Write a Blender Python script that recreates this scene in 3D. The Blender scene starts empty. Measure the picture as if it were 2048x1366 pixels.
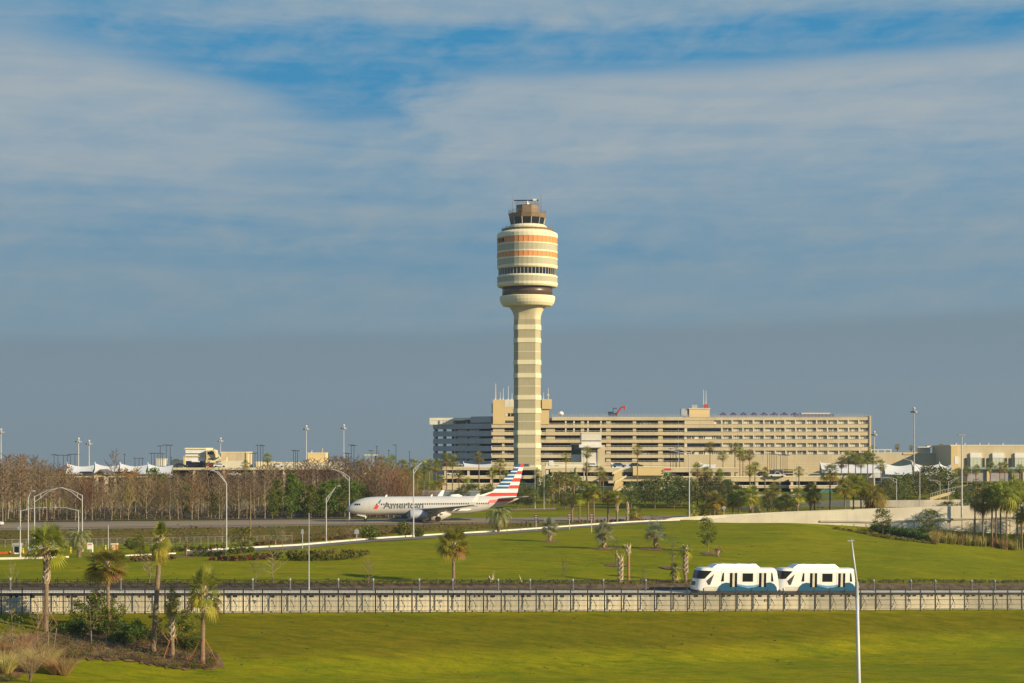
import bpy, math, random
from mathutils import Vector, Matrix
R = math.radians
scene = bpy.context.scene
COL = scene.collection
rnd = random.Random(7)

# ---------------------------------------------------------------- camera model (level camera, rising front)
F, CX, HY, ZC = 3560.0, 1024.0, 900.0, 15.7        # metres: taxiway is z = 0
def wx(px, d): return (px - CX) / F * d
def wz(py, d): return ZC - (py - HY) / F * d
def pt(px, py, d): return Vector((wx(px, d), d, wz(py, d)))
cam_d = bpy.data.cameras.new("camera"); cam = bpy.data.objects.new("camera", cam_d); COL.objects.link(cam)
cam.location = (0, 0, ZC); cam.rotation_euler = (R(90), 0, 0)
cam_d.sensor_width = 36; cam_d.lens = 36 * F / 2048
cam_d.shift_y = (HY - 683) / 2048
cam_d.clip_start = 1; cam_d.clip_end = 20000
scene.camera = cam

# ---------------------------------------------------------------- light
SUN_AZ, SUN_EL = R(120), R(21)                       # azimuth from +Y towards +X
sd = bpy.data.lights.new("sun", 'SUN'); sd.energy = 5.0; sd.angle = R(0.5); sd.color = (1.0, 0.83, 0.54)
so = bpy.data.objects.new("sun", sd); COL.objects.link(so)
S = Vector((math.sin(SUN_AZ) * math.cos(SUN_EL), math.cos(SUN_AZ) * math.cos(SUN_EL), math.sin(SUN_EL)))
so.rotation_euler = (-S).to_track_quat('-Z', 'Y').to_euler()
so.location = (200, -100, 200)

# ---------------------------------------------------------------- node maths
class NX:
    """tiny expression builder for shader maths"""
    def __init__(s, nt, sock): s.nt, s.k = nt, sock
    def _op(s, op, *a):
        n = s.nt.nodes.new('ShaderNodeMath'); n.operation = op
        for i, x in enumerate((s,) + a):
            if isinstance(x, NX): s.nt.links.new(x.k, n.inputs[i])
            else: n.inputs[i].default_value = x
        return NX(s.nt, n.outputs[0])
    def __add__(s, o): return s._op('ADD', o)
    __radd__ = __add__
    def __sub__(s, o): return s._op('SUBTRACT', o)
    def __rsub__(s, o): return (s * -1.0) + o
    def __mul__(s, o): return s._op('MULTIPLY', o)
    __rmul__ = __mul__
    def __truediv__(s, o): return s._op('DIVIDE', o)
    def mx(s, o): return s._op('MAXIMUM', o)
    def mn(s, o): return s._op('MINIMUM', o)
    def ab(s): return s._op('ABSOLUTE')
    def clamp(s): return s._op('MAXIMUM', 0.0)._op('MINIMUM', 1.0)
    def ss(s, a, b):
        n = s.nt.nodes.new('ShaderNodeMapRange'); n.interpolation_type = 'SMOOTHSTEP'
        lo, hi = (a, b) if a < b else (b, a)
        n.inputs['From Min'].default_value = lo; n.inputs['From Max'].default_value = hi
        n.inputs['To Min'].default_value = 0.0 if a < b else 1.0
        n.inputs['To Max'].default_value = 1.0 if a < b else 0.0
        s.nt.links.new(s.k, n.inputs['Value']); return NX(s.nt, n.outputs[0])

def vec(nt, x, y, z):
    n = nt.nodes.new('ShaderNodeCombineXYZ')
    for i, a in enumerate((x, y, z)):
        if isinstance(a, NX): nt.links.new(a.k, n.inputs[i])
        else: n.inputs[i].default_value = a
    return n.outputs[0]
def noise(nt, v, scale, detail=4, rough=.55, dist=0.0):
    n = nt.nodes.new('ShaderNodeTexNoise'); n.inputs['Scale'].default_value = scale
    n.inputs['Detail'].default_value = detail; n.inputs['Roughness'].default_value = rough
    n.inputs['Distortion'].default_value = dist
    nt.links.new(v, n.inputs['Vector']); return NX(nt, n.outputs[0])
def mixc(nt, f, a, b):
    n = nt.nodes.new('ShaderNodeMix'); n.data_type = 'RGBA'
    if isinstance(f, NX): nt.links.new(f.k, n.inputs[0])
    else: n.inputs[0].default_value = f
    for i, c in ((6, a), (7, b)):
        if isinstance(c, (tuple, list)): n.inputs[i].default_value = (*c[:3], 1)
        else: nt.links.new(c, n.inputs[i])
    return n.outputs[2]

# ---------------------------------------------------------------- sky
def srgb(r, g, b):
    f = lambda c: (c / 255 / 12.92) if c / 255 <= .04045 else ((c / 255 + .055) / 1.055) ** 2.4
    return (f(r), f(g), f(b))
w = bpy.data.worlds.new("World"); scene.world = w; w.use_nodes = True
nt = w.node_tree; nt.nodes.clear()
WS = 0.15; EXPO = 0.48
sky = nt.nodes.new('ShaderNodeTexSky'); sky.sky_type = 'NISHITA'; sky.sun_disc = False
sky.sun_elevation = SUN_EL; sky.sun_rotation = SUN_AZ
sky.altitude = 30; sky.air_density = 1.0; sky.dust_density = .6; sky.ozone_density = 1.6
tc = nt.nodes.new('ShaderNodeTexCoord'); sp = nt.nodes.new('ShaderNodeSeparateXYZ')
nt.links.new(tc.outputs['Generated'], sp.inputs[0])
dx, dy, dz = (NX(nt, sp.outputs[i]) for i in range(3))
E = dz * 3.56                         # height above the horizon
A = dx * 3.56                         # bearing
# cloud field: long soft wind-drawn layers, drawn in bearing / height of the sky itself
n1 = noise(nt, vec(nt, A * 0.9, E * 4.2, dy), 1.6, 6, .56, .25)
n2 = noise(nt, vec(nt, A * 0.55 + E * 1.1, E * 7.5, dy + 4.0), 2.6, 7, .60, .5)
n3 = noise(nt, vec(nt, A * 2.2 - E * 1.4, E * 5.5, dy + 9.0), 3.4, 6, .62, .3)
wob = (n1 - .5) * .16 + (n2 - .5) * .07 + (n3 - .5) * .05
Ew = E + wob
Aw = A + (n1 - .5) * .5 + (n3 - .5) * .22
ub = E + wob * .32
edgeL = (Ew * .45 + ub * .55 + (A + 1.02) * .242 + (n3 - .5) * .05).ss(.865, .765) * Aw.ss(-.36, -.60)
edgeR = (ub - A * .03 + (n3 - .5) * .04).ss(.752, .700) * Aw.ss(-.22, -.07)
notLR = (1.0 - edgeL) * (1.0 - edgeR)
gaps = (ub.ss(.850, .800) * notLR * ub.ss(.60, .73)).mx(Ew.ss(.80, .86) * Aw.ss(-.45, -.85) * .8)
gaps = gaps.mx((Ew.ss(.33, .38) * Ew.ss(.45, .39)) * Aw.ss(.75, .2) * .40)
veil = ((1.0 - gaps * .80) * ((n2 * .9 + n3 * .6 - .18) * 1.0) + (n3 - .47) * .75 * gaps + (n2 - .5) * .7 * gaps + (n3 - .5) * .35).clamp()
bank = (E + (n1 - .5) * .030 + (n2 - .5) * .012 - A * .025).ss(.260, .218)
puff = ((edgeR * Ew.ss(.46, .70)).mx(edgeL * Ew.ss(.42, .66)) * (n2 * .7 + n3 * .4 + .25)).clamp()
def sc(r, g, b): c = srgb(r, g, b); return tuple(x / WS / 2 ** EXPO for x in c)
mul = nt.nodes.new('ShaderNodeMix'); mul.data_type = 'RGBA'; mul.blend_type = 'MULTIPLY'; mul.inputs[0].default_value = 1
nt.links.new(sky.outputs[0], mul.inputs[6]); mul.inputs[7].default_value = (.62, .86, 1.0, 1)
hz = E.ss(-.05, .80)
clear = mixc(nt, hz, sc(117, 147, 161), sc(54, 138, 184))
clear = mixc(nt, E.ss(1.0, 2.6), clear, mul.outputs[2])            # overhead: the plain daylight sky
grey = mixc(nt, E.ss(.05, .75), sc(123, 146, 159), sc(154, 171, 182))
c1 = mixc(nt, (veil * 1.10 + .04).clamp() * E.ss(2.2, .9), clear, grey)
c2 = mixc(nt, puff * .62, c1, sc(170, 178, 182))
c3 = mixc(nt, bank * .72, c2, sc(118, 137, 149))
c4 = mixc(nt, E.ss(.10, -.02) * .55, c3, sc(122, 137, 144))
bg = nt.nodes.new('ShaderNodeBackground'); bg.inputs[1].default_value = WS
nt.links.new(c4, bg.inputs[0])
wo = nt.nodes.new('ShaderNodeOutputWorld'); nt.links.new(bg.outputs[0], wo.inputs[0])
scene.view_settings.view_transform = 'Standard'; scene.view_settings.look = 'None'
scene.view_settings.gamma = 1; scene.view_settings.exposure = EXPO
scene.cycles.use_denoising = False if False else True
scene.cycles.max_bounces = 6; scene.cycles.transparent_max_bounces = 8

# ---------------------------------------------------------------- materials
MATS = {}
def mat(name, c, rough=.7, c2=None, scale=1.0, spec=.3, metal=0.0, bump=0.0, bscale=8.0, rand=0.0, transl=0.0, streak=0.0, stretch=None):
    if name in MATS: return MATS[name]
    m = bpy.data.materials.new(name); m.use_nodes = True; t = m.node_tree
    b = t.nodes['Principled BSDF']; b.inputs['Roughness'].default_value = rough
    b.inputs['Specular IOR Level'].default_value = spec; b.inputs['Metallic'].default_value = metal
    tco = t.nodes.new('ShaderNodeTexCoord'); v = tco.outputs['Object']
    if stretch:
        mp = t.nodes.new('ShaderNodeMapping'); mp.inputs['Scale'].default_value = stretch
        t.links.new(v, mp.inputs[0]); v = mp.outputs[0]
    c2 = c2 or tuple(x * .80 for x in c)
    nn = noise(t, v, scale, 5, .6)
    col = mixc(t, nn.ss(.32, .68), c, c2)
    if rand:
        oi = t.nodes.new('ShaderNodeObjectInfo')
        hv = t.nodes.new('ShaderNodeHueSaturation')
        rr = NX(t, oi.outputs['Random'])
        t.links.new((rr * (2 * rand * .12) + (.5 - rand * .12)).k, hv.inputs['Hue'])
        t.links.new((rr * (rand * 1.2) + (1 - rand * .6)).k, hv.inputs['Value'])
        t.links.new(col, hv.inputs['Color']); col = hv.outputs[0]
    if streak:
        sx = noise(t, v, 3.0, 3, .6); mp = t.nodes.new('ShaderNodeMapping'); mp.inputs['Scale'].default_value = (1, 1, .06)
        t.links.new(tco.outputs['Object'], mp.inputs[0]); sx = noise(t, mp.outputs[0], 1.3, 5, .7)
        col = mixc(t, sx.ss(.50, .75) * streak, col, tuple(x * .45 for x in c2))
    t.links.new(col, b.inputs['Base Color'])
    if bump:
        bn = noise(t, v, bscale, 4, .6); bp = t.nodes.new('ShaderNodeBump')
        bp.inputs['Strength'].default_value = bump; bp.inputs['Distance'].default_value = .2
        t.links.new(bn.k, bp.inputs['Height']); t.links.new(bp.outputs[0], b.inputs['Normal'])
    if transl:
        tr = t.nodes.new('ShaderNodeBsdfTranslucent'); t.links.new(col, tr.inputs[0])
        ms = t.nodes.new('ShaderNodeMixShader'); ms.inputs[0].default_value = transl
        t.links.new(b.outputs[0], ms.inputs[1]); t.links.new(tr.outputs[0], ms.inputs[2])
        t.links.new(ms.outputs[0], t.nodes['Material Output'].inputs[0])
    MATS[name] = m; return m

# ---------------------------------------------------------------- mesh builder
class MB:
    def __init__(s): s.v, s.f, s.m = [], [], []
    def face(s, pts, m=0):
        i = len(s.v); s.v.extend(tuple(p) for p in pts); s.f.append(tuple(range(i, i + len(pts)))); s.m.append(m)
    def box(s, c, size, m=0, rz=0.0, taper=1.0):
        x, y, z = (a / 2 for a in size); i = len(s.v); ca, sa = math.cos(rz), math.sin(rz)
        for zz in (-z, z):
            k = taper if zz > 0 else 1.0
            for xx, yy in ((-x, -y), (x, -y), (x, y), (-x, y)):
                xx *= k; yy *= k
                s.v.append((c[0] + xx * ca - yy * sa, c[1] + xx * sa + yy * ca, c[2] + zz))
        for q in ((3, 2, 1, 0), (4, 5, 6, 7), (0, 1, 5, 4), (1, 2, 6, 5), (2, 3, 7, 6), (3, 0, 4, 7)):
            s.f.append(tuple(i + a for a in q)); s.m.append(m)
    def span(s, x0, x1, y0, y1, z0, z1, m=0): s.box(((x0 + x1) / 2, (y0 + y1) / 2, (z0 + z1) / 2), (x1 - x0, y1 - y0, z1 - z0), m)
    def tube(s, pts, rad, n=6, m=0, cap=True):
        pts = [Vector(p) for p in pts]
        if not isinstance(rad, (list, tuple)): rad = [rad] * len(pts)
        i0 = len(s.v); up = None
        for k, p in enumerate(pts):
            d = (pts[min(k + 1, len(pts) - 1)] - pts[max(k - 1, 0)])
            if d.length < 1e-9: d = Vector((0, 0, 1))
            d.normalize()
            if up is None: up = Vector((1, 0, 0)) if abs(d.x) < .8 else Vector((0, 1, 0))
            a = (up - d * up.dot(d)).normalized(); b = d.cross(a); up = a
            for j in range(n):
                t = 2 * math.pi * j / n
                s.v.append(tuple(p + (a * math.cos(t) + b * math.sin(t)) * rad[k]))
        for k in range(len(pts) - 1):
            for j in range(n):
                a = i0 + k * n + j; b = i0 + k * n + (j + 1) % n
                s.f.append((a, b, b + n, a + n)); s.m.append(m)
        if cap and n > 2:
            s.f.append(tuple(i0 + j for j in reversed(range(n)))); s.m.append(m)
            e = i0 + (len(pts) - 1) * n; s.f.append(tuple(e + j for j in range(n))); s.m.append(m)
    def lathe(s, prof, n=24, c=(0, 0), m=0, ph=0.0, ms=None, cap=True, sq=None):
        """prof: (r, z) bottom to top"""
        i0 = len(s.v)
        for r, z in prof:
            for j in range(n):
                t = 2 * math.pi * j / n + ph
                s.v.append((c[0] + r * math.cos(t), c[1] + r * math.sin(t), z))
        for k in range(len(prof) - 1):
            mm = ms[k] if ms else m
            for j in range(n):
                a = i0 + k * n + j; b = i0 + k * n + (j + 1) % n
                s.f.append((a, b, b + n, a + n)); s.m.append(mm)
        if cap:
            s.f.append(tuple(i0 + j for j in reversed(range(n)))); s.m.append(ms[0] if ms else m)
            e = i0 + (len(prof) - 1) * n; s.f.append(tuple(e + j for j in range(n))); s.m.append(ms[-1] if ms else m)
    def prism(s, poly, a, b, m=0):
        """poly: list of Vectors (closed outline); extruded from offset vector a to b"""
        n = len(poly); i = len(s.v)
        for off in (a, b):
            for p in poly: s.v.append(tuple(Vector(p) + Vector(off)))
        s.f.append(tuple(i + j for j in reversed(range(n)))); s.m.append(m)
        s.f.append(tuple(i + n + j for j in range(n))); s.m.append(m)
        for j in range(n):
            k = (j + 1) % n; s.f.append((i + j, i + k, i + n + k, i + n + j)); s.m.append(m)
    def mesh(s, name, mats, smooth=False):
        me = bpy.data.meshes.new(name); me.from_pydata(s.v, [], s.f)
        for x in (mats if isinstance(mats, (list, tuple)) else [mats]): me.materials.append(x)
        me.polygons.foreach_set('material_index', s.m)
        if smooth: me.polygons.foreach_set('use_smooth', [True] * len(me.polygons))
        me.update(); return me
    def build(s, name, mats, parent=None, smooth=False, label=None, kind=None):
        return link(name, s.mesh(name, mats, smooth), parent, label=label, kind=kind)

def link(name, me, parent=None, loc=(0, 0, 0), rot=(0, 0, 0), scale=None, label=None, kind=None):
    o = bpy.data.objects.new(name, me); COL.objects.link(o)
    if parent: o.parent = parent
    o.location = loc; o.rotation_euler = rot
    if scale: o.scale = scale
    if label: o['label'] = label
    if kind: o['kind'] = kind
    return o
def tag(o, label, cat, group=None):
    n = len(label.split()); assert 4 <= n <= 16, (n, label)
    o['label'] = label; o['category'] = cat
    if group: o['group'] = group
    return o
def thing(name, label, cat, loc, rz=0.0, group=None):
    o = bpy.data.objects.new(name, None); COL.objects.link(o); o.empty_display_size = .5
    o.location = loc; o.rotation_euler = (0, 0, rz)
    return tag(o, label, cat, group)
def dup(root, loc, rz=None, label=None, group=None, s=None):
    def cp(o, par):
        c = o.copy(); COL.objects.link(c); c.parent = par
        for ch in o.children: cp(ch, c)
        return c
    r = cp(root, None); r.location = loc
    if rz is not None: r.rotation_euler = (0, 0, rz)
    if s: r.scale = (s, s, s) if not isinstance(s, tuple) else s
    if label: tag(r, label, r['category'], group or r.get('group'))
    return r
ORD = ['leftmost', 'second', 'third', 'fourth', 'fifth', 'sixth', 'seventh', 'eighth', 'ninth', 'tenth', 'eleventh', 'twelfth', 'thirteenth',
       'fourteenth', 'fifteenth', 'sixteenth', 'seventeenth', 'eighteenth', 'nineteenth', 'twentieth', 'twenty-first', 'twenty-second', 'twenty-third']
def nth(i, n=None):
    if n and i == n - 1: return 'rightmost'
    return ORD[i] if i == 0 else ORD[i] + ' from the left'
# ================================================================ terrain
FK, FY0 = .344, 235.2                                   # fence / guideway line: Y = FY0 + FK * X
FN = math.hypot(1, FK); GE = Vector((1 / FN, FK / FN, 0)); GN = Vector((-FK / FN, 1 / FN, 0)); GYAW = math.atan(FK)
def fence_d(px): return FY0 / (1 - FK * (px - CX) / F)
def base_z(X): return -5.77 - .0271 * X
def gpt(X, t, h): return Vector((X, FY0 + FK * X, base_z(X) + h)) + GN * t       # point along the guideway: X, offset away, height
_cols = [  # px, toe, mid, road, after, taxi near, taxi far   (distance, height)
    (0, (182, -7.6), (255, -1.45), (280, -1.45), (312, -1.35), (347, 0), (383, 0)),
    (500, (190, -8.6), (270, -1.75), (304, -1.40), (322, -1.30), (363, 0), (398, 0)),
    (1000, (205, -9.9), (300, -1.80), (352, -.71), (362, -.60), (380, 0), (412, 0)),
    (1300, (212, -10.2), (320, -1.20), (385, 0), (392, 0), (396, 0), (424, 0)),
    (1570, (222, -10.5), (320, -1.90), (375, .30), (389, -.60), (393, 0), (430, 0)),
    (1800, (232, -10.7), (325, -2.60), (360, -2.0), (389, -2.9), (393, 0), (430, 0)),
    (2048, (238, -10.8), (310, -4.70), (352, -4.8), (389, -5.7), (393, 0), (430, 0))]
def _lerp(a, b, t): return a + (b - a) * t
def _ctrl(px):
    q = min(max(px, 0), 2048)
    for i in range(len(_cols) - 1):
        if q <= _cols[i + 1][0]: break
    a, b = _cols[i], _cols[i + 1]; t = (q - a[0]) / (b[0] - a[0]); t = t * t * (3 - 2 * t) * .6 + t * .4
    p = [(_lerp(u[0], v[0], t), _lerp(u[1], v[1], t)) for u, v in zip(a[1:], b[1:])]
    pq = min(max(px, -1500), 3200); fd = fence_d(pq); fx = wx(pq, fd); bz = base_z(min(max(fx, -130), 130))
    toe = (min(p[0][0], fd - 8), min(p[0][1], bz - .5))
    return [(20, toe[1]), toe, (fd, bz), (fd + 2.4, bz + .02), (fd + 11, bz + 1.2), (fd + 14.2, bz + 2.75), p[1], p[2], p[3], p[4], p[5], (480, 0), (560, 2.2), (700, 2.6), (820, 1.0), (9000, -66)]
def gz(X, Y):
    c = _ctrl(CX + F * X / max(Y, 20))
    if Y <= c[0][0]: return c[0][1]
    for a, b in zip(c, c[1:]):
        if Y <= b[0]:
            t = (Y - a[0]) / max(b[0] - a[0], 1e-6); return _lerp(a[1], b[1], t)
    return 3.0
def gp(px, d, h=0.0):
    x = wx(px, d); return Vector((x, d, gz(x, d) + h))
def at_row(px, py, near=None):
    """distance at which the ground under this bearing is seen in this row"""
    lo = near or 150.0; best = (1e9, lo); d = lo
    while d < 640:
        e = abs(HY + F * (ZC - gz(wx(px, d), d)) / d - py)
        if e < best[0] - .05: best = (e, d)
        if e < .6 : return d
        d += .5
    return best[1]

us = list(range(-1500, 3601, 20)); ds = [20, 60, 110, 140, 160]
d = 166.0
while d < 450: ds.append(d); d += 1.6
ds += [455, 462, 470, 480, 500, 520, 540, 560, 600, 640, 720, 850, 1000, 1400, 2000, 2600]
gv, gf, dryv = [], [], []
for dd in ds:
    for u in us:
        c = _ctrl(u); X = wx(u, dd); z = gz(X, dd)
        und = .12 * math.sin(X * .11 + dd * .05) * math.sin(dd * .07 + 1) if dd < 340 and not (c[2][0] - 3 < dd < c[5][0] + 3) else 0
        gv.append((X, dd, z + und * .6))
        dry = 0.0
        if c[8][0] + 1 < dd < c[9][0]: dry = 1.0 * min(1, (dd - c[8][0]) / 6)
        elif dd < c[2][0]: dry = .80 * min(1, max(0, (dd - c[1][0] - 3) / 9)) * min(1, (c[2][0] - dd) / 2.0 * .6 + .4)
        elif c[9][0] <= dd: dry = .25 if dd < 450 else .66
        dryv.append(dry)
nu = len(us)
for i in range(len(ds) - 1):
    for j in range(nu - 1): gf.append((i * nu + j, i * nu + j + 1, (i + 1) * nu + j + 1, (i + 1) * nu + j))
me = bpy.data.meshes.new('ground'); me.from_pydata(gv, [], gf); me.polygons.foreach_set('use_smooth', [True] * len(gf))
at = me.attributes.new('dryness', 'FLOAT', 'POINT'); at.data.foreach_set('value', dryv)
gm = bpy.data.materials.new('lawn_grass'); gm.use_nodes = True; t = gm.node_tree; b = t.nodes['Principled BSDF']
b.inputs['Roughness'].default_value = .85; b.inputs['Specular IOR Level'].default_value = .02
tco = t.nodes.new('ShaderNodeTexCoord'); ov = tco.outputs['Object']
an = t.nodes.new('ShaderNodeAttribute'); an.attribute_name = 'dryness'; dr = NX(t, an.outputs['Fac'])
mp = t.nodes.new('ShaderNodeMapping'); mp.inputs['Scale'].default_value = (.5, 1.6, 1); mp.inputs['Rotation'].default_value = (0, 0, .3); t.links.new(ov, mp.inputs[0])
ga = noise(t, ov, .045, 5, .62, .8); gb = noise(t, mp.outputs[0], .35, 6, .68, .4); gc = noise(t, ov, 2.6, 4, .75); gd_ = noise(t, mp.outputs[0], 1.1, 5, .7)
c = mixc(t, ga.ss(.36, .64), (.192, .206, .004), (.272, .246, .004))
c = mixc(t, (dr * 1.0 + (gb - .5) * .9 + (ga - .5) * .5 ).ss(.18, 1.0) * .92, c, (.196, .140, .007))
c = mixc(t, gb.ss(.50, .66) * .60, c, (.112, .130, .004))
c = mixc(t, noise(t, mp.outputs[0], .16, 6, .7, .6).ss(.54, .66) * .55, c, (.235, .150, .010))
c = mixc(t, gd_.ss(.56, .70) * .55, c, (.092, .098, .004))
c = mixc(t, gd_.ss(.44, .30) * .45, c, (.26, .20, .028))
c = mixc(t, gc.ss(.40, .72) * .45, c, (.105, .110, .005))
c = mixc(t, dr.ss(.86, .99) * .92, c, mixc(t, gb.ss(.45, .65), (.150, .105, .026), (.250, .155, .040)))
mp2 = t.nodes.new('ShaderNodeMapping'); mp2.inputs['Scale'].default_value = (.45, 1.0, 1); mp2.inputs['Rotation'].default_value = (0, 0, -.25); t.links.new(ov, mp2.inputs[0])
fz1 = noise(t, mp2.outputs[0], .9, 8, .8, .5); fz2 = noise(t, mp2.outputs[0], .22, 6, .75, .9)
ml = t.nodes.new('ShaderNodeMix'); ml.data_type = 'RGBA'; ml.blend_type = 'MULTIPLY'; ml.inputs[0].default_value = 1
fv = ((fz1 - .5) * 2.0 + (fz2 - .5) * 1.0 + .94 - dr.ss(.45, .8) * .16).mx(.5).mn(1.4)
t.links.new(c, ml.inputs[6]); t.links.new(vec(t, fv, fv * .6 + .4, fv), ml.inputs[7]); c = ml.outputs[2]
t.links.new(c, b.inputs['Base Color'])
bp = t.nodes.new('ShaderNodeBump'); bp.inputs['Strength'].default_value = .55; bp.inputs['Distance'].default_value = .25
t.links.new((gc * .6 + gd_ * .8).k, bp.inputs['Height']); t.links.new(bp.outputs[0], b.inputs['Normal'])
me.materials.append(gm); g = link('ground', me, kind='structure')

def drape(name, left, right, m, off=.05, n=8, kind='structure'):
    """sheet between two lines given as (px, distance) lists of the same length"""
    L, Q = [], []
    for a, b2 in zip(left, left[1:]):
        for k in range(n): L.append((_lerp(a[0], b2[0], k / n), _lerp(a[1], b2[1], k / n)))
    for a, b2 in zip(right, right[1:]):
        for k in range(n): Q.append((_lerp(a[0], b2[0], k / n), _lerp(a[1], b2[1], k / n)))
    L.append(left[-1]); Q.append(right[-1])
    mb = MB(); rows = []
    for a, b2 in zip(L, Q):
        pa, pb = Vector((wx(*a), a[1])), Vector((wx(*b2), b2[1]))
        rows.append([(p.x, p.y, gz(p.x, p.y) + off) for p in (pa.lerp(pb, k / 6) for k in range(7))])
    for r0, r1 in zip(rows, rows[1:]):
        for k in range(6): mb.face((r0[k], r0[k + 1], r1[k + 1], r1[k]))
    return mb.build(name, m, kind=kind)
M_tar = mat('taxiway_asphalt', (.250, .190, .125), .9, (.300, .232, .155), .05, spec=.15, stretch=(.3, 2.2, 1))
M_road = mat('road_asphalt', (.20, .18, .15), .9, (.15, .135, .115), .4, spec=.15)
M_conc = mat('concrete', (.62, .55, .42), .85, (.50, .44, .33), .35, spec=.2, streak=.35)
M_conc2 = mat('grey_concrete', (.50, .46, .38), .85, (.40, .37, .30), .3, spec=.2, streak=.3)
M_kerb = mat('kerb_concrete', (.74, .68, .54), .85, (.60, .55, .42), .6, spec=.2)
tn = [(-900, 322), (-300, 337), (0, 347), (500, 363), (1000, 380), (1300, 396), (1800, 418), (2300, 440)]
tf = [(-900, 358), (-300, 373), (0, 383), (500, 398), (1000, 412), (1300, 424), (1800, 446), (2300, 468)]
M_shoulder = mat('taxiway_shoulder', (.210, .160, .105), .9, (.240, .185, .122), .06, spec=.15, stretch=(.3, 2, 1))
def mixpath(f): return [(a[0], _lerp(a[1], b2[1], f)) for a, b2 in zip(tn, tf)]
drape('taxiway_shoulder', tn, tf, M_shoulder, .05)
drape('taxiway', mixpath(.20), mixpath(.82), M_tar, .10)
M_yel = mat('yellow_paint', (.55, .42, .05), .8)
drape('taxiway_centreline', mixpath(.50), mixpath(.508), M_yel, .105)
M_edge = mat('taxi_edge_paint', (.42, .33, .10), .8)
drape('taxiway_edge_line', mixpath(.205), mixpath(.212), M_edge, .105)
# perimeter road with its pale kerb on the far side
rc = [(372, 297.0), (450, 301.5), (600, 312), (750, 330), (870, 341), (1000, 353), (1160, 371), (1310, 388), (1360, 392.5)]
drape('road', [(a, b2 - 4.5) for a, b2 in rc], [(a, b2 + 3.2) for a, b2 in rc], M_road, .07)
def kerb(name, path, h=.16, wd=.35, m=None):
    mb = MB(); pts = []
    for a, b2 in zip(path, path[1:]):
        for k in range(8): pts.append((_lerp(a[0], b2[0], k / 8), _lerp(a[1], b2[1], k / 8)))
    pts.append(path[-1]); P = [gp(a, b2) for a, b2 in pts]
    for p, q in zip(P, P[1:]):
        dd = (q - p); n_ = Vector((-dd.y, dd.x, 0)).normalized() * wd
        a0, a1, b0, b1 = p, q, q + n_, p + n_; u = Vector((0, 0, h)); dn = Vector((0, 0, -.3))
        mb.face((a0 + dn, a1 + dn, a1 + u, a0 + u)); mb.face((a0 + u, a1 + u, b0 + u, b1 + u)); mb.face((b1 + dn, b1 + u, b0 + u, b0 + dn))
    return mb.build(name, m or M_kerb, kind='structure')
kerb('kerb', [(a, b2 + 3.3) for a, b2 in rc], .30, 1.1)
kerb('kerb', [(-160, 278), (0, 279.5), (70, 281), (138, 283.5)], .25, .8)
kerb('kerb', [(250, 287), (300, 290.0), (352, 293.5)], .22, .7)
M_floor = mat('leaf_litter', (.120, .080, .040), .95, (.075, .060, .025), .6, bump=.4)
drape('forest_floor', [(a, b2 + 3.0) for a, b2 in tf[:4]] + [(880, 411.5)], [(a, b2 + 95) for a, b2 in tf[:4]] + [(880, 480)], M_floor, .12)
M_mulch = mat('bark_mulch', (.135, .070, .032), .95, (.26, .150, .075), 1.4, bump=.6, bscale=5)

# ================================================================ guideway, its wall, fences
M_wall = mat('guideway_concrete', (.74, .655, .485), .85, (.66, .58, .42), .22, spec=.2, streak=.14, stretch=(1, 1, 3.0))
M_black = mat('black_steel', (.012, .012, .013), .5, (.02, .02, .02), spec=.35)
M_dark = mat('dark_steel', (.035, .033, .032), .6, spec=.3)
M_grey = mat('galvanised_steel', (.42, .42, .41), .5, (.33, .33, .33), 2, spec=.4)
M_white = mat('white_paint', (.80, .79, .76), .5, (.72, .71, .68), .6, spec=.4)
X0, X1 = -84.0, 100.0
def gbox(mb, xa, xb, ta, tb, ha, hb, m=0):
    P = [gpt(x, t, h) for h in (ha, hb) for x, t in ((xa, ta), (xb, ta), (xb, tb), (xa, tb))]
    i = len(mb.v); mb.v.extend(tuple(p) for p in P)
    for q in ((3, 2, 1, 0), (4, 5, 6, 7), (0, 1, 5, 4), (1, 2, 6, 5), (2, 3, 7, 6), (3, 0, 4, 7)): mb.f.append(tuple(i + a for a in q)); mb.m.append(m)
wt = thing('guideway_wall', 'long cream concrete retaining wall right behind the black picket fence', 'wall', gpt(0, 1.5, 0))
def local(mb, o):
    for i, p in enumerate(mb.v): mb.v[i] = tuple(Vector(p) - o.location)
    return mb
mb = MB(); x = X0; k = 0
while x < X1:                                            # cast panels with open joints
    gbox(mb, x, min(x + 6.0, X1), 1.5 + (.012 if k % 2 else 0), 1.9, -1.0, 2.3); x += 6.02; k += 1
local(mb, wt).build('wall_face', M_wall, wt)
mb = MB(); gbox(mb, X0, X1, 1.2, 1.497, -.8, .20); local(mb, wt).build('footing', M_conc, wt)
mb = MB(); gbox(mb, X0, X1, 1.55, 1.85, 2.303, 2.48)
local(mb, wt).build('guide_rail', M_dark, wt)
mb = MB(); gbox(mb, X0, X1, 1.38, 1.494, 2.20, 2.44)
local(mb, wt).build('cable_tray', M_black, wt)
k = 0; x = X0 + 1
while x < X1:
    mb = MB(); gbox(mb, x, x + .16 + .16 * (k % 3), 1.40, 1.494, 1.98 - .06 * (k % 2), 2.195)
    local(mb, wt).build('cable_bracket', M_dark, wt); x += (1.1, .7, 2.3, .5, 1.7, 3.0)[k % 6]; k += 1
for px in (45, 546, 915, 1254, 1565, 1852):
    X = wx(px, fence_d(px) + 1); mb = MB(); gbox(mb, X - .25, X + .25, 1.44, 1.497, 1.75, 2.25); local(mb, wt).build('notice_plate', M_white, wt)
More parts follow.
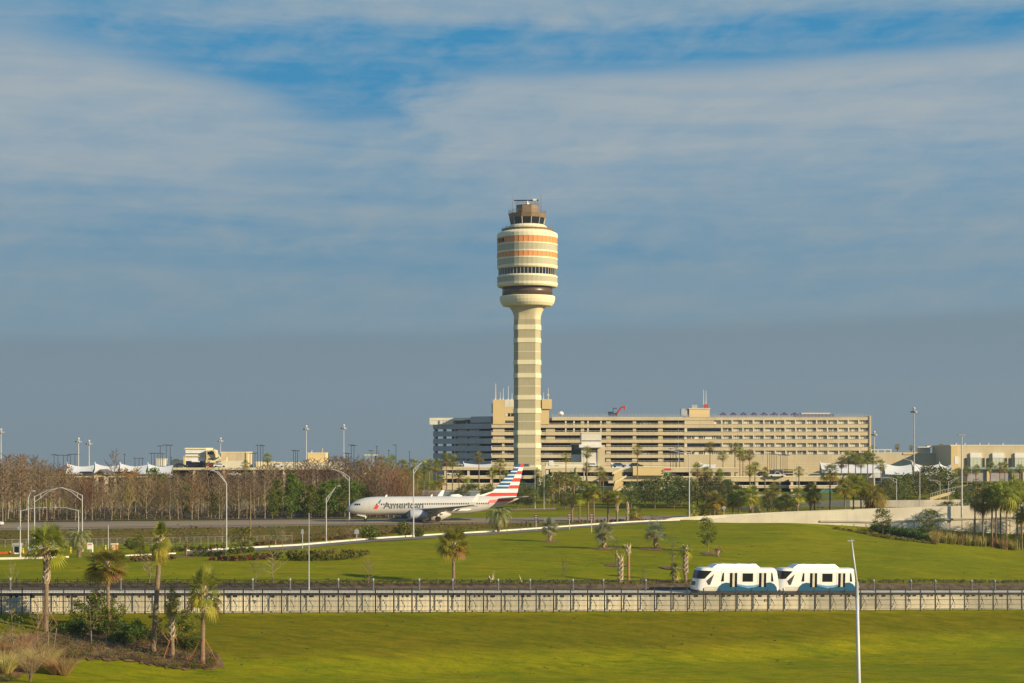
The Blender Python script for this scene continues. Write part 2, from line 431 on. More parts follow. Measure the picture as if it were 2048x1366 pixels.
for px in (57, 517, 889, 1226, 1539, 1827):
    X = wx(px, fence_d(px) + 1); mb = MB(); gbox(mb, X - .15, X + .2, 1.42, 1.497, 1.25, 1.6); local(mb, wt).build('junction_box', M_grey, wt)
M_gfloor = mat('guideway_floor', (.84, .76, .58), .9, (.74, .66, .50), .5)
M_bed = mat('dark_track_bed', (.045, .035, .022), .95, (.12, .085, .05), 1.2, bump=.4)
mb = MB(); gbox(mb, X0, X1, 1.91, 8.2, -.5, 2.295); mb.build('guideway', M_gfloor, kind='structure')
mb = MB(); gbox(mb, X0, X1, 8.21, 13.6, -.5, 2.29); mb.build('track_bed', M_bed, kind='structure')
# front fence
ft = thing('picket_fence', 'tall black steel picket fence with many posts in front of the cream wall', 'fence', gpt(0, 0, 0))
FH = 3.05
mb = MB(); x = X0
while x < X1: gbox(mb, x - .017, x + .017, -.011, .011, .12, FH - .05); x += .165
local(mb, ft).build('picket_panel', M_black, ft)
for h in (.32, 1.55, 2.28, FH - .25):
    mb = MB(); gbox(mb, X0, X1, -.045, -.012, h - .016, h + .016); local(mb, ft).build('rail', M_black, ft)
i = -36
while True:
    x = -1.45 + 2.307 * i; i += 1
    if x < X0: continue
    if x > X1 - 2: break
    mb = MB(); gbox(mb, x - .070, x + .070, -.13, -.05, -.3, FH + .12); gbox(mb, x - .08, x + .08, -.14, -.045, FH + .121, FH + .18)
    local(mb, ft).build('post', M_black, ft)
    mb = MB(); mb.tube([gpt(x + .22, .06, 2.42), gpt(x + .70, .06, 1.50), gpt(x + .18, .06, .30)], .034, 4); local(mb, ft).build('shadow_rod', M_dark, ft)  # kinked dark rods stand in for the bent post shadows on the wall
# low far fence beyond the track bed
f2 = thing('low_mesh_fence', 'low black mesh fence along the lawn edge behind the guideway', 'fence', gpt(0, 13, 2.3))
mb = MB(); x = X0
while x < X1: gbox(mb, x - .017, x + .017, 12.98, 13.01, 2.2, 3.45); x += .20
local(mb, f2).build('picket_panel', M_black, f2)
for h in (2.45, 3.38):
    mb = MB(); gbox(mb, X0, X1, 12.95, 12.975, h - .03, h + .03); local(mb, f2).build('rail', M_black, f2)
x = X0 + 1
while x < X1:
    mb = MB(); gbox(mb, x - .05, x + .05, 12.86, 12.945, 2.0, 3.6); local(mb, f2).build('post', M_black, f2); x += 2.4
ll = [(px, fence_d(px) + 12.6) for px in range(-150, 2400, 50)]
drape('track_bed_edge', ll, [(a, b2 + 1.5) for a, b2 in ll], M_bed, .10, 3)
# marker posts on the guideway
mbp = MB(); mbp.lathe([(.13, 0), (.13, 1.32), (.17, 1.33), (.17, 1.38), (.12, 1.40)], 8); post_me = mbp.mesh('bollard_post', mat('bollard_grey', (.115, .115, .12), .6))
mbh = MB(); mbh.lathe([(.14, 1.405), (.15, 1.58), (.10, 1.66)], 8); mbh.box((-.02, -.16, 1.45), (.12, .10, .16)); head_me = mbh.mesh('bollard_head', mat('bollard_head_grey', (.34, .335, .33), .5))
bp_px = [22, 242, 505, 580, 676, 746, 838, 905, 996, 1060, 1146, 1207, 1292, 1750, 1825, 1874, 1947, 1994]
where = ['behind the grey bare sapling at the lower left', 'behind the pink-flowered bushes', 'beside the bare shrub pair beyond the guideway', 'nearest the slim white pole', 'with no plant near it, first after the slim white pole',
         'left of the lone bare bush', 'midway between the lone bare bush and the tall palm', 'against the trunk of the lone tall palm', 'beside the broken palm stump', 'midway between broken stump and dead stub palm',
         'left of the small withered bush', 'just left of the bootjack palm stump', 'between the bare pole trunk and the train', 'nearest right of the white train', 'second right of the white train',
         'third right of the white train', 'fourth right of the white train', 'last one, far right of the white train']
for px, wl in zip(bp_px, where):
    dd = fence_d(px) + 7.6; X = wx(px, dd) - GN.x * 7.6 
    p = gpt(X, 7.6, 2.3)
    o = thing('marker_post', 'grey marker post ' + wl, 'marker post', p, GYAW, 'grey marker posts along the guideway')
    link('shaft', post_me, o); link('lamp_head', head_me, o)
# ================================================================ control tower
M_cream = mat('cream_concrete', (.66, .57, .36), .8, (.59, .50, .31), .10, spec=.25, streak=.22)
M_band = mat('pale_band_concrete', (.80, .71, .47), .8, (.73, .64, .41), .12, spec=.25, streak=.15)
M_ribbed = mat('ribbed_concrete', (.46, .40, .25), .9, (.41, .355, .22), .08, spec=.15, streak=.18)
for mm_ in (M_ribbed,):
    t = mm_.node_tree; b = t.nodes['Principled BSDF']; wv = t.nodes.new('ShaderNodeTexWave'); wv.wave_type = 'BANDS'; wv.bands_direction = 'X'
    wv.inputs['Scale'].default_value = .55; tcx = t.nodes.new('ShaderNodeTexCoord'); t.links.new(tcx.outputs['Object'], wv.inputs['Vector'])
    bp = t.nodes.new('ShaderNodeBump'); bp.inputs['Strength'].default_value = .16; bp.inputs['Distance'].default_value = .10
    t.links.new(wv.outputs['Fac'], bp.inputs['Height']); t.links.new(bp.outputs[0], b.inputs['Normal'])
M_olive = mat('grey_green_panel', (.44, .40, .27), .75, (.40, .365, .245), .15)
M_orange = mat('orange_panel', (.78, .30, .095), .7, (.70, .265, .085), .25)
M_brown = mat('brown_metal', (.085, .055, .036), .35, (.075, .05, .033), .5, spec=.5)
M_cab = mat('tan_metal', (.25, .17, .095), .6, (.21, .14, .08), .6)
M_glass = mat('dark_glass', (.012, .014, .018), .08, (.016, .018, .022), spec=.6)
M_mull = mat('pale_mullion', (.50, .44, .33), .6)
TD = 672.0; TB = 2.5; TK = TD / F
def tz(py): return wz(py, TD) - TB
tw = thing('control_tower', 'tall striped airport control tower with bulbous top and orange bands', 'control tower', (wx(1054.7, TD), TD, TB), R(-3))
def oct_ring(h, ch):
    a = h - ch; return [(-a, -h), (a, -h), (h, -a), (h, a), (a, h), (-a, h), (-h, a), (-h, -a)]
def octo(mb, h, ch, z0, z1, h2=None, m=0):
    r0, r1 = oct_ring(h, ch), oct_ring(h2 or h, ch * ((h2 or h) / h)); i = len(mb.v)
    mb.v += [(x, y, z0) for x, y in r0] + [(x, y, z1) for x, y in r1]
    for j in range(8): mb.f.append((i + j, i + (j + 1) % 8, i + 8 + (j + 1) % 8, i + 8 + j)); mb.m.append(m)
    mb.f.append(tuple(i + 8 + j for j in range(8))); mb.m.append(m); mb.f.append(tuple(i + 7 - j for j in range(8))); mb.m.append(m)
HS, CH = 26.2 * TK, 1.75
mb = MB(); octo(mb, HS, CH, -1, tz(640)); mb.build('shaft', M_ribbed, tw)
for yy in (704, 773, 843, 912): 
    mb = MB(); octo(mb, HS + .03, CH, tz(yy + .5), tz(yy - .5)); mb.build('shaft_joint', M_band, tw)
for y0, y1 in ((651, 660.7), (677.4, 686.3), (721, 730), (747.3, 756.3), (791, 800), (817.3, 826.5), (861, 869.7), (886.8, 895.7), (930.3, 941)):
    mb = MB(); octo(mb, HS + .20, CH, tz(y1), tz(y0)); mb.build('shaft_band', M_band, tw)
mb = MB(); octo(mb, HS + .25, CH, -1, tz(946)); mb.build('tower_base', M_ribbed, tw)
# flared neck: octagon turning into a circle
def r_oct(th, h, ch):
    x, y = abs(math.cos(th)), abs(math.sin(th)); r = h / max(x, y)
    return min(r, (2 * h - ch) / (x + y))
mb = MB(); prof = [(640, 0, 26.2), (634, .08, 26.6), (628, .25, 28.3), (622, .5, 31), (617, .75, 34.2), (613.5, .95, 37.6), (611.5, 1, 40)]
NR = 64
for py, k, hw in prof:
    for j in range(NR):
        th = 2 * math.pi * j / NR; r = _lerp(r_oct(th, hw * TK, CH), hw * TK, k); mb.v.append((r * math.cos(th), r * math.sin(th), tz(py)))
for k in range(len(prof) - 1):
    for j in range(NR): mb.f.append((k * NR + j, k * NR + (j + 1) % NR, (k + 1) * NR + (j + 1) % NR, (k + 1) * NR + j)); mb.m.append(0)
mb.build('flared_neck', M_cream, tw, smooth=True)
mb = MB(); octo(mb, HS + .05, CH, tz(634.3), tz(633.6)); 
def ring(name, prof, m, n=40, smooth=False, ph=None):
    mb = MB(); mb.lathe([(r * TK, tz(y)) for r, y in prof], n, ph=(math.pi / n if ph is None else ph)); return mb.build(name, m, tw, smooth)
ring('collar_bowl', [(43, 613), (49, 612.4), (53, 607), (55, 601), (55.8, 594.5), (54.8, 593)], M_band, 48)
ring('brown_drum', [(50.2, 593), (50.2, 575)], M_brown, 96, True)
ring('lower_ring', [(54, 575.2), (58.5, 574.8), (60.6, 571.5), (60.8, 567)], M_band)
ring('lower_ring_panel', [(60.3, 567), (60.3, 556.6)], M_olive)
ring('lower_ring_lip', [(60.8, 556.5), (60.6, 554), (58.5, 552), (55, 551.6)], M_band)
ring('window_band', [(57.2, 551.8), (57.2, 538.6)], M_glass, 48)
mb = MB()
for j in range(48):
    th = 2 * math.pi * (j + .5) / 48; r = 57.35 * TK; mb.box((r * math.cos(th), r * math.sin(th), (tz(551.7) + tz(538.7)) / 2), (.16, .20, tz(538.7) - tz(551.7)), rz=th)
mb.build('window_mullion', M_mull, tw)
lay = [('drum_lip', [(55, 539.4), (59, 539), (60.6, 536.5), (60.8, 532.8)], M_band), ('olive_panel', [(60.3, 532.7), (60.3, 521)], M_olive), ('drum_stripe', [(60.8, 520.9), (60.8, 517.8)], M_band),
       ('orange_band', [(60.4, 517.7), (60.4, 507.6)], M_orange), ('drum_stripe', [(60.8, 507.5), (60.8, 504.7)], M_band), ('olive_panel', [(60.3, 504.6), (60.3, 492.1)], M_olive),
       ('drum_stripe', [(60.8, 492), (60.8, 489.7)], M_band), ('orange_band', [(60.4, 489.6), (60.4, 477.5)], M_orange), ('drum_shoulder', [(60.8, 477.4), (60.6, 470), (59.2, 467.6), (49.5, 463), (40, 463)], M_band)]
for nm, pr, m in lay: ring(nm, pr, m)
mb = MB()
for j in range(40):
    th = 2 * math.pi * j / 40 + math.pi / 40; r = 60.46 * TK
    for y0, y1 in ((517.5, 507.8), (489.4, 477.7)): mb.box((r * math.cos(th), r * math.sin(th), (tz(y0) + tz(y1)) / 2), (.05, .10, tz(y1) - tz(y0)), rz=th)
mb.build('panel_joint', M_brown, tw)
for px, hw in ((1000.5, 1.6), (1007.5, 2.3)):
    th = math.asin((px - 1054.7) / 60.8); mb = MB(); r = 60.5 * TK; mb.box((r * math.sin(th), -r * math.cos(th), tz(484)), (hw * 2 * TK * 1.8, .5, 7 * TK), rz=th); mb.build('louvre', M_dark, tw)
def rail_ring(name, r, y0, y1, n, m, bars=2):
    mb = MB(); r *= TK
    P = [(r * math.cos(2 * math.pi * j / n), r * math.sin(2 * math.pi * j / n)) for j in range(n + 1)]
    for k in range(bars):
        z = _lerp(tz(y1), tz(y0), k / bars); mb.tube([(x, y, z) for x, y in P], .045, 4)
    for x, y in P[:-1]: mb.tube([(x, y, tz(y0)), (x, y, tz(y1) + .05)], .05, 4)
    return mb.build(name, m, tw)
ring('gallery_wall', [(50.3, 463), (50.3, 459.2)], M_cab, 32)
rail_ring('gallery_rail', 51.3, 463, 457.5, 32, M_cab, 3)
ring('cab_skirt', [(42.8, 462), (41.5, 457.5), (38.5, 453.5), (33.5, 450.4), (30, 450.3)], M_band, 24)
ring('cab_glass', [(33.2, 450.6), (36.4, 437)], M_glass, 12)
mb = MB()
for j in range(12):
    th = 2 * math.pi * (j + .5) / 12; c_, s_ = math.cos(th), math.sin(th)
    mb.tube([(33.3 * TK * c_, 33.3 * TK * s_, tz(450.8)), (36.6 * TK * c_, 36.6 * TK * s_, tz(436.8))], .15, 4)
mb.build('cab_mullion', M_mull, tw)
ring('cab_fascia', [(36.6, 436.9), (38.7, 430), (39.3, 428.6), (22, 428.2)], M_cab, 12)
rail_ring('cab_roof_rail', 37.6, 428.6, 421.5, 12, M_cab, 3)
ring('penthouse', [(23.6, 429), (23.6, 412.4), (24.2, 412.2), (24.2, 411.4), (10, 411.2)], M_cab, 8)
rail_ring('penthouse_rail', 23.2, 411.4, 405, 8, M_cab, 2)
for px, y0, y1, th in ((1026.2, 428, 391, .10), (1082.4, 428, 391.5, .14)):
    x = (px - 1054.7) * TK; mb = MB(); mb.tube([(x, -2.2, tz(y0)), (x, -2.2, tz(y1))], [th, th * .5], 5); mb.build('whip_antenna', mat('rust_red_paint', (.30, .13, .08), .6), tw)
mb = MB(); mb.tube([(0, 0, tz(411.4)), (0, 0, tz(402))], [.42, .28], 8); mb.box((.3, .2, tz(408)), (1.4, .5, 1.2)); mb.build('radar_pedestal', M_white, tw)
mb = MB(); mb.box((-.4, 0, tz(400.8)), (9.2, .5, .42)); mb.build('radar_bar', M_dark, tw)
mb = MB(); mb.box((2.7, -.35, tz(400)), (1.6, .45, .7)); mb.build('radar_feed', M_white, tw)
mb = MB(); mb.tube([(-40.5 * TK, -3, tz(463)), (-40.5 * TK, -3, tz(455.6))], .07, 5); mb.box((-40.5 * TK, -3, tz(455)), (.5, .4, .6)); mb.build('camera_post', M_white, tw)

# ================================================================ hotel and garage block behind the tower
HD = 740.0; HB = 2.6; HK = HD / F
M_beige = mat('beige_render', (.62, .51, .33), .85, (.53, .435, .28), .06, spec=.2, streak=.42)
M_tan = mat('tan_render', (.68, .51, .25), .85, (.62, .46, .225), .08, spec=.2)
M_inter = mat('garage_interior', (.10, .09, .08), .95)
M_pale = mat('pale_render', (.72, .67, .56), .8, (.66, .61, .50), .2)
M_rail = mat('pale_rail', (.55, .52, .45), .6)
M_slate = mat('slate_and_wing_shade', (.42, .43, .45), .8, (.36, .37, .39), .1, streak=.15)  # blue-grey shade of the west wing put into its colour; plain grey elsewhere
ho = thing('hotel_building', 'long beige terminal block with open parking floors and hotel rooms behind the tower', 'building', (wx(1368, HD), HD, HB))
def hx(px): return (px - 1368) * HK
def hz_(py): return wz(py, HD) - HB
PAR = [(833.6, 841)] + [(848.8 + 15.05 * k, 855.9 + 15.05 * k) for k in range(6)]
for k, (a, b2) in enumerate(PAR):
    mb = MB(); x0 = 1104 if k == 0 else 983
    if k < 6: mb.span(hx(x0), hx(1368), -.45, 0, hz_(b2), hz_(a))
    else: mb.span(hx(983), hx(1368), -.45, 0, 0, hz_(a))
    mb.span(hx(x0), hx(1368), -.57, -.452, hz_(b2) + .12, hz_(b2) + .3)
    mb.build('parapet', M_beige, ho)
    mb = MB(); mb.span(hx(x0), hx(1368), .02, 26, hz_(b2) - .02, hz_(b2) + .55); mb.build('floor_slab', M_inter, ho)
    if k:
        mb = MB(); mb.span(hx(x0), hx(1368), -.40, -.33, hz_(a) + .42, hz_(a) + .56)
        x = x0
        while x < 1368: mb.span(hx(x), hx(x) + .08, -.38, -.34, hz_(a), hz_(a) + .42); x += 9
        mb.build('guard_rail', M_rail, ho)
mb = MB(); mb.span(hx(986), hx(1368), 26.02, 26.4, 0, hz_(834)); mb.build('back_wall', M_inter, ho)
for i, px in enumerate(range(1165, 1368, 52)):
    for k in range(6):
        a, b2 = PAR[k][1], PAR[k + 1][0]; wd = .95 if k > 2 or i % 2 else .7
        mb = MB(); mb.span(hx(px) - wd, hx(px) + wd, .03, 1.1, hz_(b2) - .02, hz_(a) + .02); mb.build('column', M_beige, ho)
for px in (1131.5, 1148, 1176, 1202):
    for k in (0, 1):
        mb = MB(); mb.span(hx(px) - .3, hx(px) + .3, -.2, .4, hz_(PAR[k + 1][0]), hz_(PAR[k][1])); mb.build('column', M_pale, ho)
# stair and lift core
mb = MB(); mb.span(hx(986), hx(1098), -.7, 13, hz_(848.6), hz_(799.2)); mb.build('core_block', M_tan, ho)
mb = MB(); mb.span(hx(1084), hx(1103.5), -1.4, 9, hz_(818), hz_(798.6)); mb.build('core_overhang', M_tan, ho)
mb = MB(); mb.span(hx(983), hx(985.9), -.2, 8, hz_(826), hz_(806.8)); mb.build('core_flue', M_pale, ho)
mb = MB(); mb.span(hx(1009.3), hx(1018.5), -.75, -.702, hz_(814), hz_(799.5)); mb.span(hx(1018.9), hx(1028.5), -.75, -.702, hz_(814), hz_(799.5)); mb.build('core_panel', M_pale, ho)
mb = MB(); mb.span(hx(1010), hx(1030), -.735, -.702, hz_(833), hz_(826.4)); mb.build('core_window', M_glass, ho)
mb = MB(); mb.span(hx(1010.2), hx(1015.5), -.77, -.74, hz_(832.8), hz_(826.7)); mb.span(hx(1021), hx(1022), -.77, -.74, hz_(832.8), hz_(826.7)); mb.build('core_window_frame', M_pale, ho)
mb = MB(); mb.span(hx(1010.4), hx(1030), -.73, -.702, hz_(846.4), hz_(841)); mb.build('core_opening', M_inter, ho)
for k in (1, 2):
    a, b2 = PAR[k][1], PAR[k + 1][0]
    mb = MB(); mb.span(hx(986), hx(1009), .3, 1.0, hz_(b2), hz_(a)); mb.span(hx(1092), hx(1110), .3, 1.0, hz_(b2), hz_(a)); mb.build('infill_wall', M_beige, ho)
for k in (3, 4, 5):
    a, b2 = PAR[k][1], PAR[k + 1][0]; mb = MB(); mb.span(hx(1004), hx(1009), .03, 1.0, hz_(b2), hz_(a)); mb.build('column', M_beige, ho)
# hotel rooms
ROWS = [(840.3, 847.9), (855.7, 863.1), (871, 877.9), (886.2, 893.9), (901.2, 908.9)]
SP = [(833.4, 840.3)] + [(ROWS[i][1], ROWS[i + 1][0]) for i in range(4)]
for a, b2 in SP:
    mb = MB(); mb.span(hx(1368.05), hx(1739.5), -.5, .50, hz_(b2), hz_(a)); mb.span(hx(1368.05), hx(1739.5), -.62, -.502, hz_(a) - .2, hz_(a)); mb.build('spandrel', M_beige, ho)
mb = MB(); mb.span(hx(1368.05), hx(1741), -.5, 20, 0, hz_(908.9)); mb.build('podium_wall', M_beige, ho)
mb = MB(); mb.span(hx(1368.05), hx(1739.5), .51, 24, hz_(908.8), hz_(834.5)); mb.build('room_wall', M_pale, ho)
mb = MB(); mb.span(hx(1738.2), hx(1741.5), -.9, 24, hz_(909), hz_(831.6)); mb.build('end_wall', M_beige, ho)
fin = MB(); fin.span(-.26, .18, -.55, .49, 0, 7.6 * HK); fin_me = fin.mesh('fin', M_pale)
def win_mesh(v):
    mb = MB(); mb.span(.5, 3.9, 1.22, 1.35, .0, 1.35, 0)
    for x in (.5, 1.3, 2.15, 3.0, 3.8): mb.span(x, x + .09, 1.17, 1.218, 0, 1.36, 1)
    r_ = random.Random(v); 
    for q in range(4):
        if r_.random() < .80: mb.span(.6 + q * .84, .6 + q * .84 + .45 + r_.random() * .28, 1.19, 1.217, .02, 1.34, 2)
    mb.span(.25, 4.1, .40, .45, .35, .41, 1)
    return mb.mesh('window', [mat('hotel_glass', (.17, .175, .17), .25, (.12, .125, .125), .8, spec=.5), M_pale, mat('curtain', (.66, .63, .54), .9)])
wms = [win_mesh(v) for v in range(5)]
for r, (a, b2) in enumerate(ROWS):
    for i in range(15):
        px = 1443 + 21.1 * i + r * .5
        if i < 14: link('window', wms[(i * 3 + r * 7 + i * r) % 5], ho, (hx(px), -.85, hz_(b2) + .05))
        link('fin', fin_me, ho, (hx(px), 0, hz_(b2)))
for r, kind in ((0, 0), (1, 1), (2, 2), (3, 1), (4, 2)):
    a, b2 = ROWS[r]; mb = MB()
    if kind == 0: mb.span(hx(1369), hx(1428), -.3, .6, hz_(b2), hz_(a), 1)
    if kind == 1: mb.span(hx(1374), hx(1440), .4, .9, hz_(b2), hz_(a) - .25, 0); mb.span(hx(1369), hx(1374), -.3, .9, hz_(b2), hz_(a), 2)
    if kind == 2:
        mb.span(hx(1369), hx(1440), .4, .9, hz_(b2), hz_(a), 2)
        for q in (1374, 1377, 1380, 1384, 1387, 1398, 1401, 1404, 1408, 1425, 1429, 1433): mb.span(hx(q), hx(q) + .42, .34, .398, hz_(b2) + .1, hz_(a) - .2, 0)
    mb.build('lounge_bay', [M_glass, M_beige, M_pale], ho)
mb = MB()
for x0, x1 in ((1104, 1368), (1368, 1739)):
    for q in (0.5, 1.1): mb.tube([(hx(x0), -.2, hz_(833.6) + q), (hx(x1), -.2, hz_(833.6) + q)], .05, 4)
    x = x0
    while x < x1: mb.tube([(hx(x), -.2, hz_(833.6)), (hx(x), -.2, hz_(833.6) + 1.15)], .05, 4); x += 7
mb.build('roof_rail', M_rail, ho)
# shaded west wing, its face turned away to the left
wa = R(180 + 45)
wg = bpy.data.objects.new('west_wing', None); COL.objects.link(wg); wg.parent = ho
wg.location = (hx(983.4), 1.0, 0); wg.rotation_euler = (0, 0, R(-43))
WLn = 34.5
for k, (a, b2) in enumerate(PAR):
    mb = MB(); mb.span(-WLn, -.05, -.3, .1, hz_(b2 + 1.4), hz_(a - 2.2) if k else hz_(842.6)); 
    if k == 6: mb.span(-WLn, -.05, -.29, .1, 0, hz_(b2 + 1.4))
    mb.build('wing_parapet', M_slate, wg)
    mb = MB(); mb.span(-WLn, -.05, .11, 11, hz_(b2) - .05, hz_(b2) + .4); mb.build('wing_slab', M_inter, wg)
mb = MB(); mb.span(-WLn, -.05, 11.02, 11.3, 0, hz_(838)); mb.build('wing_back_wall', M_inter, wg)
for k in range(1, 6):
    mb = MB()
    for x0 in (-21, -14): mb.span(x0, x0 + 5.4, .9, 1.2, hz_(PAR[k + 1][0]), hz_(PAR[k][1]) - .5)
    mb.build('wing_sky_panel', M_pale, wg)  # pale panels stand in for sky light showing through the openings
for x in (-8.2, -15.2, -22.2, -29, -34.2):
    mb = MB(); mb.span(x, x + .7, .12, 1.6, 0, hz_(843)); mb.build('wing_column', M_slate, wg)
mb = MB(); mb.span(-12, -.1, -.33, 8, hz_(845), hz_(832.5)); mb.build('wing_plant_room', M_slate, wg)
mb = MB(); x0, x1, yb = hx(872) * 1.01, hx(951), 12.0
mb.span(x0 - 2.2, x1, yb, yb + .5, hz_(840), hz_(834.6)); 
for q in (-2.2, 7.0, 17.0): mb.span(x0 + q, x0 + q + .7, yb, yb + .5, hz_(848), hz_(840))
mb.span(x0 - 2.2, x1, yb + 5, yb + 5.4, hz_(848), hz_(840)); mb.build('wing_roof_frame', M_pale, ho)

# things on the hotel roof (each its own)
def roof_thing(name, label, cat, px, py0, d, group=None): return thing(name, label, cat, pt(px, py0, d), 0, group)
o = roof_thing('plant_room', 'boxy cream plant room on the hotel roof below twin masts', 'roof room', 1399, 833, HD + 6)
mb = MB(); mb.span(-4.3, 4.3, 0, 6, -.3, 3.2); mb.build('wall', M_tan, o); mb = MB(); mb.span(-4.6, 4.6, -.3, 6.3, 3.205, 3.5); mb.build('roof_edge', M_pale, o)
mb = MB(); mb.span(-7.6, -4.7, .5, 4, .3, 3.3); mb.build('duct', M_slate, o); mb = MB(); mb.span(-3.2, -.8, 1, 3, 3.51, 4.9); mb.build('roof_fan', M_grey, o)
o = roof_thing('radio_mast', 'twin white and red radio mast on the cream roof room', 'mast', 1410, 816.6, HD + 8)
mb = MB(); mb.tube([(-.6, 0, 0), (-.6, 0, 7.8)], [.16, .08], 5); mb.tube([(.4, 0, 0), (.4, 0, 7.4)], [.16, .08], 5); mb.build('mast', M_white, o)
mb = MB(); mb.span(-.3, 1.2, -.4, .4, 0, 1.7); mb.build('cabinet', mat('signal_red', (.60, .05, .03), .6), o)
o = roof_thing('boom_lift', 'bright red bent boom standing on the hotel roof', 'crane', 1240, 832, HD + 6)
mb = MB(); mb.tube([(-1.2, 0, 0), (-1.0, 0, 1.6), (.6, 0, 3.6), (1.9, 0, 4.0), (1.9, 0, 2.7)], [.3, .35, .38, .45, .3], 6); mb.build('boom', MATS['signal_red'], o)
mb = MB(); mb.tube([(2.2, .5, 0), (2.2, .5, 3.8)], .08, 4); mb.build('pole', MATS['signal_red'], o)
o = roof_thing('roof_chiller', 'dark blue roof machine beside the red boom', 'machine', 1224, 832, HD + 6)
mb = MB(); mb.span(-1.6, .6, 0, 2, 0, 1.8); mb.span(.6, 2.4, .2, 2, 0, 1.3); mb.build('housing', mat('navy_paint', (.03, .05, .12), .5), o); mb = MB(); mb.tube([(.5, .5, 1.8), (.5, .5, 3.2), (2.1, .5, 3.3)], .18, 5); mb.build('exhaust', M_dark, o)
o = roof_thing('satellite_dome', 'small white dome on the garage roof right of the tower', 'antenna', 1122, 832.5, HD + 5)
mb = MB(); mb.lathe([(.5, 0), (.5, .4), (1.0, .5), (1.15, 1.0), (.9, 1.7), (.4, 2.0), (.05, 2.05)], 14); mb.build('dome', M_white, o, True)
um = None
M_purple = mat('purple_canvas', (.055, .03, .16), .8)
for i in range(8):
    p = pt(1446 + 20.4 * i, 833, HD + 4); lb = 'purple roof umbrella, ' + nth(i, 8) + ' in the row on the hotel roof'
    if not um:
        um = thing('roof_umbrella', lb, 'umbrella', p, 0, 'purple umbrellas on the hotel roof')
        mb = MB(); mb.lathe([(2.0, .55), (2.0, .95), (1.1, 1.25), (.12, 1.75)], 4, ph=math.pi / 4); mb.build('canopy', M_purple, um); mb = MB(); mb.tube([(0, 0, -.4), (0, 0, 1.8)], .05, 5); mb.build('pole', M_grey, um)
    else: dup(um, p, label=lb)
o = roof_thing('roof_bar', 'low tan and blue pavilion at the right end of the hotel roof', 'pavilion', 1634, 833, HD + 6)
mb = MB(); mb.span(-6.6, 5.6, 0, 5, 1.0, 1.55); mb.build('roof', M_tan, o); mb = MB(); mb.span(-9, 7.2, -.2, 5, -.3, .95); mb.build('wall', mat('blue_panel', (.05, .09, .22), .6), o)
AN = [(991, 767, .22, 'thick tan antenna mast at the left edge of the tower-side roof'), (1000.5, 784, .07, 'shortest thin antenna left of the tower'), (1006.5, 776, .09, 'pale antenna just right of the shortest one'), (1016.5, 771, .09, 'tallest thin pale antenna left of the tower'),
      (1024, 786, .08, 'thin antenna touching the tower edge on its left'), (1087, 785, .09, 'thin short antenna right of the tower'), (1096.5, 776, .10, 'antenna with a knob right of the tower')]
for px, y1, r_, lb in AN:
    o = thing('roof_antenna', lb, 'antenna', pt(px, 799.3, HD + 3), 0, 'antennas on the tan core roof'); h = (799.3 - y1) * HK
    mb = MB(); mb.tube([(0, 0, 0), (0, 0, h)], [r_ * 1.2, r_ * .7], 5); mb.build('mast', M_tan if r_ > .2 else M_white, o)
    mb = MB(); mb.box((0, 0, h * .4 if px > 1090 else .2), (.8, .5, .9) if px > 1090 else (.5, .5, .4)); mb.build('bracket', M_white if px < 1090 else M_tan, o)

# ================================================================ parking decks, terminal pieces
def deck(name, label, px0, px1, d, rows, ybase, m=M_beige, col=46, deep=22, cat='parking deck'):
    """rows: (parapet top, parapet bottom) screen heights; openings between them"""
    o = thing(name, label, cat, pt((px0 + px1) / 2, ybase, d)); k = d / F; cx = (px0 + px1) / 2
    lx = lambda p: (p - cx) * k
    lz = lambda y: (ybase - y) * k
    for a, b2 in rows:
        mb = MB(); mb.span(lx(px0), lx(px1), -.3, 0, lz(b2), lz(a)); mb.span(lx(px0) - .05, lx(px1) + .05, -.42, -.302, lz(a) - .32, lz(a) + .02, 1); mb.build('parapet', [m, M_band], o)
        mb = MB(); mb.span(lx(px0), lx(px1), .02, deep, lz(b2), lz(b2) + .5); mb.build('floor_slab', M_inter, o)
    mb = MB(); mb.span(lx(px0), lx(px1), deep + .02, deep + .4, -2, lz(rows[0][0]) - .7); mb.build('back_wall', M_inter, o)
    p = px0 + 6
    while p < px1:
        mb = MB(); mb.span(lx(p) - .4, lx(p) + .4, .03, .9, -2, lz(rows[0][1])); mb.build('column', m, o); p += col
    return o
deck('parking_deck', 'beige parking deck with palms in front, between brown trees and tower', 885, 1076, 600, [(933.5, 940), (951, 957.5), (966, 990)], 985)
deck('parking_deck', 'beige three level parking deck with a stair tower, right of the control tower', 1100, 1478, 590, [(935, 944.3), (952.5, 962.5), (972, 990)], 988)
deck('parking_deck', 'beige parking deck carrying a white pickup, below the hotel rooms', 1462, 1580, 575, [(952.5, 963), (970.5, 976), (984, 1000)], 996)
deck('parking_deck', 'right-hand low beige deck with a dark strip of openings behind tall palms', 1578, 1702, 572, [(951.5, 962.5), (970.5, 977), (989, 1003)], 998)
o = thing('stair_tower', 'beige stair tower with zigzag flights on the parking deck front', 'stair tower', pt(1236, 988, 588.5)); k = 588.5 / F
def sbox(o, nm, x0, x1, y0, y1, a, b2, m, ox=1236, oy=988, kk=None):
    kk = kk or k; mb = MB(); mb.span((x0 - ox) * kk, (x1 - ox) * kk, a, b2, (oy - y1) * kk, (oy - y0) * kk); return mb.build(nm, m, o)
sbox(o, 'wall', 1228, 1243, 944, 990, -1.6, -.4, M_tan); sbox(o, 'landing', 1216, 1229, 961, 966, -2.4, -.45, M_beige)
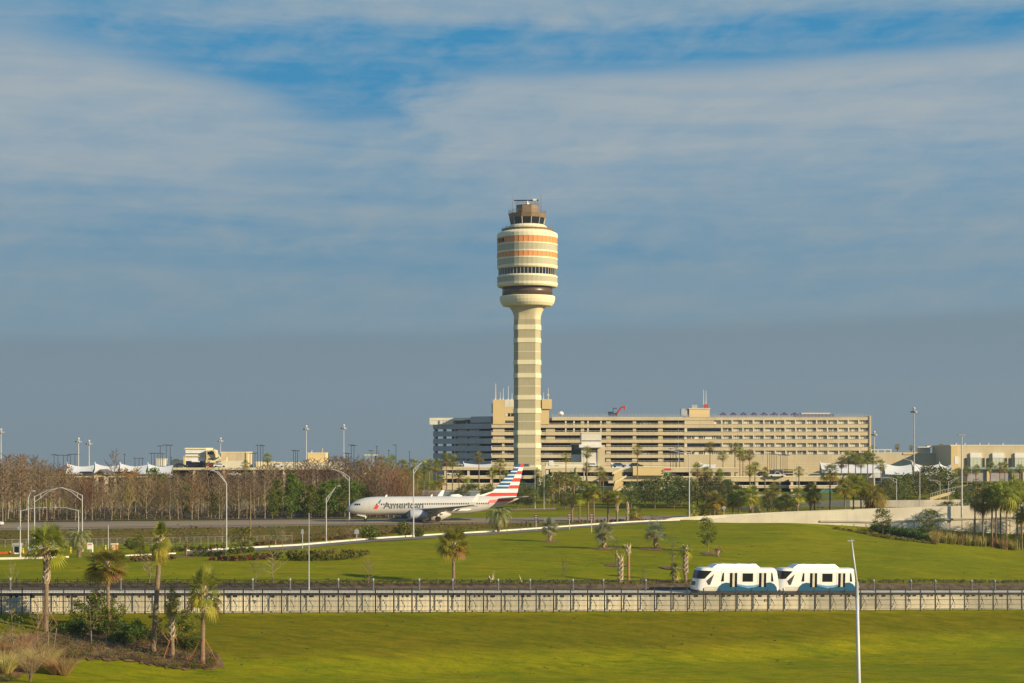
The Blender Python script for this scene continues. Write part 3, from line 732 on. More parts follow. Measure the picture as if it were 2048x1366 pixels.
for xa, ya, xb, yb in ((1224, 945, 1246, 934), (1227, 963, 1252, 950), (1232, 980, 1250, 969)):
    mb = MB(); P = [Vector(((x - 1236) * k, 0, (988 - y) * k)) for x, y in ((xa, ya), (xb, yb), (xb, yb + 4), (xa, ya + 4))]; mb.prism(P, (0, -2.4, 0), (0, -1.62, 0)); mb.build('stair_flight', M_band, o)
def block(name, label, cat, px0, px1, y0, y1, d, m, deep=10, extra=(), rz=0):
    o = thing(name, label, cat, pt((px0 + px1) / 2, y1, d), rz); k = d / F; w_, h = (px1 - px0) * k, (y1 - y0) * k
    mb = MB(); mb.span(-w_ / 2, w_ / 2, 0, deep, 0, h); mb.build('wall', m, o)
    mb = MB(); mb.span(-w_ / 2 - .12, w_ / 2 + .12, -.12, deep + .1, h + .003, h + .35); mb.build('roof_edge', M_band, o)
    for nm, xa, xb, ya, yb, pr, mm in extra:
        cx = (px0 + px1) / 2; mb = MB(); mb.span((xa - cx) * k, (xb - cx) * k, -pr, -.004, (y1 - yb) * k, (y1 - ya) * k); mb.build(nm, mm, o)
    return o
block('stair_wall', 'yellowish blank wall panel on the parking deck right of the zigzag stairs', 'wall', 1266, 1327, 935, 951, 588, M_tan, 1.2)
block('shuttle_station', 'white and beige station block in front of the garage floors', 'building', 1163, 1203, 867, 935, 640, M_pale, 12,
      (('glass_band', 1164, 1202, 881, 882.5, .05, M_glass), ('canopy_slab', 1158, 1203, 889, 895, 1.2, M_white), ('dark_bay', 1174, 1195, 897, 905, .06, M_inter), ('side_wall', 1195, 1210, 890, 935, .3, M_beige)))
block('glass_rotunda', 'dark curved glass annex left of the white station block', 'building', 1143, 1162, 889, 936, 646, M_glass, 8, (('fascia', 1148, 1162, 890, 899, .3, M_cab), ('wall', 1142, 1162, 909, 936, .35, M_pale)))
block('low_wall_building', 'low white flat-roofed building just right of the tower foot', 'building', 1092, 1172, 927, 958, 615, M_pale, 10, (('dark_doorway', 1108, 1118, 931, 950, .05, M_inter), ('vent_tower', 1098, 1107, 921, 931, .2, M_white), ('parapet', 1090, 1172, 932, 938, .4, M_band)))
# right-hand terminal
block('terminal_building', 'plain beige terminal wall with a roof garden at the right', 'building', 1742, 1901, 907, 965, 715, M_beige, 30, (('roof_step', 1806, 1842, 904.5, 909, .3, M_tan), ('dark_door', 1750, 1760, 950, 962, .05, M_inter), ('base_stripe', 1742, 1901, 945, 947, .08, M_tan)))
tb = block('terminal_building', 'beige terminal with three white window bays at far right edge', 'building', 1901, 2110, 891.5, 962, 690, M_beige, 30, (('corner_shade', 1901, 1914, 892, 962, .9, M_tan), ('sign_panel', 1908, 1915.5, 913, 928, 1.0, M_white), ('base_wall', 1901, 2110, 938, 962, .3, M_inter)))
kk = 690 / F
for i, px in enumerate((1951, 1995.5, 2040, 2084)):
    mb = MB(); mb.span(-2.2, 2.2, -.72, -.02, 5.0, 6.8); f = mb.build('window_bay', M_white, tb); f.location = ((px - 2005.5) * kk, 0, (962 - 935) * kk - 1.2)
    mb = MB(); mb.span(-2.1, 2.1, -.6, -.015, .2, 4.99); mb.build('pane', mat('pale_green_glass', (.56, .60, .48), .2, (.50, .54, .43), 1.0, spec=.5), f)
    mb = MB()
    for q in range(5): mb.span(-2.12, 2.12, -.66, -.602, .2 + q * 1.15, .3 + q * 1.15)
    for q in (-2.1, -.7, .6, 2.0): mb.span(q, q + .1, -.67, -.603, .2, 4.98)
    mb.build('mullion', M_pale, f)
    for q0, q1 in ((-4.0, -3.3), (2.9, 3.5)): mb = MB(); mb.span(q0, q1, -.35, -.01, .2, 4.9); mb.build('side_louvre', M_dark, f)
for i, px in enumerate((1911, 1928.5, 1958, 1975.5, 2004.5)):
    o = thing('roof_vent', 'grey roof vent, ' + nth(i, 5) + ' on the far right terminal', 'vent', pt(px, 890, 694), 0, 'round vents on the right terminal roof'); mb = MB(); mb.lathe([(.45, 0), (.45, .45), (.6, .5), (.6, .75), (.3, .8)], 10); mb.build('cowl', M_grey, o)
o = thing('covered_walkway', 'long green-roofed walkway below the white window bays', 'walkway', pt(1995, 957, 640)); k6 = 640 / F
mb = MB(); mb.prism([Vector((0, -1.5, (957 - 938.5) * k6)), Vector((0, 1.5, (957 - 938.5) * k6)), Vector((0, 1.2, (957 - 934.5) * k6)), Vector((0, -.6, (957 - 934.5) * k6))], (-60 * k6, 0, 0), (110 * k6, 0, 0)); mb.build('roof', mat('green_roof_glass', (.25, .33, .28), .4), o)
mb = MB(); mb.span(-60 * k6, 110 * k6, .2, 1.2, -1, (957 - 938.6) * k6); mb.build('screen_wall', mat('mauve_fabric', (.30, .28, .29), .8, (.36, .34, .34), .3), o)
for q in (-20, 30, 52, 95): mb = MB(); mb.span(q * k6 - .35, q * k6 + .35, -.5, .18, -1, (957 - 938.6) * k6); mb.build('pillar', M_tan, o)
o = thing('pergola', 'white roof pergola above the plain terminal wall', 'pergola', pt(1762, 906.5, 718))
mb = MB()
for q in range(9): mb.span(-4.2 + q * 1.0, -3.95 + q * 1.0, -.3, 2.6, 1.45, 1.7)
mb.span(-4.3, 4.3, -.1, .1, 1.25, 1.44); mb.build('beam', M_white, o); mb = MB()
for q in (-4, -1.4, 1.4, 3.8): mb.span(q, q + .35, -.15, .15, 0, 1.24)
mb.build('post', M_tan, o)
o = thing('pergola', 'long white roof arbour among roof plants beside the tallest right block', 'pergola', pt(1868, 906.5, 716))
mb = MB(); mb.span(-6.5, 7.5, 0, 3, 2.3, 2.6); mb.span(-2.5, 5, 1.2, 2, 2.61, 3.0); mb.build('beam', M_pale, o); mb = MB(); mb.span(-6.4, -1, 2.4, 2.8, 0, 2.29); mb.span(.5, 7.4, 2.4, 2.8, 0, 2.29); mb.build('wall', M_pale, o)
# left-hand terminal pieces
o = block('terminal_building', 'white and tan two storey terminal block with outside stairs at left', 'building', 371, 412, 897.5, 940, 690, M_white, 16,
      (('roof_edge_strip', 369, 413, 897, 898.5, .3, M_band), ('balcony_rail', 371, 411, 906, 906.6, .5, M_rail), ('mid_band', 367, 414, 911.5, 913.2, .4, M_tan), ('ground_glass', 372, 411, 922, 936, .05, M_glass), ('door_canopy', 384, 400, 922, 924, .8, M_white), ('pier', 367, 371, 913, 940, .2, M_tan), ('pier', 411, 414, 913, 940, .2, M_tan)))
o = block('terminal_building', 'tan windowless block right of the white stair block', 'building', 442, 494, 905.5, 940, 694, M_beige, 14, (('lower_band', 446, 494, 922, 936, .1, M_pale), ('pier', 492, 495.5, 905, 936, .3, M_tan)))
o = thing('stair_tower', 'open tan stair flights between the white block and the tan block', 'stair tower', pt(428, 940, 688)); k = 688 / F
sbox(o, 'wall', 412.5, 431, 900, 940, 0, 5, M_tan, 428, 940); sbox(o, 'landing', 431, 453, 915, 922, -.6, 3, M_beige, 428, 940); sbox(o, 'dark_opening', 415, 428, 903, 909, -.05, -.01, M_inter, 428, 940); sbox(o, 'dark_opening', 417, 427, 916, 920, -.05, -.01, M_inter, 428, 940)
for P in (((430, 898), (440, 912), (440, 916), (430, 902)), ((413, 921), (430, 921), (442, 914), (442, 917), (430, 925), (413, 925)), ((430, 929), (453, 920), (453, 924), (432, 934))):
    mb = MB(); mb.prism([Vector(((x - 428) * k, 0, (940 - y) * k)) for x, y in P][::-1], (0, -1.6, 0), (0, -.65, 0)); mb.build('stair_flight', M_band, o)
block('roof_block', 'plain tan rooftop block with small aerials above the brown trees', 'building', 615.5, 653, 907, 930, 705, M_tan, 10, (('corner_strip', 650, 653, 907, 930, .1, M_band), ('aerial', 623, 624.4, 901, 907, .1, M_white), ('aerial', 644.5, 646, 896, 907, .1, M_tan)))
block('long_wall', 'long low cream wall topped with pipes above the brown trees', 'wall', 510, 740, 926, 948, 700, M_pale, 8, (('panel', 513, 551, 923, 944, .3, M_band), ('tan_strip', 560, 735, 931, 932, .05, M_tan)))  # thin tan strip along the wall
block('site_cabin', 'boxy pale blue cabin between palms and dark lamp posts', 'cabin', 728.5, 752, 911, 934, 690, mat('blue_cabin_paint', (.26, .36, .50), .7), 8, (('rail', 744, 751, 920.5, 921.2, .3, M_white), ('rail', 744, 751, 923, 923.7, .3, M_white), ('corner_post', 751, 752.6, 911, 934, .2, M_dark)))
block('low_roof_hut', 'tiny pale rooftop hut behind the dark lamp posts at left', 'hut', 313, 330, 919, 932, 690, M_pale, 6)
block('low_roof_hut', 'long flat pale roof with plant boxes left of the white block', 'hut', 343, 369, 922, 938, 700, M_pale, 6, (('plant_box', 347, 358, 918, 922, .2, M_tan),))
deck('parking_deck', 'parked-car deck with a pale edge line below the white stair block', 322, 700, 640, [(935.5, 940)], 972, M_beige, 60)
deck('parking_deck', 'dark parking deck half hidden by bare trees left of the pavilion', 84, 330, 570, [(952.5, 955), (985, 992)], 990, M_beige, 70)
o = thing('gable_pavilion', 'tan gabled pavilion with two stone piers among bare trees', 'pavilion', pt(203, 985, 520)); k = 520 / F
mb = MB(); mb.prism([Vector(((x - 203) * k, 0, (985 - y) * k)) for x, y in ((186, 950), (203, 938.5), (222, 949.5), (222, 951.5), (203, 942), (186, 953))][::-1], (0, -2, 0), (0, 8, 0)); mb.build('roof', mat('brown_shingle', (.16, .13, .10), .9), o)
mb = MB(); mb.prism([Vector(((x - 203) * k, 0, (985 - y) * k)) for x, y in ((192, 950.5), (203, 942.5), (214, 950.5))][::-1], (0, -1, 0), (0, -.7, 0)); mb.build('gable', M_tan, o)
for q in (193.5, 213.5): mb = MB(); mb.span((q - 203) * k - .55, (q - 203) * k + .55, -1.5, -.4, 0, (985 - 950.6) * k); mb.build('pier', M_beige, o)
sbox(o, 'lintel', 192, 215, 951, 953.5, -1.3, -.6, M_tan, 203, 985); sbox(o, 'window', 196, 211, 954, 968, 1, 1.2, M_glass, 203, 985)
# white tensile tents
M_tent = mat('white_tent_fabric', (.62, .62, .62), .7, (.57, .58, .60), .2, spec=.2)
def tent(label, px0, px1, ytop, ybot, d, sag=.35, group=None):
    k = d / F; o = thing('fabric_tent', label, 'tent', pt(px0, ybot, d), 0, group); w_, h = (px1 - px0) * k, (ybot - ytop) * k
    mb = MB(); n, m_ = 14, 8
    def P(u, v, off=0):
        ridge = h * (1 - sag * .55 * math.sin(math.pi * u) - .10 * u)
        y = -3.5 + 3.5 * v; z = ridge * (.18 + .82 * v ** 1.6); return (u * w_ + .3 * math.sin(math.pi * v) * (1 - 2 * u), y, z + off)
    for i in range(n):
        for j in range(m_):
            for off in (0, -.06):
                mb.face((P(i / n, j / m_, off), P((i + 1) / n, j / m_, off), P((i + 1) / n, (j + 1) / m_, off), P(i / n, (j + 1) / m_, off)))
            q = lambda u, v: (P(u, v)[0], -P(u, v)[1] + .05, P(u, v)[2])
            mb.face((q(i / n, j / m_), q(i / n, (j + 1) / m_), q((i + 1) / n, (j + 1) / m_), q((i + 1) / n, j / m_)))
    mb.build('canopy', M_tent, o, True)
    mb = MB(); mb.tube([(0, 0, -1), (0, 0, h + .5)], .12, 6); mb.build('mast', M_white, o)
    mb = MB(); mb.span(.1, w_ - .1, -.2, .2, -1.0, h * .17); mb.build('skirt', M_tent, o)
for i, (a, b2, yt) in enumerate(((134, 190, 927), (190, 240, 926.5), (240, 296, 926.5), (296, 346, 927.5))): tent('white peaked tent, ' + nth(i, 4) + ' of the row beyond the bare trees', a, b2, yt, 952, 610, group='white tents beyond the bare trees')
for i, (a, b2, yt) in enumerate(((1766, 1824, 925.5), (1824, 1879, 925), (1879, 1902, 926))): tent('white peaked tent, ' + nth(i, 3) + ' of the row below the plain terminal wall', a, b2, yt, 953, 640, group='white tents below the right terminal')
tent('wide white tent hidden behind the palms left of the high mast', 1640, 1762, 925, 950, 660, .2)
tent('white tent canopy behind the Y-shaped lamp below the hotel', 1398, 1432, 925, 955, 630, .15)
tent('small white tent on the upper deck right of the station block', 1222, 1262, 926, 937, 640, .5)
tent('white awning on the deck left of the tower', 927, 985, 926, 937, 640, .4)
# pale timber lattice fronts under the hotel
def lattice(label, px0, px1, y0, y1, d):
    k = d / F; o = thing('trellis_screen', label, 'trellis', pt(px0, y1, d)); w_, h = (px1 - px0) * k, (y1 - y0) * k; mb = MB()
    for q in range(6): mb.span(0, w_, -.1, .05, h * q / 5 - .12, h * q / 5 + .12)
    n = max(2, int(w_ / 3.6))
    for q in range(n + 1): mb.span(w_ * q / n - .15, w_ * q / n + .15, -.16, -.102, 0, h)
    mb.build('beam', M_tan, o); mb = MB()
    for q in range(n):
        if q % 2: mb.tube([(w_ * q / n, -.2, h * .2), (w_ * (q + 1) / n, -.2, h * .6)], .14, 4); mb.tube([(w_ * q / n, -.2, 0), (w_ * (q + 1) / n, -.2, h * .4)], .14, 4)
    mb.build('brace', M_band, o)
lattice('pale timber lattice front left of the dark lamp cluster', 1448, 1536, 927, 952, 690); lattice('pale timber lattice front right of the dark lamp cluster', 1566, 1640, 926, 952, 690)
block('dark_entrance', 'dark entrance recess behind the white pickup', 'entrance', 1542, 1586, 940, 954, 692, M_inter, 3)
# distant road barriers and overpass at the right
def wall_run(name, label, cat, pts, thick, m, cap=None, zb=None):
    """pts: (px, distance, top row, bottom row)"""
    o = thing(name, label, cat, (wx(*pts[0][:2]), pts[0][1], 0)); mb = MB(); mc = MB(); L = o.location
    for a, b2 in zip(pts, pts[1:]):
        P = []
        for q in (a, b2):
            x, y = wx(q[0], q[1]), q[1]; zt, zb_ = wz(q[2], q[1]), wz(q[3], q[1])
            P.append((Vector((x, y, zb_)) - L, Vector((x, y, zt)) - L))
        u = Vector((0, thick, 0)); (a0, a1), (b0, b1) = P
        mb.face((a0, b0, b1, a1)); mb.face((a1, b1, b1 + u, a1 + u)); mb.face((b0 + u, a0 + u, a1 + u, b1 + u))
        for e0, e1, flip in ((a0, a1, False), (b0, b1, True)):
            q = (e0, e1, e1 + u, e0 + u); mb.face(q if not flip else q[::-1])
        if cap:
            h0, h1, pr = cap; f = Vector((0, -pr, 0)); c0, c1, d0, d1 = a1 + Vector((0, 0, -h1)), a1 + Vector((0, 0, -h0)), b1 + Vector((0, 0, -h1)), b1 + Vector((0, 0, -h0))
            e = Vector((0, -.004, 0)); mc.face((c0 + f, d0 + f, d1 + f, c1 + f)); mc.face((c1 + f, d1 + f, d1 + e, c1 + e)); mc.face((c0 + e, d0 + e, d0 + f, c0 + f))
    mb.build('wall_face', m, o)
    if cap: mc.build('deck_edge', M_conc, o)
    return o
wall_run('road_barrier', 'pale curved road barrier wall behind the row of tall palms', 'barrier', [(1470, 470, 1017, 1021), (1580, 455, 1003.5, 1013), (1700, 448, 1001, 1013.5), (1850, 446, 1000, 1014), (1985, 446, 998, 1014), (2150, 446, 996, 1014)], .5, M_conc)
wall_run('road_barrier', 'small white barrier wall below the lower parking openings', 'barrier', [(1486, 540, 990, 1001), (1600, 535, 987, 1000), (1640, 532, 989, 1001), (1665, 530, 992, 1002)], .5, M_band)
M_over = mat('overpass_concrete', (.72, .64, .50), .85, (.60, .53, .41), .18, spec=.2, streak=.22)
OW = [(1343, 389, 1055.5, 1062), (1394, 391, 1045, 1064), (1440, 391, 1037, 1066), (1500, 391, 1031, 1068), (1570, 391, 1026.5, 1070), (1640, 391, 1023, 1075), (1700, 391, 1020, 1088), (1750, 391, 1018, 1100), (1800, 391, 1015.8, 1110), (1875, 391, 1013.3, 1115), (1950, 391, 1011, 1118), (2060, 391, 1008.5, 1120), (2200, 391, 1004, 1125), (2500, 391, 996, 1130)]
ov_ = wall_run('overpass', 'long pale concrete overpass wall curving up behind the lawn at right', 'overpass', OW, 1.0, M_over)
L = ov_.location; mc = MB()
for a, b2 in zip(OW[5:], OW[6:]):
    P = []
    for q in (a, b2):
        tt = max(0, min(1, (q[0] - 1640) / 110)); x, y = wx(q[0], q[1]), q[1] - .25; drop = _lerp(2.3, 3.0, tt)
        P.append((Vector((x, y, wz(q[2], q[1]) - drop)) - L, Vector((x, y, wz(q[2], q[1]) - drop + .35)) - L))
    (c0, c1), (d0, d1) = P; e = Vector((0, .245, 0)); mc.face((c0, d0, d1, c1)); mc.face((c1, d1, d1 + e, c1 + e)); mc.face((c0 + e, d0 + e, d0, c0))
mc.build('deck_edge', M_conc2, ov_)
mj = MB()
for q in range(1660, 2300, 24):
    i = max(j for j in range(len(OW)) if OW[j][0] <= q); a, b2 = OW[i], OW[min(i + 1, len(OW) - 1)]; t_ = (q - a[0]) / max(1, b2[0] - a[0]); dd = _lerp(a[1], b2[1], t_); x = wx(q, dd) - L.x
    mj.span(x - .05, x + .05, dd - L.y - .03, dd - L.y - .004, wz(_lerp(a[3], b2[3], t_), dd), wz(_lerp(a[2], b2[2], t_), dd) - 3.1)
mj.build('panel_joint', M_dark, ov_)
wall_run('ramp_parapet', 'low pale parapet starting at the top of the perimeter road', 'parapet', [(1306, 398, 1045.5, 1049), (1345, 399, 1035.3, 1055), (1450, 401, 1029.5, 1052), (1570, 402, 1023.5, 1045), (1700, 402, 1018.5, 1040), (1800, 402, 1015, 1036), (1960, 402, 1010.5, 1030), (2200, 402, 1004, 1026)], .4, M_over)
o = thing('footbridge', 'small railed footbridge rising behind the palms at right', 'bridge', pt(1860, 1001, 500)); L = o.location; mb = MB(); mr = MB(); ms_ = MB()
bp_ = [(1860, 1001.5), (1885, 994), (1910, 988), (1935, 984), (1962, 978)]
for a, b2 in zip(bp_, bp_[1:]):
    for dd in (500, 506):
        p, q = pt(*a, dd) - L, pt(*b2, dd) - L; mb.face((p, q, q + Vector((0, 0, .9)), p + Vector((0, 0, .9)))); mb.face((p + Vector((0, .3, 0)), p + Vector((0, .3, .9)), q + Vector((0, .3, .9)), q + Vector((0, .3, 0)))); mb.face((p + Vector((0, 0, .9)), q + Vector((0, 0, .9)), q + Vector((0, .3, .9)), p + Vector((0, .3, .9))))
        mr.tube([p + Vector((0, 0, 1.9)), q + Vector((0, 0, 1.9))], .06, 4)
        for j in range(5): s_ = p.lerp(q, j / 5); ms_.tube([s_ + Vector((0, 0, .9)), s_ + Vector((0, 0, 2.0))], .05, 4)
    p, q = pt(*a, 500) - L, pt(*b2, 500) - L; u = Vector((0, 6, 0)); mb.face((p + Vector((0, .3, .3)), q + Vector((0, .3, .3)), q + u + Vector((0, 0, .3)), p + u + Vector((0, 0, .3))))
mb.build('deck', M_tan, o); mr.build('rail', M_rail, o); ms_.build('baluster', M_rail, o)
# ================================================================ airliner
M_sil = mat('silver_paint', (.53, .515, .485), .30, (.48, .47, .44), .15, spec=.5)
M_wing = mat('wing_grey', (.30, .30, .31), .45, (.26, .26, .27), .2, spec=.4)
M_red = mat('livery_red', (.66, .045, .03), .4, (.60, .04, .028), spec=.5)
M_blue = mat('livery_blue', (.02, .12, .27), .4, (.018, .105, .24), spec=.5)
M_livw = mat('livery_white', (.78, .77, .74), .4, (.74, .73, .70), spec=.5)
M_char = mat('lettering_grey', (.10, .11, .13), .5)
M_tyre = mat('tyre_rubber', (.018, .017, .016), .85)
M_nac = mat('nacelle_blue_grey', (.40, .42, .46), .35, (.36, .38, .42), spec=.5)
PD = 391.0; MG = 19.6
pl = thing('passenger_airliner', 'silver twin-jet airliner with red white and blue striped tail on the taxiway', 'airplane', (wx(870.5, PD), PD, .11), R(194.5))
def lx_(s): return MG - s
ST = [(0, .04, 2.72), (.25, .42, 2.76), (.7, .78, 2.86), (1.3, 1.10, 2.98), (2.0, 1.38, 3.12), (2.9, 1.62, 3.26), (4.0, 1.80, 3.36), (5.4, 1.90, 3.42), (7, 1.94, 3.44)] + [(7 + q * 1.7, 1.94, 3.44) for q in range(1, 11)] + \
     [(25.5, 1.94, 3.45), (27.5, 1.88, 3.52), (29.5, 1.72, 3.68), (31.5, 1.48, 3.90), (33.5, 1.18, 4.16), (35.5, .84, 4.42), (37.2, .50, 4.66), (38.3, .24, 4.82), (38.6, .08, 4.86)]
def fus(s):
    for a, b2 in zip(ST, ST[1:]):
        if s <= b2[0]:
            t = (s - a[0]) / (b2[0] - a[0]); return _lerp(a[1], b2[1], t), _lerp(a[2], b2[2], t)
    return ST[-1][1:]
def side(s, z, off=.02):
    r, zc = fus(s); q = max(-.98, min(.98, (z - zc) / (r * 1.03))); return Vector((lx_(s), r * .97 * math.sqrt(1 - q * q) + off, z))
mb = MB(); NF = 36
for s, r, zc in ST:
    for j in range(NF): th = 2 * math.pi * j / NF; mb.v.append((lx_(s), r * .97 * math.cos(th), zc + r * 1.03 * math.sin(th)))
for k in range(len(ST) - 1):
    for j in range(NF): mb.f.append((k * NF + j, (k + 1) * NF + j, (k + 1) * NF + (j + 1) % NF, k * NF + (j + 1) % NF)); mb.m.append(0)
mb.f.append(tuple(reversed(range(NF)))); mb.m.append(0); e = (len(ST) - 1) * NF; mb.f.append(tuple(e + j for j in range(NF))); mb.m.append(0)
mb.build('fuselage', M_sil, pl, True)
def patch(name, poly, m, n=6, off=.02, parent=None, far=False, fn=side):
    """poly: four (s, z) corners, wrapped on the skin"""
    mb = MB(); a, b2, c, d_ = [Vector(p) for p in poly]; g_ = [[a.lerp(b2, i / n).lerp(d_.lerp(c, i / n), j / n) for i in range(n + 1)] for j in range(n + 1)]
    for j in range(n):
        for i in range(n):
            q = [fn(p.x, p.y, off) for p in (g_[j][i], g_[j][i + 1], g_[j + 1][i + 1], g_[j + 1][i])]
            if far: q = [Vector((p.x, -p.y, p.z)) for p in q]
            mb.face(q)
    return mb.build(name, m, parent or pl)
M_cockpit = M_glass
for k, q in enumerate((((1.35, 3.62), (1.75, 3.60), (1.95, 3.98), (1.72, 4.02)), ((1.82, 3.60), (2.28, 3.60), (2.40, 4.0), (2.02, 4.0)), ((2.36, 3.62), (2.72, 3.66), (2.72, 3.98), (2.48, 4.0)))):
    patch('cockpit_window', q, M_glass, 3); patch('cockpit_window', q, M_glass, 3, far=True)
win = MB(); win.box((0, .0, 0), (.26, .02, .36)); win_me2 = win.mesh('cabin_window', M_glass)
s = 6.3; k = 0
while s < 31.6:
    if not (17.0 < s < 17.4): 
        p = side(s, 3.80, .012); link('cabin_window', win_me2, pl, p)
    s += .508
for s, wd in ((4.6, .85), (31.95, .75)):
    z0, z1 = 2.75, 4.55
    for a in ((s, z0), (s + wd, z0)): patch('door_seam', ((a[0], z0), (a[0] + .04, z0), (a[0] + .04, z1), (a[0], z1)), M_wing, 4, .012)
# emblem and name
patch('emblem_stroke', ((6.85, 4.55), (7.35, 4.95), (7.05, 4.20), (6.45, 3.98)), M_blue, 4, .025)
patch('emblem_stroke', ((6.05, 3.80), (6.75, 3.55), (6.35, 2.82), (5.55, 2.82)), M_red, 4, .025)
patch('emblem_stroke', ((6.75, 4.0), (6.98, 3.93), (6.78, 3.6), (6.45, 3.72)), M_livw, 3, .026)
import bmesh
def lettering(txt, name, width, height, place, m, parent, slices=7, bold=.012):
    cu = bpy.data.curves.new('lettering', 'FONT'); cu.body = txt; cu.offset = bold; cu.resolution_u = 4
    tmp = bpy.data.objects.new('lettering_tmp', cu); COL.objects.link(tmp); bpy.context.view_layer.update()
    me = bpy.data.meshes.new_from_object(tmp.evaluated_get(bpy.context.evaluated_depsgraph_get()))
    bpy.data.objects.remove(tmp); bpy.data.curves.remove(cu)
    bm = bmesh.new(); bm.from_mesh(me); xs = [v.co.x for v in bm.verts]; ys = [v.co.y for v in bm.verts]
    x0, x1, y1 = min(xs), max(xs), max(ys); y0 = 0.0
    for q in range(1, slices):
        bmesh.ops.bisect_plane(bm, geom=bm.verts[:] + bm.edges[:] + bm.faces[:], plane_co=(0, _lerp(min(ys), y1, q / slices), 0), plane_no=(0, 1, 0))
    for v in bm.verts: v.co = place((v.co.x - x0) / (x1 - x0) * width, (v.co.y - y0) / (y1 - y0) * height)
    bm.to_mesh(me); bm.free(); me.materials.clear(); me.materials.append(m); me.name = name
    return link(name, me, parent)
lettering('American', 'airline_name', 8.9, 1.32, lambda u, v: side(7.65 + u, 2.92 + v, .03), M_char, pl, 9, .018)
lettering('N935AN', 'registration', 1.25, .26, lambda u, v: side(27.6 + u, 3.12 + v, .03), M_wing, pl, 3, .01)
# fin with striped rows
def fz(y): return 12.5 - (y - 45) * .02057
def fle(z): return 38.35 - (12.5 - z) * (38.35 - 32.5) / 6.1 if z > 6.4 else 32.5 - (6.4 - z) * 2.6
def fte(z): return 39.75 - (12.5 - z) * .235
mb = MB()
def frow(y0, y1, c0, c1, m):
    z0, z1 = fz(y1), fz(y0); Q = []
    for z in (z0, z1):
        a, b2 = fle(z), fte(z); th = .30 - .022 * (z - 5)
        for c_ in (c0, c1):
            s_ = _lerp(a, b2, c_); h = max(.015, th * math.sin(math.pi * min(.98, max(.02, .15 + c_ * .8))) ) if 0 < c_ < 1 else .03
            Q.append((lx_(s_), h, z))
    for sg in (1, -1):
        q = [(x, y * sg, z) for x, y, z in (Q[0], Q[1], Q[3], Q[2])]; mb.face(q, m)
    if c0 == 0: mb.face([(Q[0][0], .03, z0), (Q[0][0], -.03, z0), (Q[2][0], -.03, z1), (Q[2][0], .03, z1)], m)
    if c1 == 1: mb.face([(Q[1][0], .03, z0), (Q[1][0], -.03, z0), (Q[3][0], -.03, z1), (Q[3][0], .03, z1)], m)
aft = [(45, 80, 1), (80, 122, 0), (122, 158, 1), (158, 198, 0), (198, 238, 1), (238, 275, 0), (275, 312, 1)]
fro = [(45, 80, 2), (80, 92, 0), (92, 120, 2), (120, 132, 0), (132, 158, 2), (158, 170, 0), (170, 195, 2), (195, 210, 0), (210, 235, 2), (235, 248, 0), (248, 275, 2), (275, 287, 0), (287, 312, 2)]
for a, b2, m in aft: frow(a, b2, .54, 1, m)
for a, b2, m in fro: frow(a, b2, 0, .25, m); frow(a, b2, .25, .54, m)
for a, b2, m in ((312, 340, 0), (340, 355, 0), (355, 392, 1), (392, 432, 0)): frow(a, b2, 0, .3, 0 if m == 1 and a < 340 else m); frow(a, b2, .3, .7, m); frow(a, b2, .7, 1, m)
mb.build('tail_fin', [M_livw, M_red, M_blue], pl)
patch('tail_stripe', ((31.6, 4.55), (37.4, 4.95), (37.1, 4.35), (30.9, 3.85)), M_red, 10, .03)
mb = MB(); mb.prism([Vector((lx_(s_), 0, z)) for s_, z in ((28.2, 5.2), (32.6, 6.45), (34, 6.45), (34, 5.0))], (0, -.10, 0), (0, .10, 0)); mb.build('dorsal_fin', M_livw, pl)
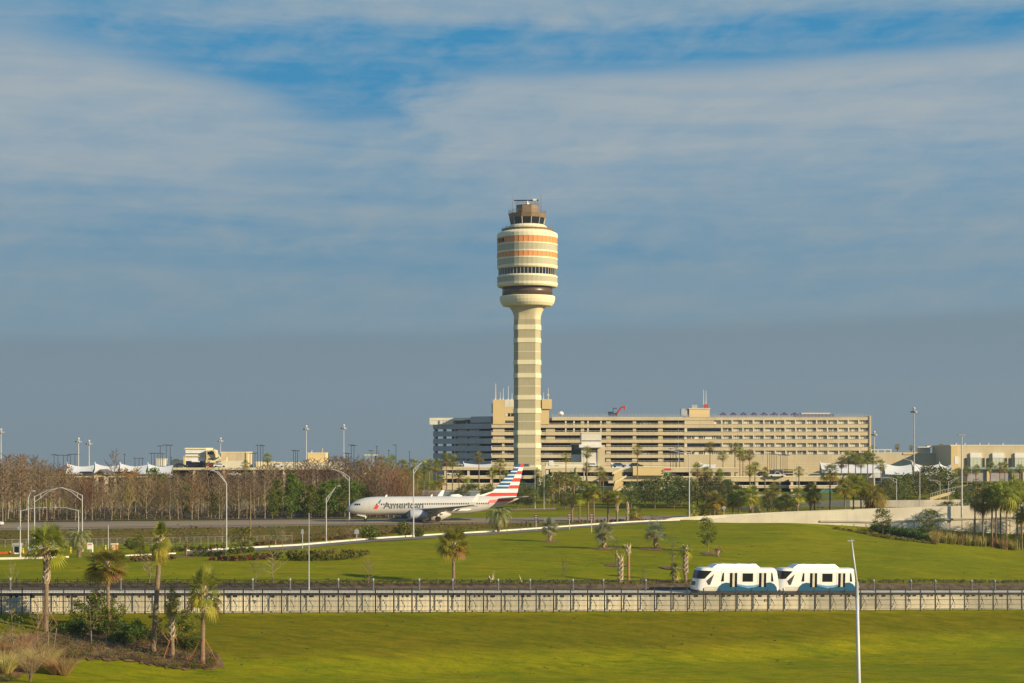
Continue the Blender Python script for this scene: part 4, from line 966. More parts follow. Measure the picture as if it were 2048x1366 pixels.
# wings, tailplane
def wing(name, secs, m, sgn):
    """secs: (y, s_le, s_te, z, thickness)"""
    mb = MB(); n = 10
    for y, a, b2, z, th in secs:
        for j in range(n):
            t = j / n; c_ = .5 + .5 * math.cos(2 * math.pi * t); zz = th * math.sin(2 * math.pi * t) * (.5 + .5 * (1 - c_) ** .5) * (1.0 if t < .5 else .6); mb.v.append((lx_(_lerp(a, b2, 1 - c_ if False else c_)), y * sgn, z + zz))
    for k in range(len(secs) - 1):
        for j in range(n):
            q = (k * n + j, k * n + (j + 1) % n, (k + 1) * n + (j + 1) % n, (k + 1) * n + j); mb.f.append(q if sgn > 0 else q[::-1]); mb.m.append(0)
    e = (len(secs) - 1) * n; mb.f.append(tuple(e + j for j in range(n))); mb.m.append(0)
    return mb.build(name, m, pl, True)
for sg in (1, -1):
    wing('wing', [(1.5, 13.3, 21.4, 2.35, .55), (5.9, 16.1, 21.7, 2.75, .36), (16.6, 22.4, 24.3, 3.75, .14)], M_wing, sg)
    mb = MB()
    secs = [(16.6, 22.5, 24.3, 3.75, .07), (17.0, 23.0, 24.5, 4.0, .06), (17.3, 23.5, 24.9, 4.6, .05), (17.55, 24.9, 25.55, 6.35, .035)]
    for y, a, b2, z, th in secs: mb.v += [(lx_(a), (y - th) * sg, z), (lx_(b2), (y - th) * sg, z), (lx_(b2), (y + th) * sg, z), (lx_(a), (y + th) * sg, z)]
    for k in range(3):
        for j in range(4): q = (k * 4 + j, k * 4 + (j + 1) % 4, k * 4 + 4 + (j + 1) % 4, k * 4 + 4 + j); mb.f.append(q if sg < 0 else q[::-1]); mb.m.append(0)
    mb.f.append((12, 13, 14, 15)); mb.m.append(0); mb.build('winglet', M_livw, pl)
    wing('tailplane', [(.4, 33.2, 37.5, 4.75, .22), (7.1, 37.3, 39.1, 5.45, .08)], M_sil, sg)
    # engine
    eg = MB(); N = 28; prof = [(13.0, .90), (12.82, .98), (12.85, 1.04), (13.3, 1.10), (14.5, 1.14), (16.0, 1.02), (16.9, .82), (16.85, .72)]
    for s_, r in prof:
        for j in range(N): th = 2 * math.pi * j / N; eg.v.append((lx_(s_), 4.85 * sg + r * math.cos(th), 1.62 + r * (math.sin(th) if math.sin(th) > 0 else .90 * math.sin(th))))
    for k in range(len(prof) - 1):
        for j in range(N): eg.f.append((k * N + j, (k + 1) * N + j, (k + 1) * N + (j + 1) % N, k * N + (j + 1) % N)); eg.m.append(0)
    en = eg.build('engine', M_nac, pl, True)
    mb = MB(); mb.tube([(lx_(13.02), 4.85 * sg, 1.62), (lx_(13.3), 4.85 * sg, 1.62)], [.9, .92], 24); mb.build('fan', M_dark, en)
    mb = MB(); mb.tube([(lx_(16.5), 4.85 * sg, 1.62), (lx_(17.6), 4.85 * sg, 1.62), (lx_(18.2), 4.85 * sg, 1.62)], [.66, .5, .12], 16); mb.build('exhaust_cone', M_wing, en)
    mb = MB(); mb.prism([Vector((lx_(a), 4.85 * sg, z)) for a, z in ((13.9, 2.5), (17.5, 2.75), (19.5, 2.6), (17.6, 2.0))], (0, -.18, 0), (0, .18, 0)); mb.build('pylon', M_sil, en)
    for yy, s0 in ((3.4, 19.0), (8.6, 20.0), (11.6, 21.2)):
        mb = MB(); mb.tube([(lx_(s0), yy * sg, 2.35 + .02 * yy), (lx_(s0 + 1.0), yy * sg, 2.15 + .05 * yy), (lx_(s0 + 2.8), yy * sg, 2.2 + .05 * yy), (lx_(s0 + 3.8), yy * sg, 2.35 + .05 * yy)], [.05, .30, .26, .05], 8); mb.build('flap_fairing', M_livw, pl, True)
def wheelset(nm, s_, y, r, wds, ztop, strut):
    g_ = MB(); g_.tube([(lx_(s_), y, r), (lx_(s_), y, ztop)], strut, 8); gg = g_.build(nm, M_livw, pl)
    mb = MB(); mb.tube([(lx_(s_) - .05, y, r + .5), (lx_(s_) - .9, y, ztop)], strut * .6, 6); mb.build('drag_brace', M_livw, gg)
    for dy in wds:
        wv = MB(); wv.tube([(lx_(s_), y + dy - .14, r), (lx_(s_), y + dy - .10, r), (lx_(s_), y + dy + .10, r), (lx_(s_), y + dy + .14, r)], [r * .88, r, r, r * .88], 20); wh = wv.build('wheel', M_tyre, gg)
    return gg
wheelset('nose_gear', 4.1, 0, .34, (-.2, .2), 2.3, .09)
for sg in (1, -1): wheelset('main_gear', MG, 2.86 * sg, .57, (-.36, .36), 2.5, .14)
mb = MB(); mb.prism([Vector((lx_(a), 0, z)) for a, z in ((2.2, 1.45), (4.0, 1.0), (4.0, 1.75), (2.4, 1.9))], (0, .30, 0), (0, .36, 0)); mb.build('gear_door', M_sil, pl)
mb = MB(); mb.tube([(lx_(13.2), 0, 1.85), (lx_(15), 0, 1.7), (lx_(20.5), 0, 1.7), (lx_(23), 0, 1.95)], [.9, 1.75, 1.75, .8], 20); mb.build('belly_fairing', M_sil, pl, True)
mb = MB(); mb.tube([(lx_(22.6), 0, 5.3), (lx_(23.3), 0, 5.42), (lx_(24.8), 0, 5.45), (lx_(25.8), 0, 5.35)], [.1, .42, .45, .1], 10); mb.build('antenna_dome', M_livw, pl, True)
for s_ in (8.3, 18.4):
    mb = MB(); mb.prism([Vector((lx_(a), 0, z)) for a, z in ((s_, 5.3), (s_ + .35, 5.85), (s_ + .6, 5.85), (s_ + .6, 5.3))], (0, -.03, 0), (0, .03, 0)); mb.build('blade_antenna', M_livw, pl)

# ================================================================ people mover train
M_tw = mat('train_white', (.70, .69, .66), .28, (.66, .65, .62), .3, spec=.5)
M_teal = mat('train_teal', (.003, .075, .150), .5, (.003, .065, .135), .5, spec=.2)
M_sky = mat('train_light_blue', (.09, .25, .46), .4, spec=.5)
M_cr = mat('train_cream', (.56, .51, .40), .4, spec=.4)
M_tg = mat('train_window', (.010, .010, .010), .12, spec=.5)
W_, L_ = 2.75, 11.65
M_lampg = mat('seam_grey', (.30, .29, .27), .6)
def uf(t, h):
    q = abs(2 * t / W_ - 1); return -1.12 + .10 * h + .055 * h * h * .6 + .62 * q ** 5 + (0.5 * max(0, (h - 3.05) / .45) ** 2)
def ur(t, h):
    q = abs(2 * t / W_ - 1); return L_ + .28 - .05 * h - .45 * q ** 5 - .055 * max(0, h - 1) ** 2 - (.35 * max(0, (h - 2.95) / .5) ** 2)
per = [(0.05, .18), (0, .35)] + [(0, .35 + 2.5 * k / 9) for k in range(1, 10)] + [(.5 - .5 * math.cos(a), 2.85 + .58 * math.sin(a)) for a in [math.pi / 2 * k / 6 for k in range(1, 7)]] + [(.5 + 1.75 * k / 6, 3.43 + .06 * math.sin(math.pi * k / 6)) for k in range(1, 6)]
per += [(W_ - t, h) for t, h in reversed(per[:17])]
def carbody():
    mb = MB(); n = len(per); NS = 16
    for k in range(NS + 1):
        for t, h in per: mb.v.append((_lerp(uf(t, h), ur(t, h), k / NS), t, h))
    for k in range(NS):
        for j in range(n): mb.f.append((k * n + j, (k + 1) * n + j, (k + 1) * n + (j + 1) % n, k * n + (j + 1) % n)); mb.m.append(0)
    for fn, flip in ((uf, False), (ur, True)):
        cx, ch = W_ / 2, 1.75; base = 0 if not flip else NS * n; prev = [base + j for j in range(n)]
        for sc_ in (.82, .6, .35):
            cur = []
            for t, h in per:
                t2, h2 = cx + (t - cx) * sc_, ch + (h - ch) * sc_; cur.append(len(mb.v)); mb.v.append((fn(t2, h2), t2, h2))
            for j in range(n): q = (prev[j], prev[(j + 1) % n], cur[(j + 1) % n], cur[j]); mb.f.append(q if not flip else q[::-1]); mb.m.append(0)
            prev = cur
        mb.f.append(tuple(prev) if not flip else tuple(reversed(prev))); mb.m.append(0)
    return mb
def make_car(label, X):
    o = thing('train_car', label, 'train car', gpt(X, 2.55, 2.42), GYAW, 'white people mover train cars')
    o.rotation_euler = (0, math.atan(.0271 / FN), GYAW)
    carbody().build('body', M_tw, o, True)
    def sidepoly(nm, P, m, off=.014, par=None): mb = MB(); mb.prism([Vector((u, 0, h)) for u, h in P], (0, -off, 0), (0, -.001, 0)); return mb.build(nm, m, par or o)
    mb = MB(); n = 10
    for i in range(n):
        for j in range(5):
            q = [(_lerp(.02, 2.5, (i + a) / n), _lerp(1.92, 3.05, (j + b2) / 5)) for a, b2 in ((0, 0), (1, 0), (1, 1), (0, 1))]; mb.face([(uf(t, h) - .02, t, h) for t, h in q])
    mb.build('windscreen', M_tg, o)
    sidepoly('windscreen_side_pane', [(-.30, 1.92), (.10, 1.92), (1.25, 3.02), (.85, 3.04), (-.1, 3.05)], M_tg)
    mb = MB()
    for i in range(6):
        q = [(_lerp(.75, 2.0, (i + a) / 6), h) for a, h in ((0, .95), (1, .95), (1, 1.5), (0, 1.5))]; mb.face([(uf(t, h) - .02, t, h) for t, h in q])
    mb.build('coupler_hatch', M_tg, o)
    sidepoly('quarter_window', [(.36, 1.62), (.66, 1.05), (.98, 1.10), (1.56, 2.58)], mat('grey_window', (.06, .06, .075), .15, spec=.5))
    sidepoly('belt_panel', [(.15, .36), (L_ - .35, .36), (L_ - .28, .78), (.0, .78)], M_cr, .006)
    wave = [(a, h + (.26 if .2 < h else 0)) for a, h in [(1.95, .2), (2.3, .6), (2.8, 1.0), (3.4, 1.15), (4.2, 1.05), (5.2, .75), (6.3, .45), (6.9, .38), (7.8, .5), (8.9, .85), (9.8, 1.15), (10.3, 1.18), (10.9, .95), (11.25, .55), (11.4, .2)]]
    mb = MB()
    for (a0, h0), (a1, h1) in zip(wave, wave[1:]): mb.face([(a0, -.020, .2), (a1, -.020, .2), (a1, -.020, h1), (a0, -.020, h0)])
    mb.build('wave_stripe', M_teal, o)
    up = [(4.2, 1.06), (5.2, .94), (6.5, .72), (7.6, .75), (8.8, .95), (9.4, 1.05)]; lo = [(4.2, 1.04), (5.2, .75), (6.3, .45), (7.4, .44), (8.6, .75), (9.4, 1.02)]
    mb = MB()
    for k in range(5): mb.face([(lo[k][0], -.026, lo[k][1] + .26), (lo[k + 1][0], -.026, lo[k + 1][1] + .26), (up[k + 1][0], -.026, up[k + 1][1] + .26), (up[k][0], -.026, up[k][1] + .26)])
    mb.build('wave_pale_band', M_sky, o)  # lighter blue livery band above the teal wave
    for a in (3.98, 8.50):
        d_ = sidepoly('door', [(a - .18, .42), (a + 1.32, .42), (a + 1.32, 2.92), (a - .18, 2.92)], M_tw, .010)
        sidepoly('door_pane', [(a, .76), (a + .38, .76), (a + .38, 2.75), (a, 2.75)], M_tg, .034, d_); sidepoly('door_pane', [(a + .76, .76), (a + 1.13, .76), (a + 1.13, 2.75), (a + .76, 2.75)], M_tg, .034, d_)
        sidepoly('door_post', [(a + .40, .8), (a + .74, .8), (a + .74, 2.75), (a + .40, 2.75)], M_cr, .034, d_)
    sidepoly('side_window', [(2.62, 1.56), (3.08, 1.56), (3.08, 2.75), (2.88, 2.75)], M_tg); sidepoly('side_window', [(5.94, 1.52), (7.58, 1.52), (7.58, 2.70), (5.94, 2.70)], M_tg); sidepoly('side_window', [(10.4, 1.56), (10.78, 1.56), (10.58, 2.75), (10.4, 2.75)], M_tg)
    for a in (.02, 2.45, 5.45, 7.95, 10.15):
        sidepoly('panel_seam', [(a + .25, 1.0), (a + .28, 1.0), (a + .28, 3.0), (a + .25, 3.0)], M_lampg, .005)
    sidepoly('panel_seam', [(.2, .795), (L_ - .3, .795), (L_ - .3, .82), (.2, .82)], M_lampg, .008)
    sidepoly('roof_gutter', [(.4, 2.96), (L_ - .45, 2.96), (L_ - .45, 3.0), (.4, 3.0)], M_lampg, .005)
    for a in (3.0, 5.4, 7.6):
        mb = MB(); mb.span(a, a + .9, .8, 1.9, 3.952, 4.02); mb.build('roof_grille', M_grey, o)
    mb = MB(); r0 = [(1.45, .45), (8.9, .45), (8.9, 2.3), (1.45, 2.3)]; r1 = [(2.35, .55), (8.25, .55), (8.25, 2.2), (2.35, 2.2)]
    i = len(mb.v); mb.v += [(a, b2, 3.40) for a, b2 in r0] + [(a, b2, 3.52) for a, b2 in [(1.55, .42), (8.85, .42), (8.85, 2.33), (1.55, 2.33)]] + [(a, b2, 3.95) for a, b2 in r1]
    for k in (0, 4):
        for j in range(4): mb.f.append((i + k + j, i + k + (j + 1) % 4, i + k + 4 + (j + 1) % 4, i + k + 4 + j)); mb.m.append(0)
    mb.f.append((i + 8, i + 9, i + 10, i + 11)); mb.m.append(0); mb.build('roof_unit', M_tw, o)
    mb = MB(); mb.span(-.75, L_ - .1, .12, W_ - .12, -.18, .30); mb.build('underframe', M_dark, o)
    for a in (2.2, 9.2):
        for tt in (.25, W_ - .25):
            mb = MB(); mb.tube([(a, tt - .14, .10), (a, tt + .14, .10)], .40, 16); mb.build('wheel', M_tyre, o)
    return o
def Xat(px, t):
    X = wx(px, fence_d(px))
    for _ in range(20): p = gpt(X, t, 0); X += wx(px, p.y) - p.x
    return X
XA = Xat(1407, 2.55)
make_car('leading white train car with its windscreen facing left', XA)
make_car('trailing white train car beside the tall foreground lamp post', XA + 12.55 / FN)
# ================================================================ plant kinds
M_bark = mat('bark', (.16, .115, .075), .95, (.24, .18, .12), 3.0, bump=.5, bscale=12)
M_twig = mat('bare_twigs', (.205, .146, .086), .9, (.160, .112, .066), .8, rand=.18)
M_twig2 = mat('reddish_twigs', (.225, .128, .078), .9, (.165, .10, .062), .8, rand=.12)
M_greytwig = mat('pale_twigs', (.28, .215, .13), .9, (.20, .155, .095), 2, rand=.3)
M_trunkpale = mat('pale_trunk', (.34, .27, .19), .95, (.24, .185, .125), 1.2)
M_trunkgrey = mat('palm_trunk', (.19, .130, .078), .95, (.28, .195, .120), 2.5, bump=.5, bscale=9, stretch=(1, 1, 3))
M_trunkorange = mat('orange_palm_trunk', (.36, .20, .085), .9, (.28, .155, .07), 2.5, bump=.4, stretch=(1, 1, 3))
M_boot = mat('palm_boots', (.60, .49, .33), .9, (.42, .32, .20), 2.0, rand=.1)
M_fr = mat('palm_frond', (.185, .205, .022), .55, (.330, .305, .028), 1.6, spec=.4, rand=.25, transl=.42)
M_fry = mat('yellow_frond', (.38, .31, .020), .6, (.26, .24, .018), 1.6, spec=.3, rand=.3, transl=.30)
M_frd = mat('dead_frond', (.36, .20, .07), .85, (.20, .11, .05), 1.6, rand=.3, transl=.15)
M_blue = mat('silver_frond', (.21, .24, .135), .6, (.32, .32, .18), 1.2, spec=.3, rand=.2, transl=.22)
M_olf = mat('grey_green_frond', (.20, .21, .070), .6, (.30, .27, .09), 1.2, rand=.2, transl=.25)
M_leaf = mat('green_leaves', (.080, .120, .014), .6, (.155, .180, .016), .8, spec=.3, rand=.3, transl=.42)
M_oak = mat('dull_oak_leaves', (.135, .148, .044), .65, (.205, .200, .056), .6, rand=.3, transl=.42)
M_pine = mat('pine_leaves', (.085, .145, .012), .6, (.165, .220, .016), .35, rand=.2, transl=.40)
M_yg = mat('yellow_green_leaves', (.24, .23, .018), .65, (.16, .165, .015), .8, rand=.3, transl=.3)
M_gold = mat('golden_leaves', (.42, .25, .03), .7, (.32, .19, .03), .5, rand=.3, transl=.3)
M_rust = mat('rusty_leaves', (.23, .095, .035), .75, (.15, .07, .03), .9, rand=.4, transl=.2)
M_dkgr = mat('dark_hedge_leaves', (.040, .068, .010), .6, (.075, .105, .012), .8, spec=.35, rand=.3, transl=.2)
M_straw = mat('straw_grass', (.62, .44, .18), .8, (.46, .32, .12), 1.5, rand=.3, transl=.35)
M_pink = mat('pink_blossom', (.55, .10, .24), .7, (.45, .16, .18), 3, rand=.3, transl=.3)
M_brownsh = mat('brown_ground_shrub', (.135, .080, .030), .8, (.085, .075, .020), .9, rand=.4, transl=.2)
M_stake = mat('orange_brown_stake', (.34, .13, .055), .85, (.24, .09, .04), 3)

def fan(mb, hub, a, n_, Rf, seg, spread, droop, m, wd=.105):
    a = a.normalized(); sd_ = a.cross(n_)
    if sd_.length < 1e-3: sd_ = Vector((1, 0, 0))
    sd_.normalize(); n_ = sd_.cross(a)
    for k in range(seg):
        b = R(spread) * (2 * k / (seg - 1) - 1); dr_ = a * math.cos(b) + sd_ * math.sin(b); rr = Rf * (.72 + .28 * math.cos(b)) * (.9 + .2 * rnd.random())
        e = dr_.cross(n_).normalized() * (wd * Rf * .5)
        mid = hub + dr_ * rr * .55 + n_ * .06 * Rf * math.cos(b) - Vector((0, 0, droop * Rf * .10)); tip = hub + dr_ * rr - Vector((0, 0, droop * Rf * (.35 + .25 * rnd.random())))
        mb.face((hub, mid + e, mid - e), m); mb.face((mid + e, tip, mid - e), m)
def fan_crown(seed, n=34, pet=1.25, Rf=1.15, lo=-50, hi=82, seg=15, spread=105, droop=.5, yellow=.12, dead=.08, skirt=0, narrow=1.0):
    """fan palm crown, hub at the origin; materials green, yellow, dead"""
    global rnd; keep = rnd; rnd = random.Random(seed); mb = MB()
    for k in range(n + skirt):
        th = k * 2.39996 + rnd.uniform(-.3, .3)
        if k < n: f = (k + .5) / n; el = _lerp(hi, lo, f ** .9) + rnd.uniform(-9, 9)
        else: el = rnd.uniform(-80, -55); f = 1.0
        d_ = Vector((math.cos(th) * math.cos(R(el)) * narrow, math.sin(th) * math.cos(R(el)) * narrow, math.sin(R(el)))); pl_ = pet * rnd.uniform(.8, 1.15) * (1.0 if k < n else .7)
        m = 0
        if f > .62 and rnd.random() < yellow * 2.2: m = 1
        if f > .78 and rnd.random() < dead * 4: m = 2
        if k >= n: m = 2 if rnd.random() < .6 else 1
        p0 = Vector((0, 0, -.1)) + d_ * .12; p1 = d_ * pl_ * .6 + Vector((0, 0, .06)); hub = d_ * pl_ - Vector((0, 0, .10 * pl_ * droop * (1.2 - math.sin(R(el)))))
        mb.tube([p0, p1, hub], [.035, .022, .014], 3, m, cap=False)
        ax = (hub - p1).normalized() * .8 + d_ * .4 - Vector((0, 0, .25 * droop)); up_ = Vector((0, 0, 1)) if abs(d_.z) < .9 else Vector((math.cos(th + 1.5), math.sin(th + 1.5), 0))
        nn_ = (up_ - ax.normalized() * up_.dot(ax.normalized())) + Vector((rnd.uniform(-.5, .5), rnd.uniform(-.5, .5), 0))
        fan(mb, hub, ax, nn_, Rf * rnd.uniform(.85, 1.12), seg, spread, droop * (1.6 if m else 1), m)
    rnd = keep; return mb
def feather_crown(seed, n=34, L=2.3, m=0):
    r_ = random.Random(seed); mb = MB()
    for k in range(n):
        th = k * 2.39996; el = _lerp(75, -35, (k + .5) / n); P = []; p = Vector((0, 0, 0)); e = el
        for q in range(7):
            P.append(p.copy()); d_ = Vector((math.cos(th) * math.cos(R(e)), math.sin(th) * math.cos(R(e)), math.sin(R(e)))); p = p + d_ * (L / 6); e -= 17 + 5 * r_.random()
        mb.tube(P, [.03] * 6 + [.01], 3, m, cap=False); s_ = Vector((-math.sin(th), math.cos(th), 0))
        for q in range(1, 7):
            for w_ in (0, .33, .66):
                c = P[q - 1].lerp(P[q], w_)
                for sg in (1, -1):
                    t_ = c + s_ * sg * .38 + (P[q] - P[q - 1]).normalized() * .22 - Vector((0, 0, .20)); mb.face((c + (P[q] - P[q - 1]) * .12, t_, c - (P[q] - P[q - 1]) * .12), m if k < n * .8 else (1 if r_.random() < .6 else m))
    return mb
def palm_trunk(seed, H, r0, r1, boots=(0, 0), lean=(0, 0), bulge=0.0):
    r_ = random.Random(seed); mb = MB(); P, rad = [], []
    for k in range(9):
        f = k / 8; P.append(Vector((lean[0] * f ** 1.3, lean[1] * f, H * f))); rad.append(_lerp(r0, r1, f) * (1 + .05 * r_.uniform(-1, 1)) * (1 + bulge * max(0, .2 - f)))
    mb.tube(P, rad, 9, 0); b0, b1 = boots
    if b1 > b0:
        z = b0; row = 0
        while z < b1:
            f = z / H; c = Vector((lean[0] * f ** 1.3, lean[1] * f, z)); rr = _lerp(r0, r1, f) * .96
            for j in range(4):
                th = 2 * math.pi * (j + .5 * (row % 2)) / 4 + r_.uniform(-.12, .12); o_ = Vector((math.cos(th), math.sin(th), 0)); s_ = Vector((-math.sin(th), math.cos(th), 0)); ln = .50 + .16 * r_.random(); out = .17 + .12 * r_.random()
                a = c + o_ * rr * .9; b = c + o_ * (rr + out) + Vector((0, 0, ln)); w0, w1 = r0 * .72, r0 * .34
                mb.face((a - s_ * w0, a + s_ * w0, b + s_ * w1, b - s_ * w1), 1); mb.face((a - s_ * w0 + Vector((0, 0, .05)), b - s_ * w1 + Vector((0, 0, .08)) - o_ * .05, b + s_ * w1 + Vector((0, 0, .08)) - o_ * .05, a + s_ * w0 + Vector((0, 0, .05))), 1)
                mb.face((a - s_ * w0, b - s_ * w1, b - s_ * w1 * .8 - o_ * .06 + Vector((0, 0, .07))), 1); mb.face((a + s_ * w0, b + s_ * w1 * .8 - o_ * .06 + Vector((0, 0, .07)), b + s_ * w1), 1)
            z += .34; row += 1
    return mb
def braces(mb, h, L, n=4, ph=.6, r_=.045):
    for j in range(n):
        th = 2 * math.pi * j / n + ph; mb.tube([(math.cos(th) * .22, math.sin(th) * .22, h), (math.cos(th) * L, math.sin(th) * L, -.15)], r_, 4)
    return mb
def cards(mb, c, rad, n, size, r_, m=0, flat=.75, mix=None):
    """loose leaves spread through an uneven clump"""
    for _ in range(n):
        d_ = Vector((r_.gauss(0, 1), r_.gauss(0, 1), r_.gauss(0, 1))).normalized(); q = r_.random() ** .45
        p = Vector(c) + Vector((d_.x * rad, d_.y * rad, d_.z * rad * flat)) * q; s_ = size * r_.uniform(.6, 1.3)
        a = Vector((r_.gauss(0, 1), r_.gauss(0, 1), r_.gauss(0, .7))).normalized(); b = a.cross(Vector((r_.gauss(0, 1), r_.gauss(0, 1), r_.gauss(0, 1))).normalized()).normalized()
        mm = m if mix is None or r_.random() > mix[1] else mix[0]
        mb.face((p - a * s_, p + b * s_ * .45, p + a * s_, p - b * s_ * .45), mm)
def leafy(seed, H, rx, clear=.3, n_cl=26, per=46, leaf=.24, shape='round', r0=.14, flat=.7, mix=None, m=0):
    """tapered trunk with limbs; crown of loose clumps with gaps. returns trunk, crown builders"""
    r_ = random.Random(seed); tb, cb = MB(), MB(); top = H * .93
    tb.tube([(0, 0, -.2), (r_.uniform(-.1, .1) * rx, r_.uniform(-.1, .1) * rx, H * .45), (r_.uniform(-.15, .15) * rx, r_.uniform(-.15, .15) * rx, top)], [r0, r0 * .65, r0 * .18], 6)
    for k in range(n_cl):
        f = (k + .5) / n_cl; z = _lerp(H * clear, H * .96, f)
        w_ = {'round': math.sin(math.pi * min(.97, .12 + f * .84)) ** .6, 'cone': (1.08 - f) ** .9, 'dome': (1 - f ** 2.4) ** .5}[shape]
        th = k * 2.39996 + r_.uniform(-.5, .5); rr = rx * w_ * r_.uniform(.25, .88); c = Vector((math.cos(th) * rr, math.sin(th) * rr, z + r_.uniform(-.05, .05) * H))
        if k % 2 == 0: s_ = Vector((0, 0, max(H * clear * .7, c.z - rr * .9))); tb.tube([s_, s_.lerp(c, .55) + Vector((0, 0, .06 * H)), c], [r0 * .38, r0 * .24, r0 * .08], 4)
        cards(cb, c, rx * r_.uniform(.26, .50), int(per * r_.uniform(.6, 1.3)), leaf, r_, m, flat, mix)
    return tb, cb
def bare(seed, H, spread=.22, limbs=26, r0=.16, base=.25, tw=.022, sub=5, up=.55):
    """leafless tree: trunk and a crown of fine forking twigs"""
    r_ = random.Random(seed); tb, cb = MB(), MB(); lx, ly = r_.uniform(-.03, .03) * H, r_.uniform(-.03, .03) * H
    C = lambda f: Vector((lx * f * f + .012 * H * math.sin(f * 9 + seed), ly * f * f, H * f))
    tb.tube([C(k / 6) - Vector((0, 0, .2 if k == 0 else 0)) for k in range(7)], [r0 * (1 - .86 * k / 6) for k in range(7)], 5)
    for k in range(limbs):
        f = base + (1 - base) * ((k + r_.random()) / limbs) ** .8; f = min(.985, f); th = k * 2.39996 + r_.uniform(-.5, .5); ln = H * spread * (1.15 - f * .8) * r_.uniform(.6, 1.2); o_ = Vector((math.cos(th), math.sin(th), up * r_.uniform(.3, 1.4)))
        p0 = C(f); p1 = p0 + o_ * ln * .5; p2 = p0 + o_ * ln + Vector((0, 0, ln * .22)); cb.tube([p0, p1, p2], [tw * 2.2, tw * 1.5, tw * .7], 3, cap=False)
        for j in range(sub):
            q = r_.uniform(.2, 1); s_ = p0.lerp(p2, q); d_ = (o_ + Vector((r_.gauss(0, .7), r_.gauss(0, .7), r_.uniform(0, .9)))).normalized(); l2 = ln * r_.uniform(.25, .55); e = s_ + d_ * l2
            cb.tube([s_, e], [tw, tw * .5], 3, cap=False)
            for _ in range(2):
                s2 = s_.lerp(e, r_.uniform(.3, .95)); d2 = (d_ + Vector((r_.gauss(0, .6), r_.gauss(0, .6), r_.uniform(-.1, .8)))).normalized(); cb.tube([s2, s2 + d2 * l2 * r_.uniform(.4, .8)], [tw * .7, tw * .4], 3, cap=False)
    return tb, cb
def tufts(seed, n, rad, H, m=0, mix=None, lean=.35, wd=.022, flat=1.0):
    """clump of arching blades"""
    r_ = random.Random(seed); mb = MB()
    for _ in range(n):
        th = r_.uniform(0, 6.283); q = rad * r_.random() ** .6 * .5; p = Vector((math.cos(th) * q, math.sin(th) * q * flat, 0)); h = H * r_.uniform(.55, 1.1); o_ = Vector((math.cos(th) * lean * h * r_.uniform(.2, 1.3), math.sin(th) * lean * h * flat, 0)); s_ = Vector((r_.gauss(0, 1), r_.gauss(0, 1), 0)).normalized() * wd
        mid, tip = p + o_ * .4 + Vector((0, 0, h * .6)), p + o_ + Vector((0, 0, h)); mm = m if mix is None or r_.random() > mix[1] else mix[0]
        mb.face((p - s_, p + s_, mid + s_ * .8, mid - s_ * .8), mm); mb.face((mid - s_ * .8, mid + s_ * .8, tip), mm)
    return mb
def plant_pair(builders, name_t, mats_c, mats_t=None, mt_name='trunk', cr='crown'):
    tb, cb = builders; return (tb.mesh(mt_name, mats_t or [M_bark]), cb.mesh(cr, mats_c))
def put(name, label, cat, pos, meshes, rz=0.0, s=1.0, group=None, names=('trunk', 'crown')):
    o = thing(name, label, cat, pos, rz, group)
    if s != 1.0: o.scale = (s, s, s) if not isinstance(s, tuple) else s
    for nm, me in zip(names, meshes): link(nm, me, o)
    return o
FR = [M_fr, M_fry, M_frd]
TR = [M_trunkgrey, M_boot]
# ================================================================ foreground palms (individually modelled)
def row_pos(px, py, near=150.0): d = at_row(px, py, near); return gp(px, d), d
def palm_fg(label, px, py_base, crown_y, top_y, width, boots, r=.20, leanpx=0, d=None, seed=1, brace=None, crown_kw=None, name='sabal_palm', mats=FR, tmat=TR, extra=0.0):
    if d is None: p, d = row_pos(px, py_base)
    else: p = gp(px, d)
    k = d / F; H = wz(crown_y, d) - p.z; Rc = width * k / 2
    o = thing(name, label, 'palm tree', p, 0); bz_ = tuple(max(0, wz(y, d) - p.z) for y in boots) if boots else (0, 0)
    lean = (leanpx * k, 0)
    palm_trunk(seed, H, r * 1.12, r, bz_, lean, 1.2).build('trunk', tmat, o)
    ck = dict(pet=Rc * .55, Rf=Rc * .55); ck.update(crown_kw or {})
    cb = fan_crown(seed, **ck); z1 = (wz(top_y, d) - wz(crown_y, d)); zs_ = sorted(v[2] for v in cb.v); mxz = zs_[int(len(zs_) * .994)]; sz = z1 / mxz
    xs_ = sorted(abs(v[0]) for v in cb.v); sx = Rc / xs_[int(len(xs_) * .994)]
    c = cb.build('crown', mats, o); c.location = (lean[0], 0, H); c.scale = (sx, sx, max(.55 * sx, min(1.5 * sx, sz)))
    if brace: braces(MB(), brace[0], brace[1], brace[2] if len(brace) > 2 else 4, seed * .7).build('brace', M_stake, o)
    return o
palm_fg('foreground palm with wide flat crown and shaggy boots, furthest left', 92, 1262, 1096, 1048, 88, (1168, 1094), .24, 2, seed=3, brace=(2.5, 1.9, 3), crown_kw=dict(lo=-22, hi=66, n=44, yellow=.25, dead=.06, droop=.28))
palm_fg('foreground palm rising from pink flowering bushes with yellowing lower fronds', 218, 1268, 1132, 1097, 92, (1158, 1128), .20, -4, seed=4, brace=(2.0, 1.6, 3), crown_kw=dict(lo=-34, hi=66, n=42, yellow=.35, dead=.06, droop=.35))
palm_fg('tallest foreground palm with a smooth leaning trunk and narrow crown', 307, 1303, 1082, 1027, 42, (1112, 1078), .25, 15, seed=5, brace=(3.1, 2.6, 4), crown_kw=dict(lo=-62, hi=86, n=38, narrow=.7, yellow=.35, dead=.15, droop=.5))
palm_fg('short foreground palm with a small drooping crown between two bigger palms', 345, 1318, 1200, 1152, 36, (1280, 1196), .20, -1, seed=6, brace=(2.6, 1.7, 3), crown_kw=dict(lo=-70, hi=86, n=24, narrow=.7, droop=.7, yellow=.2))
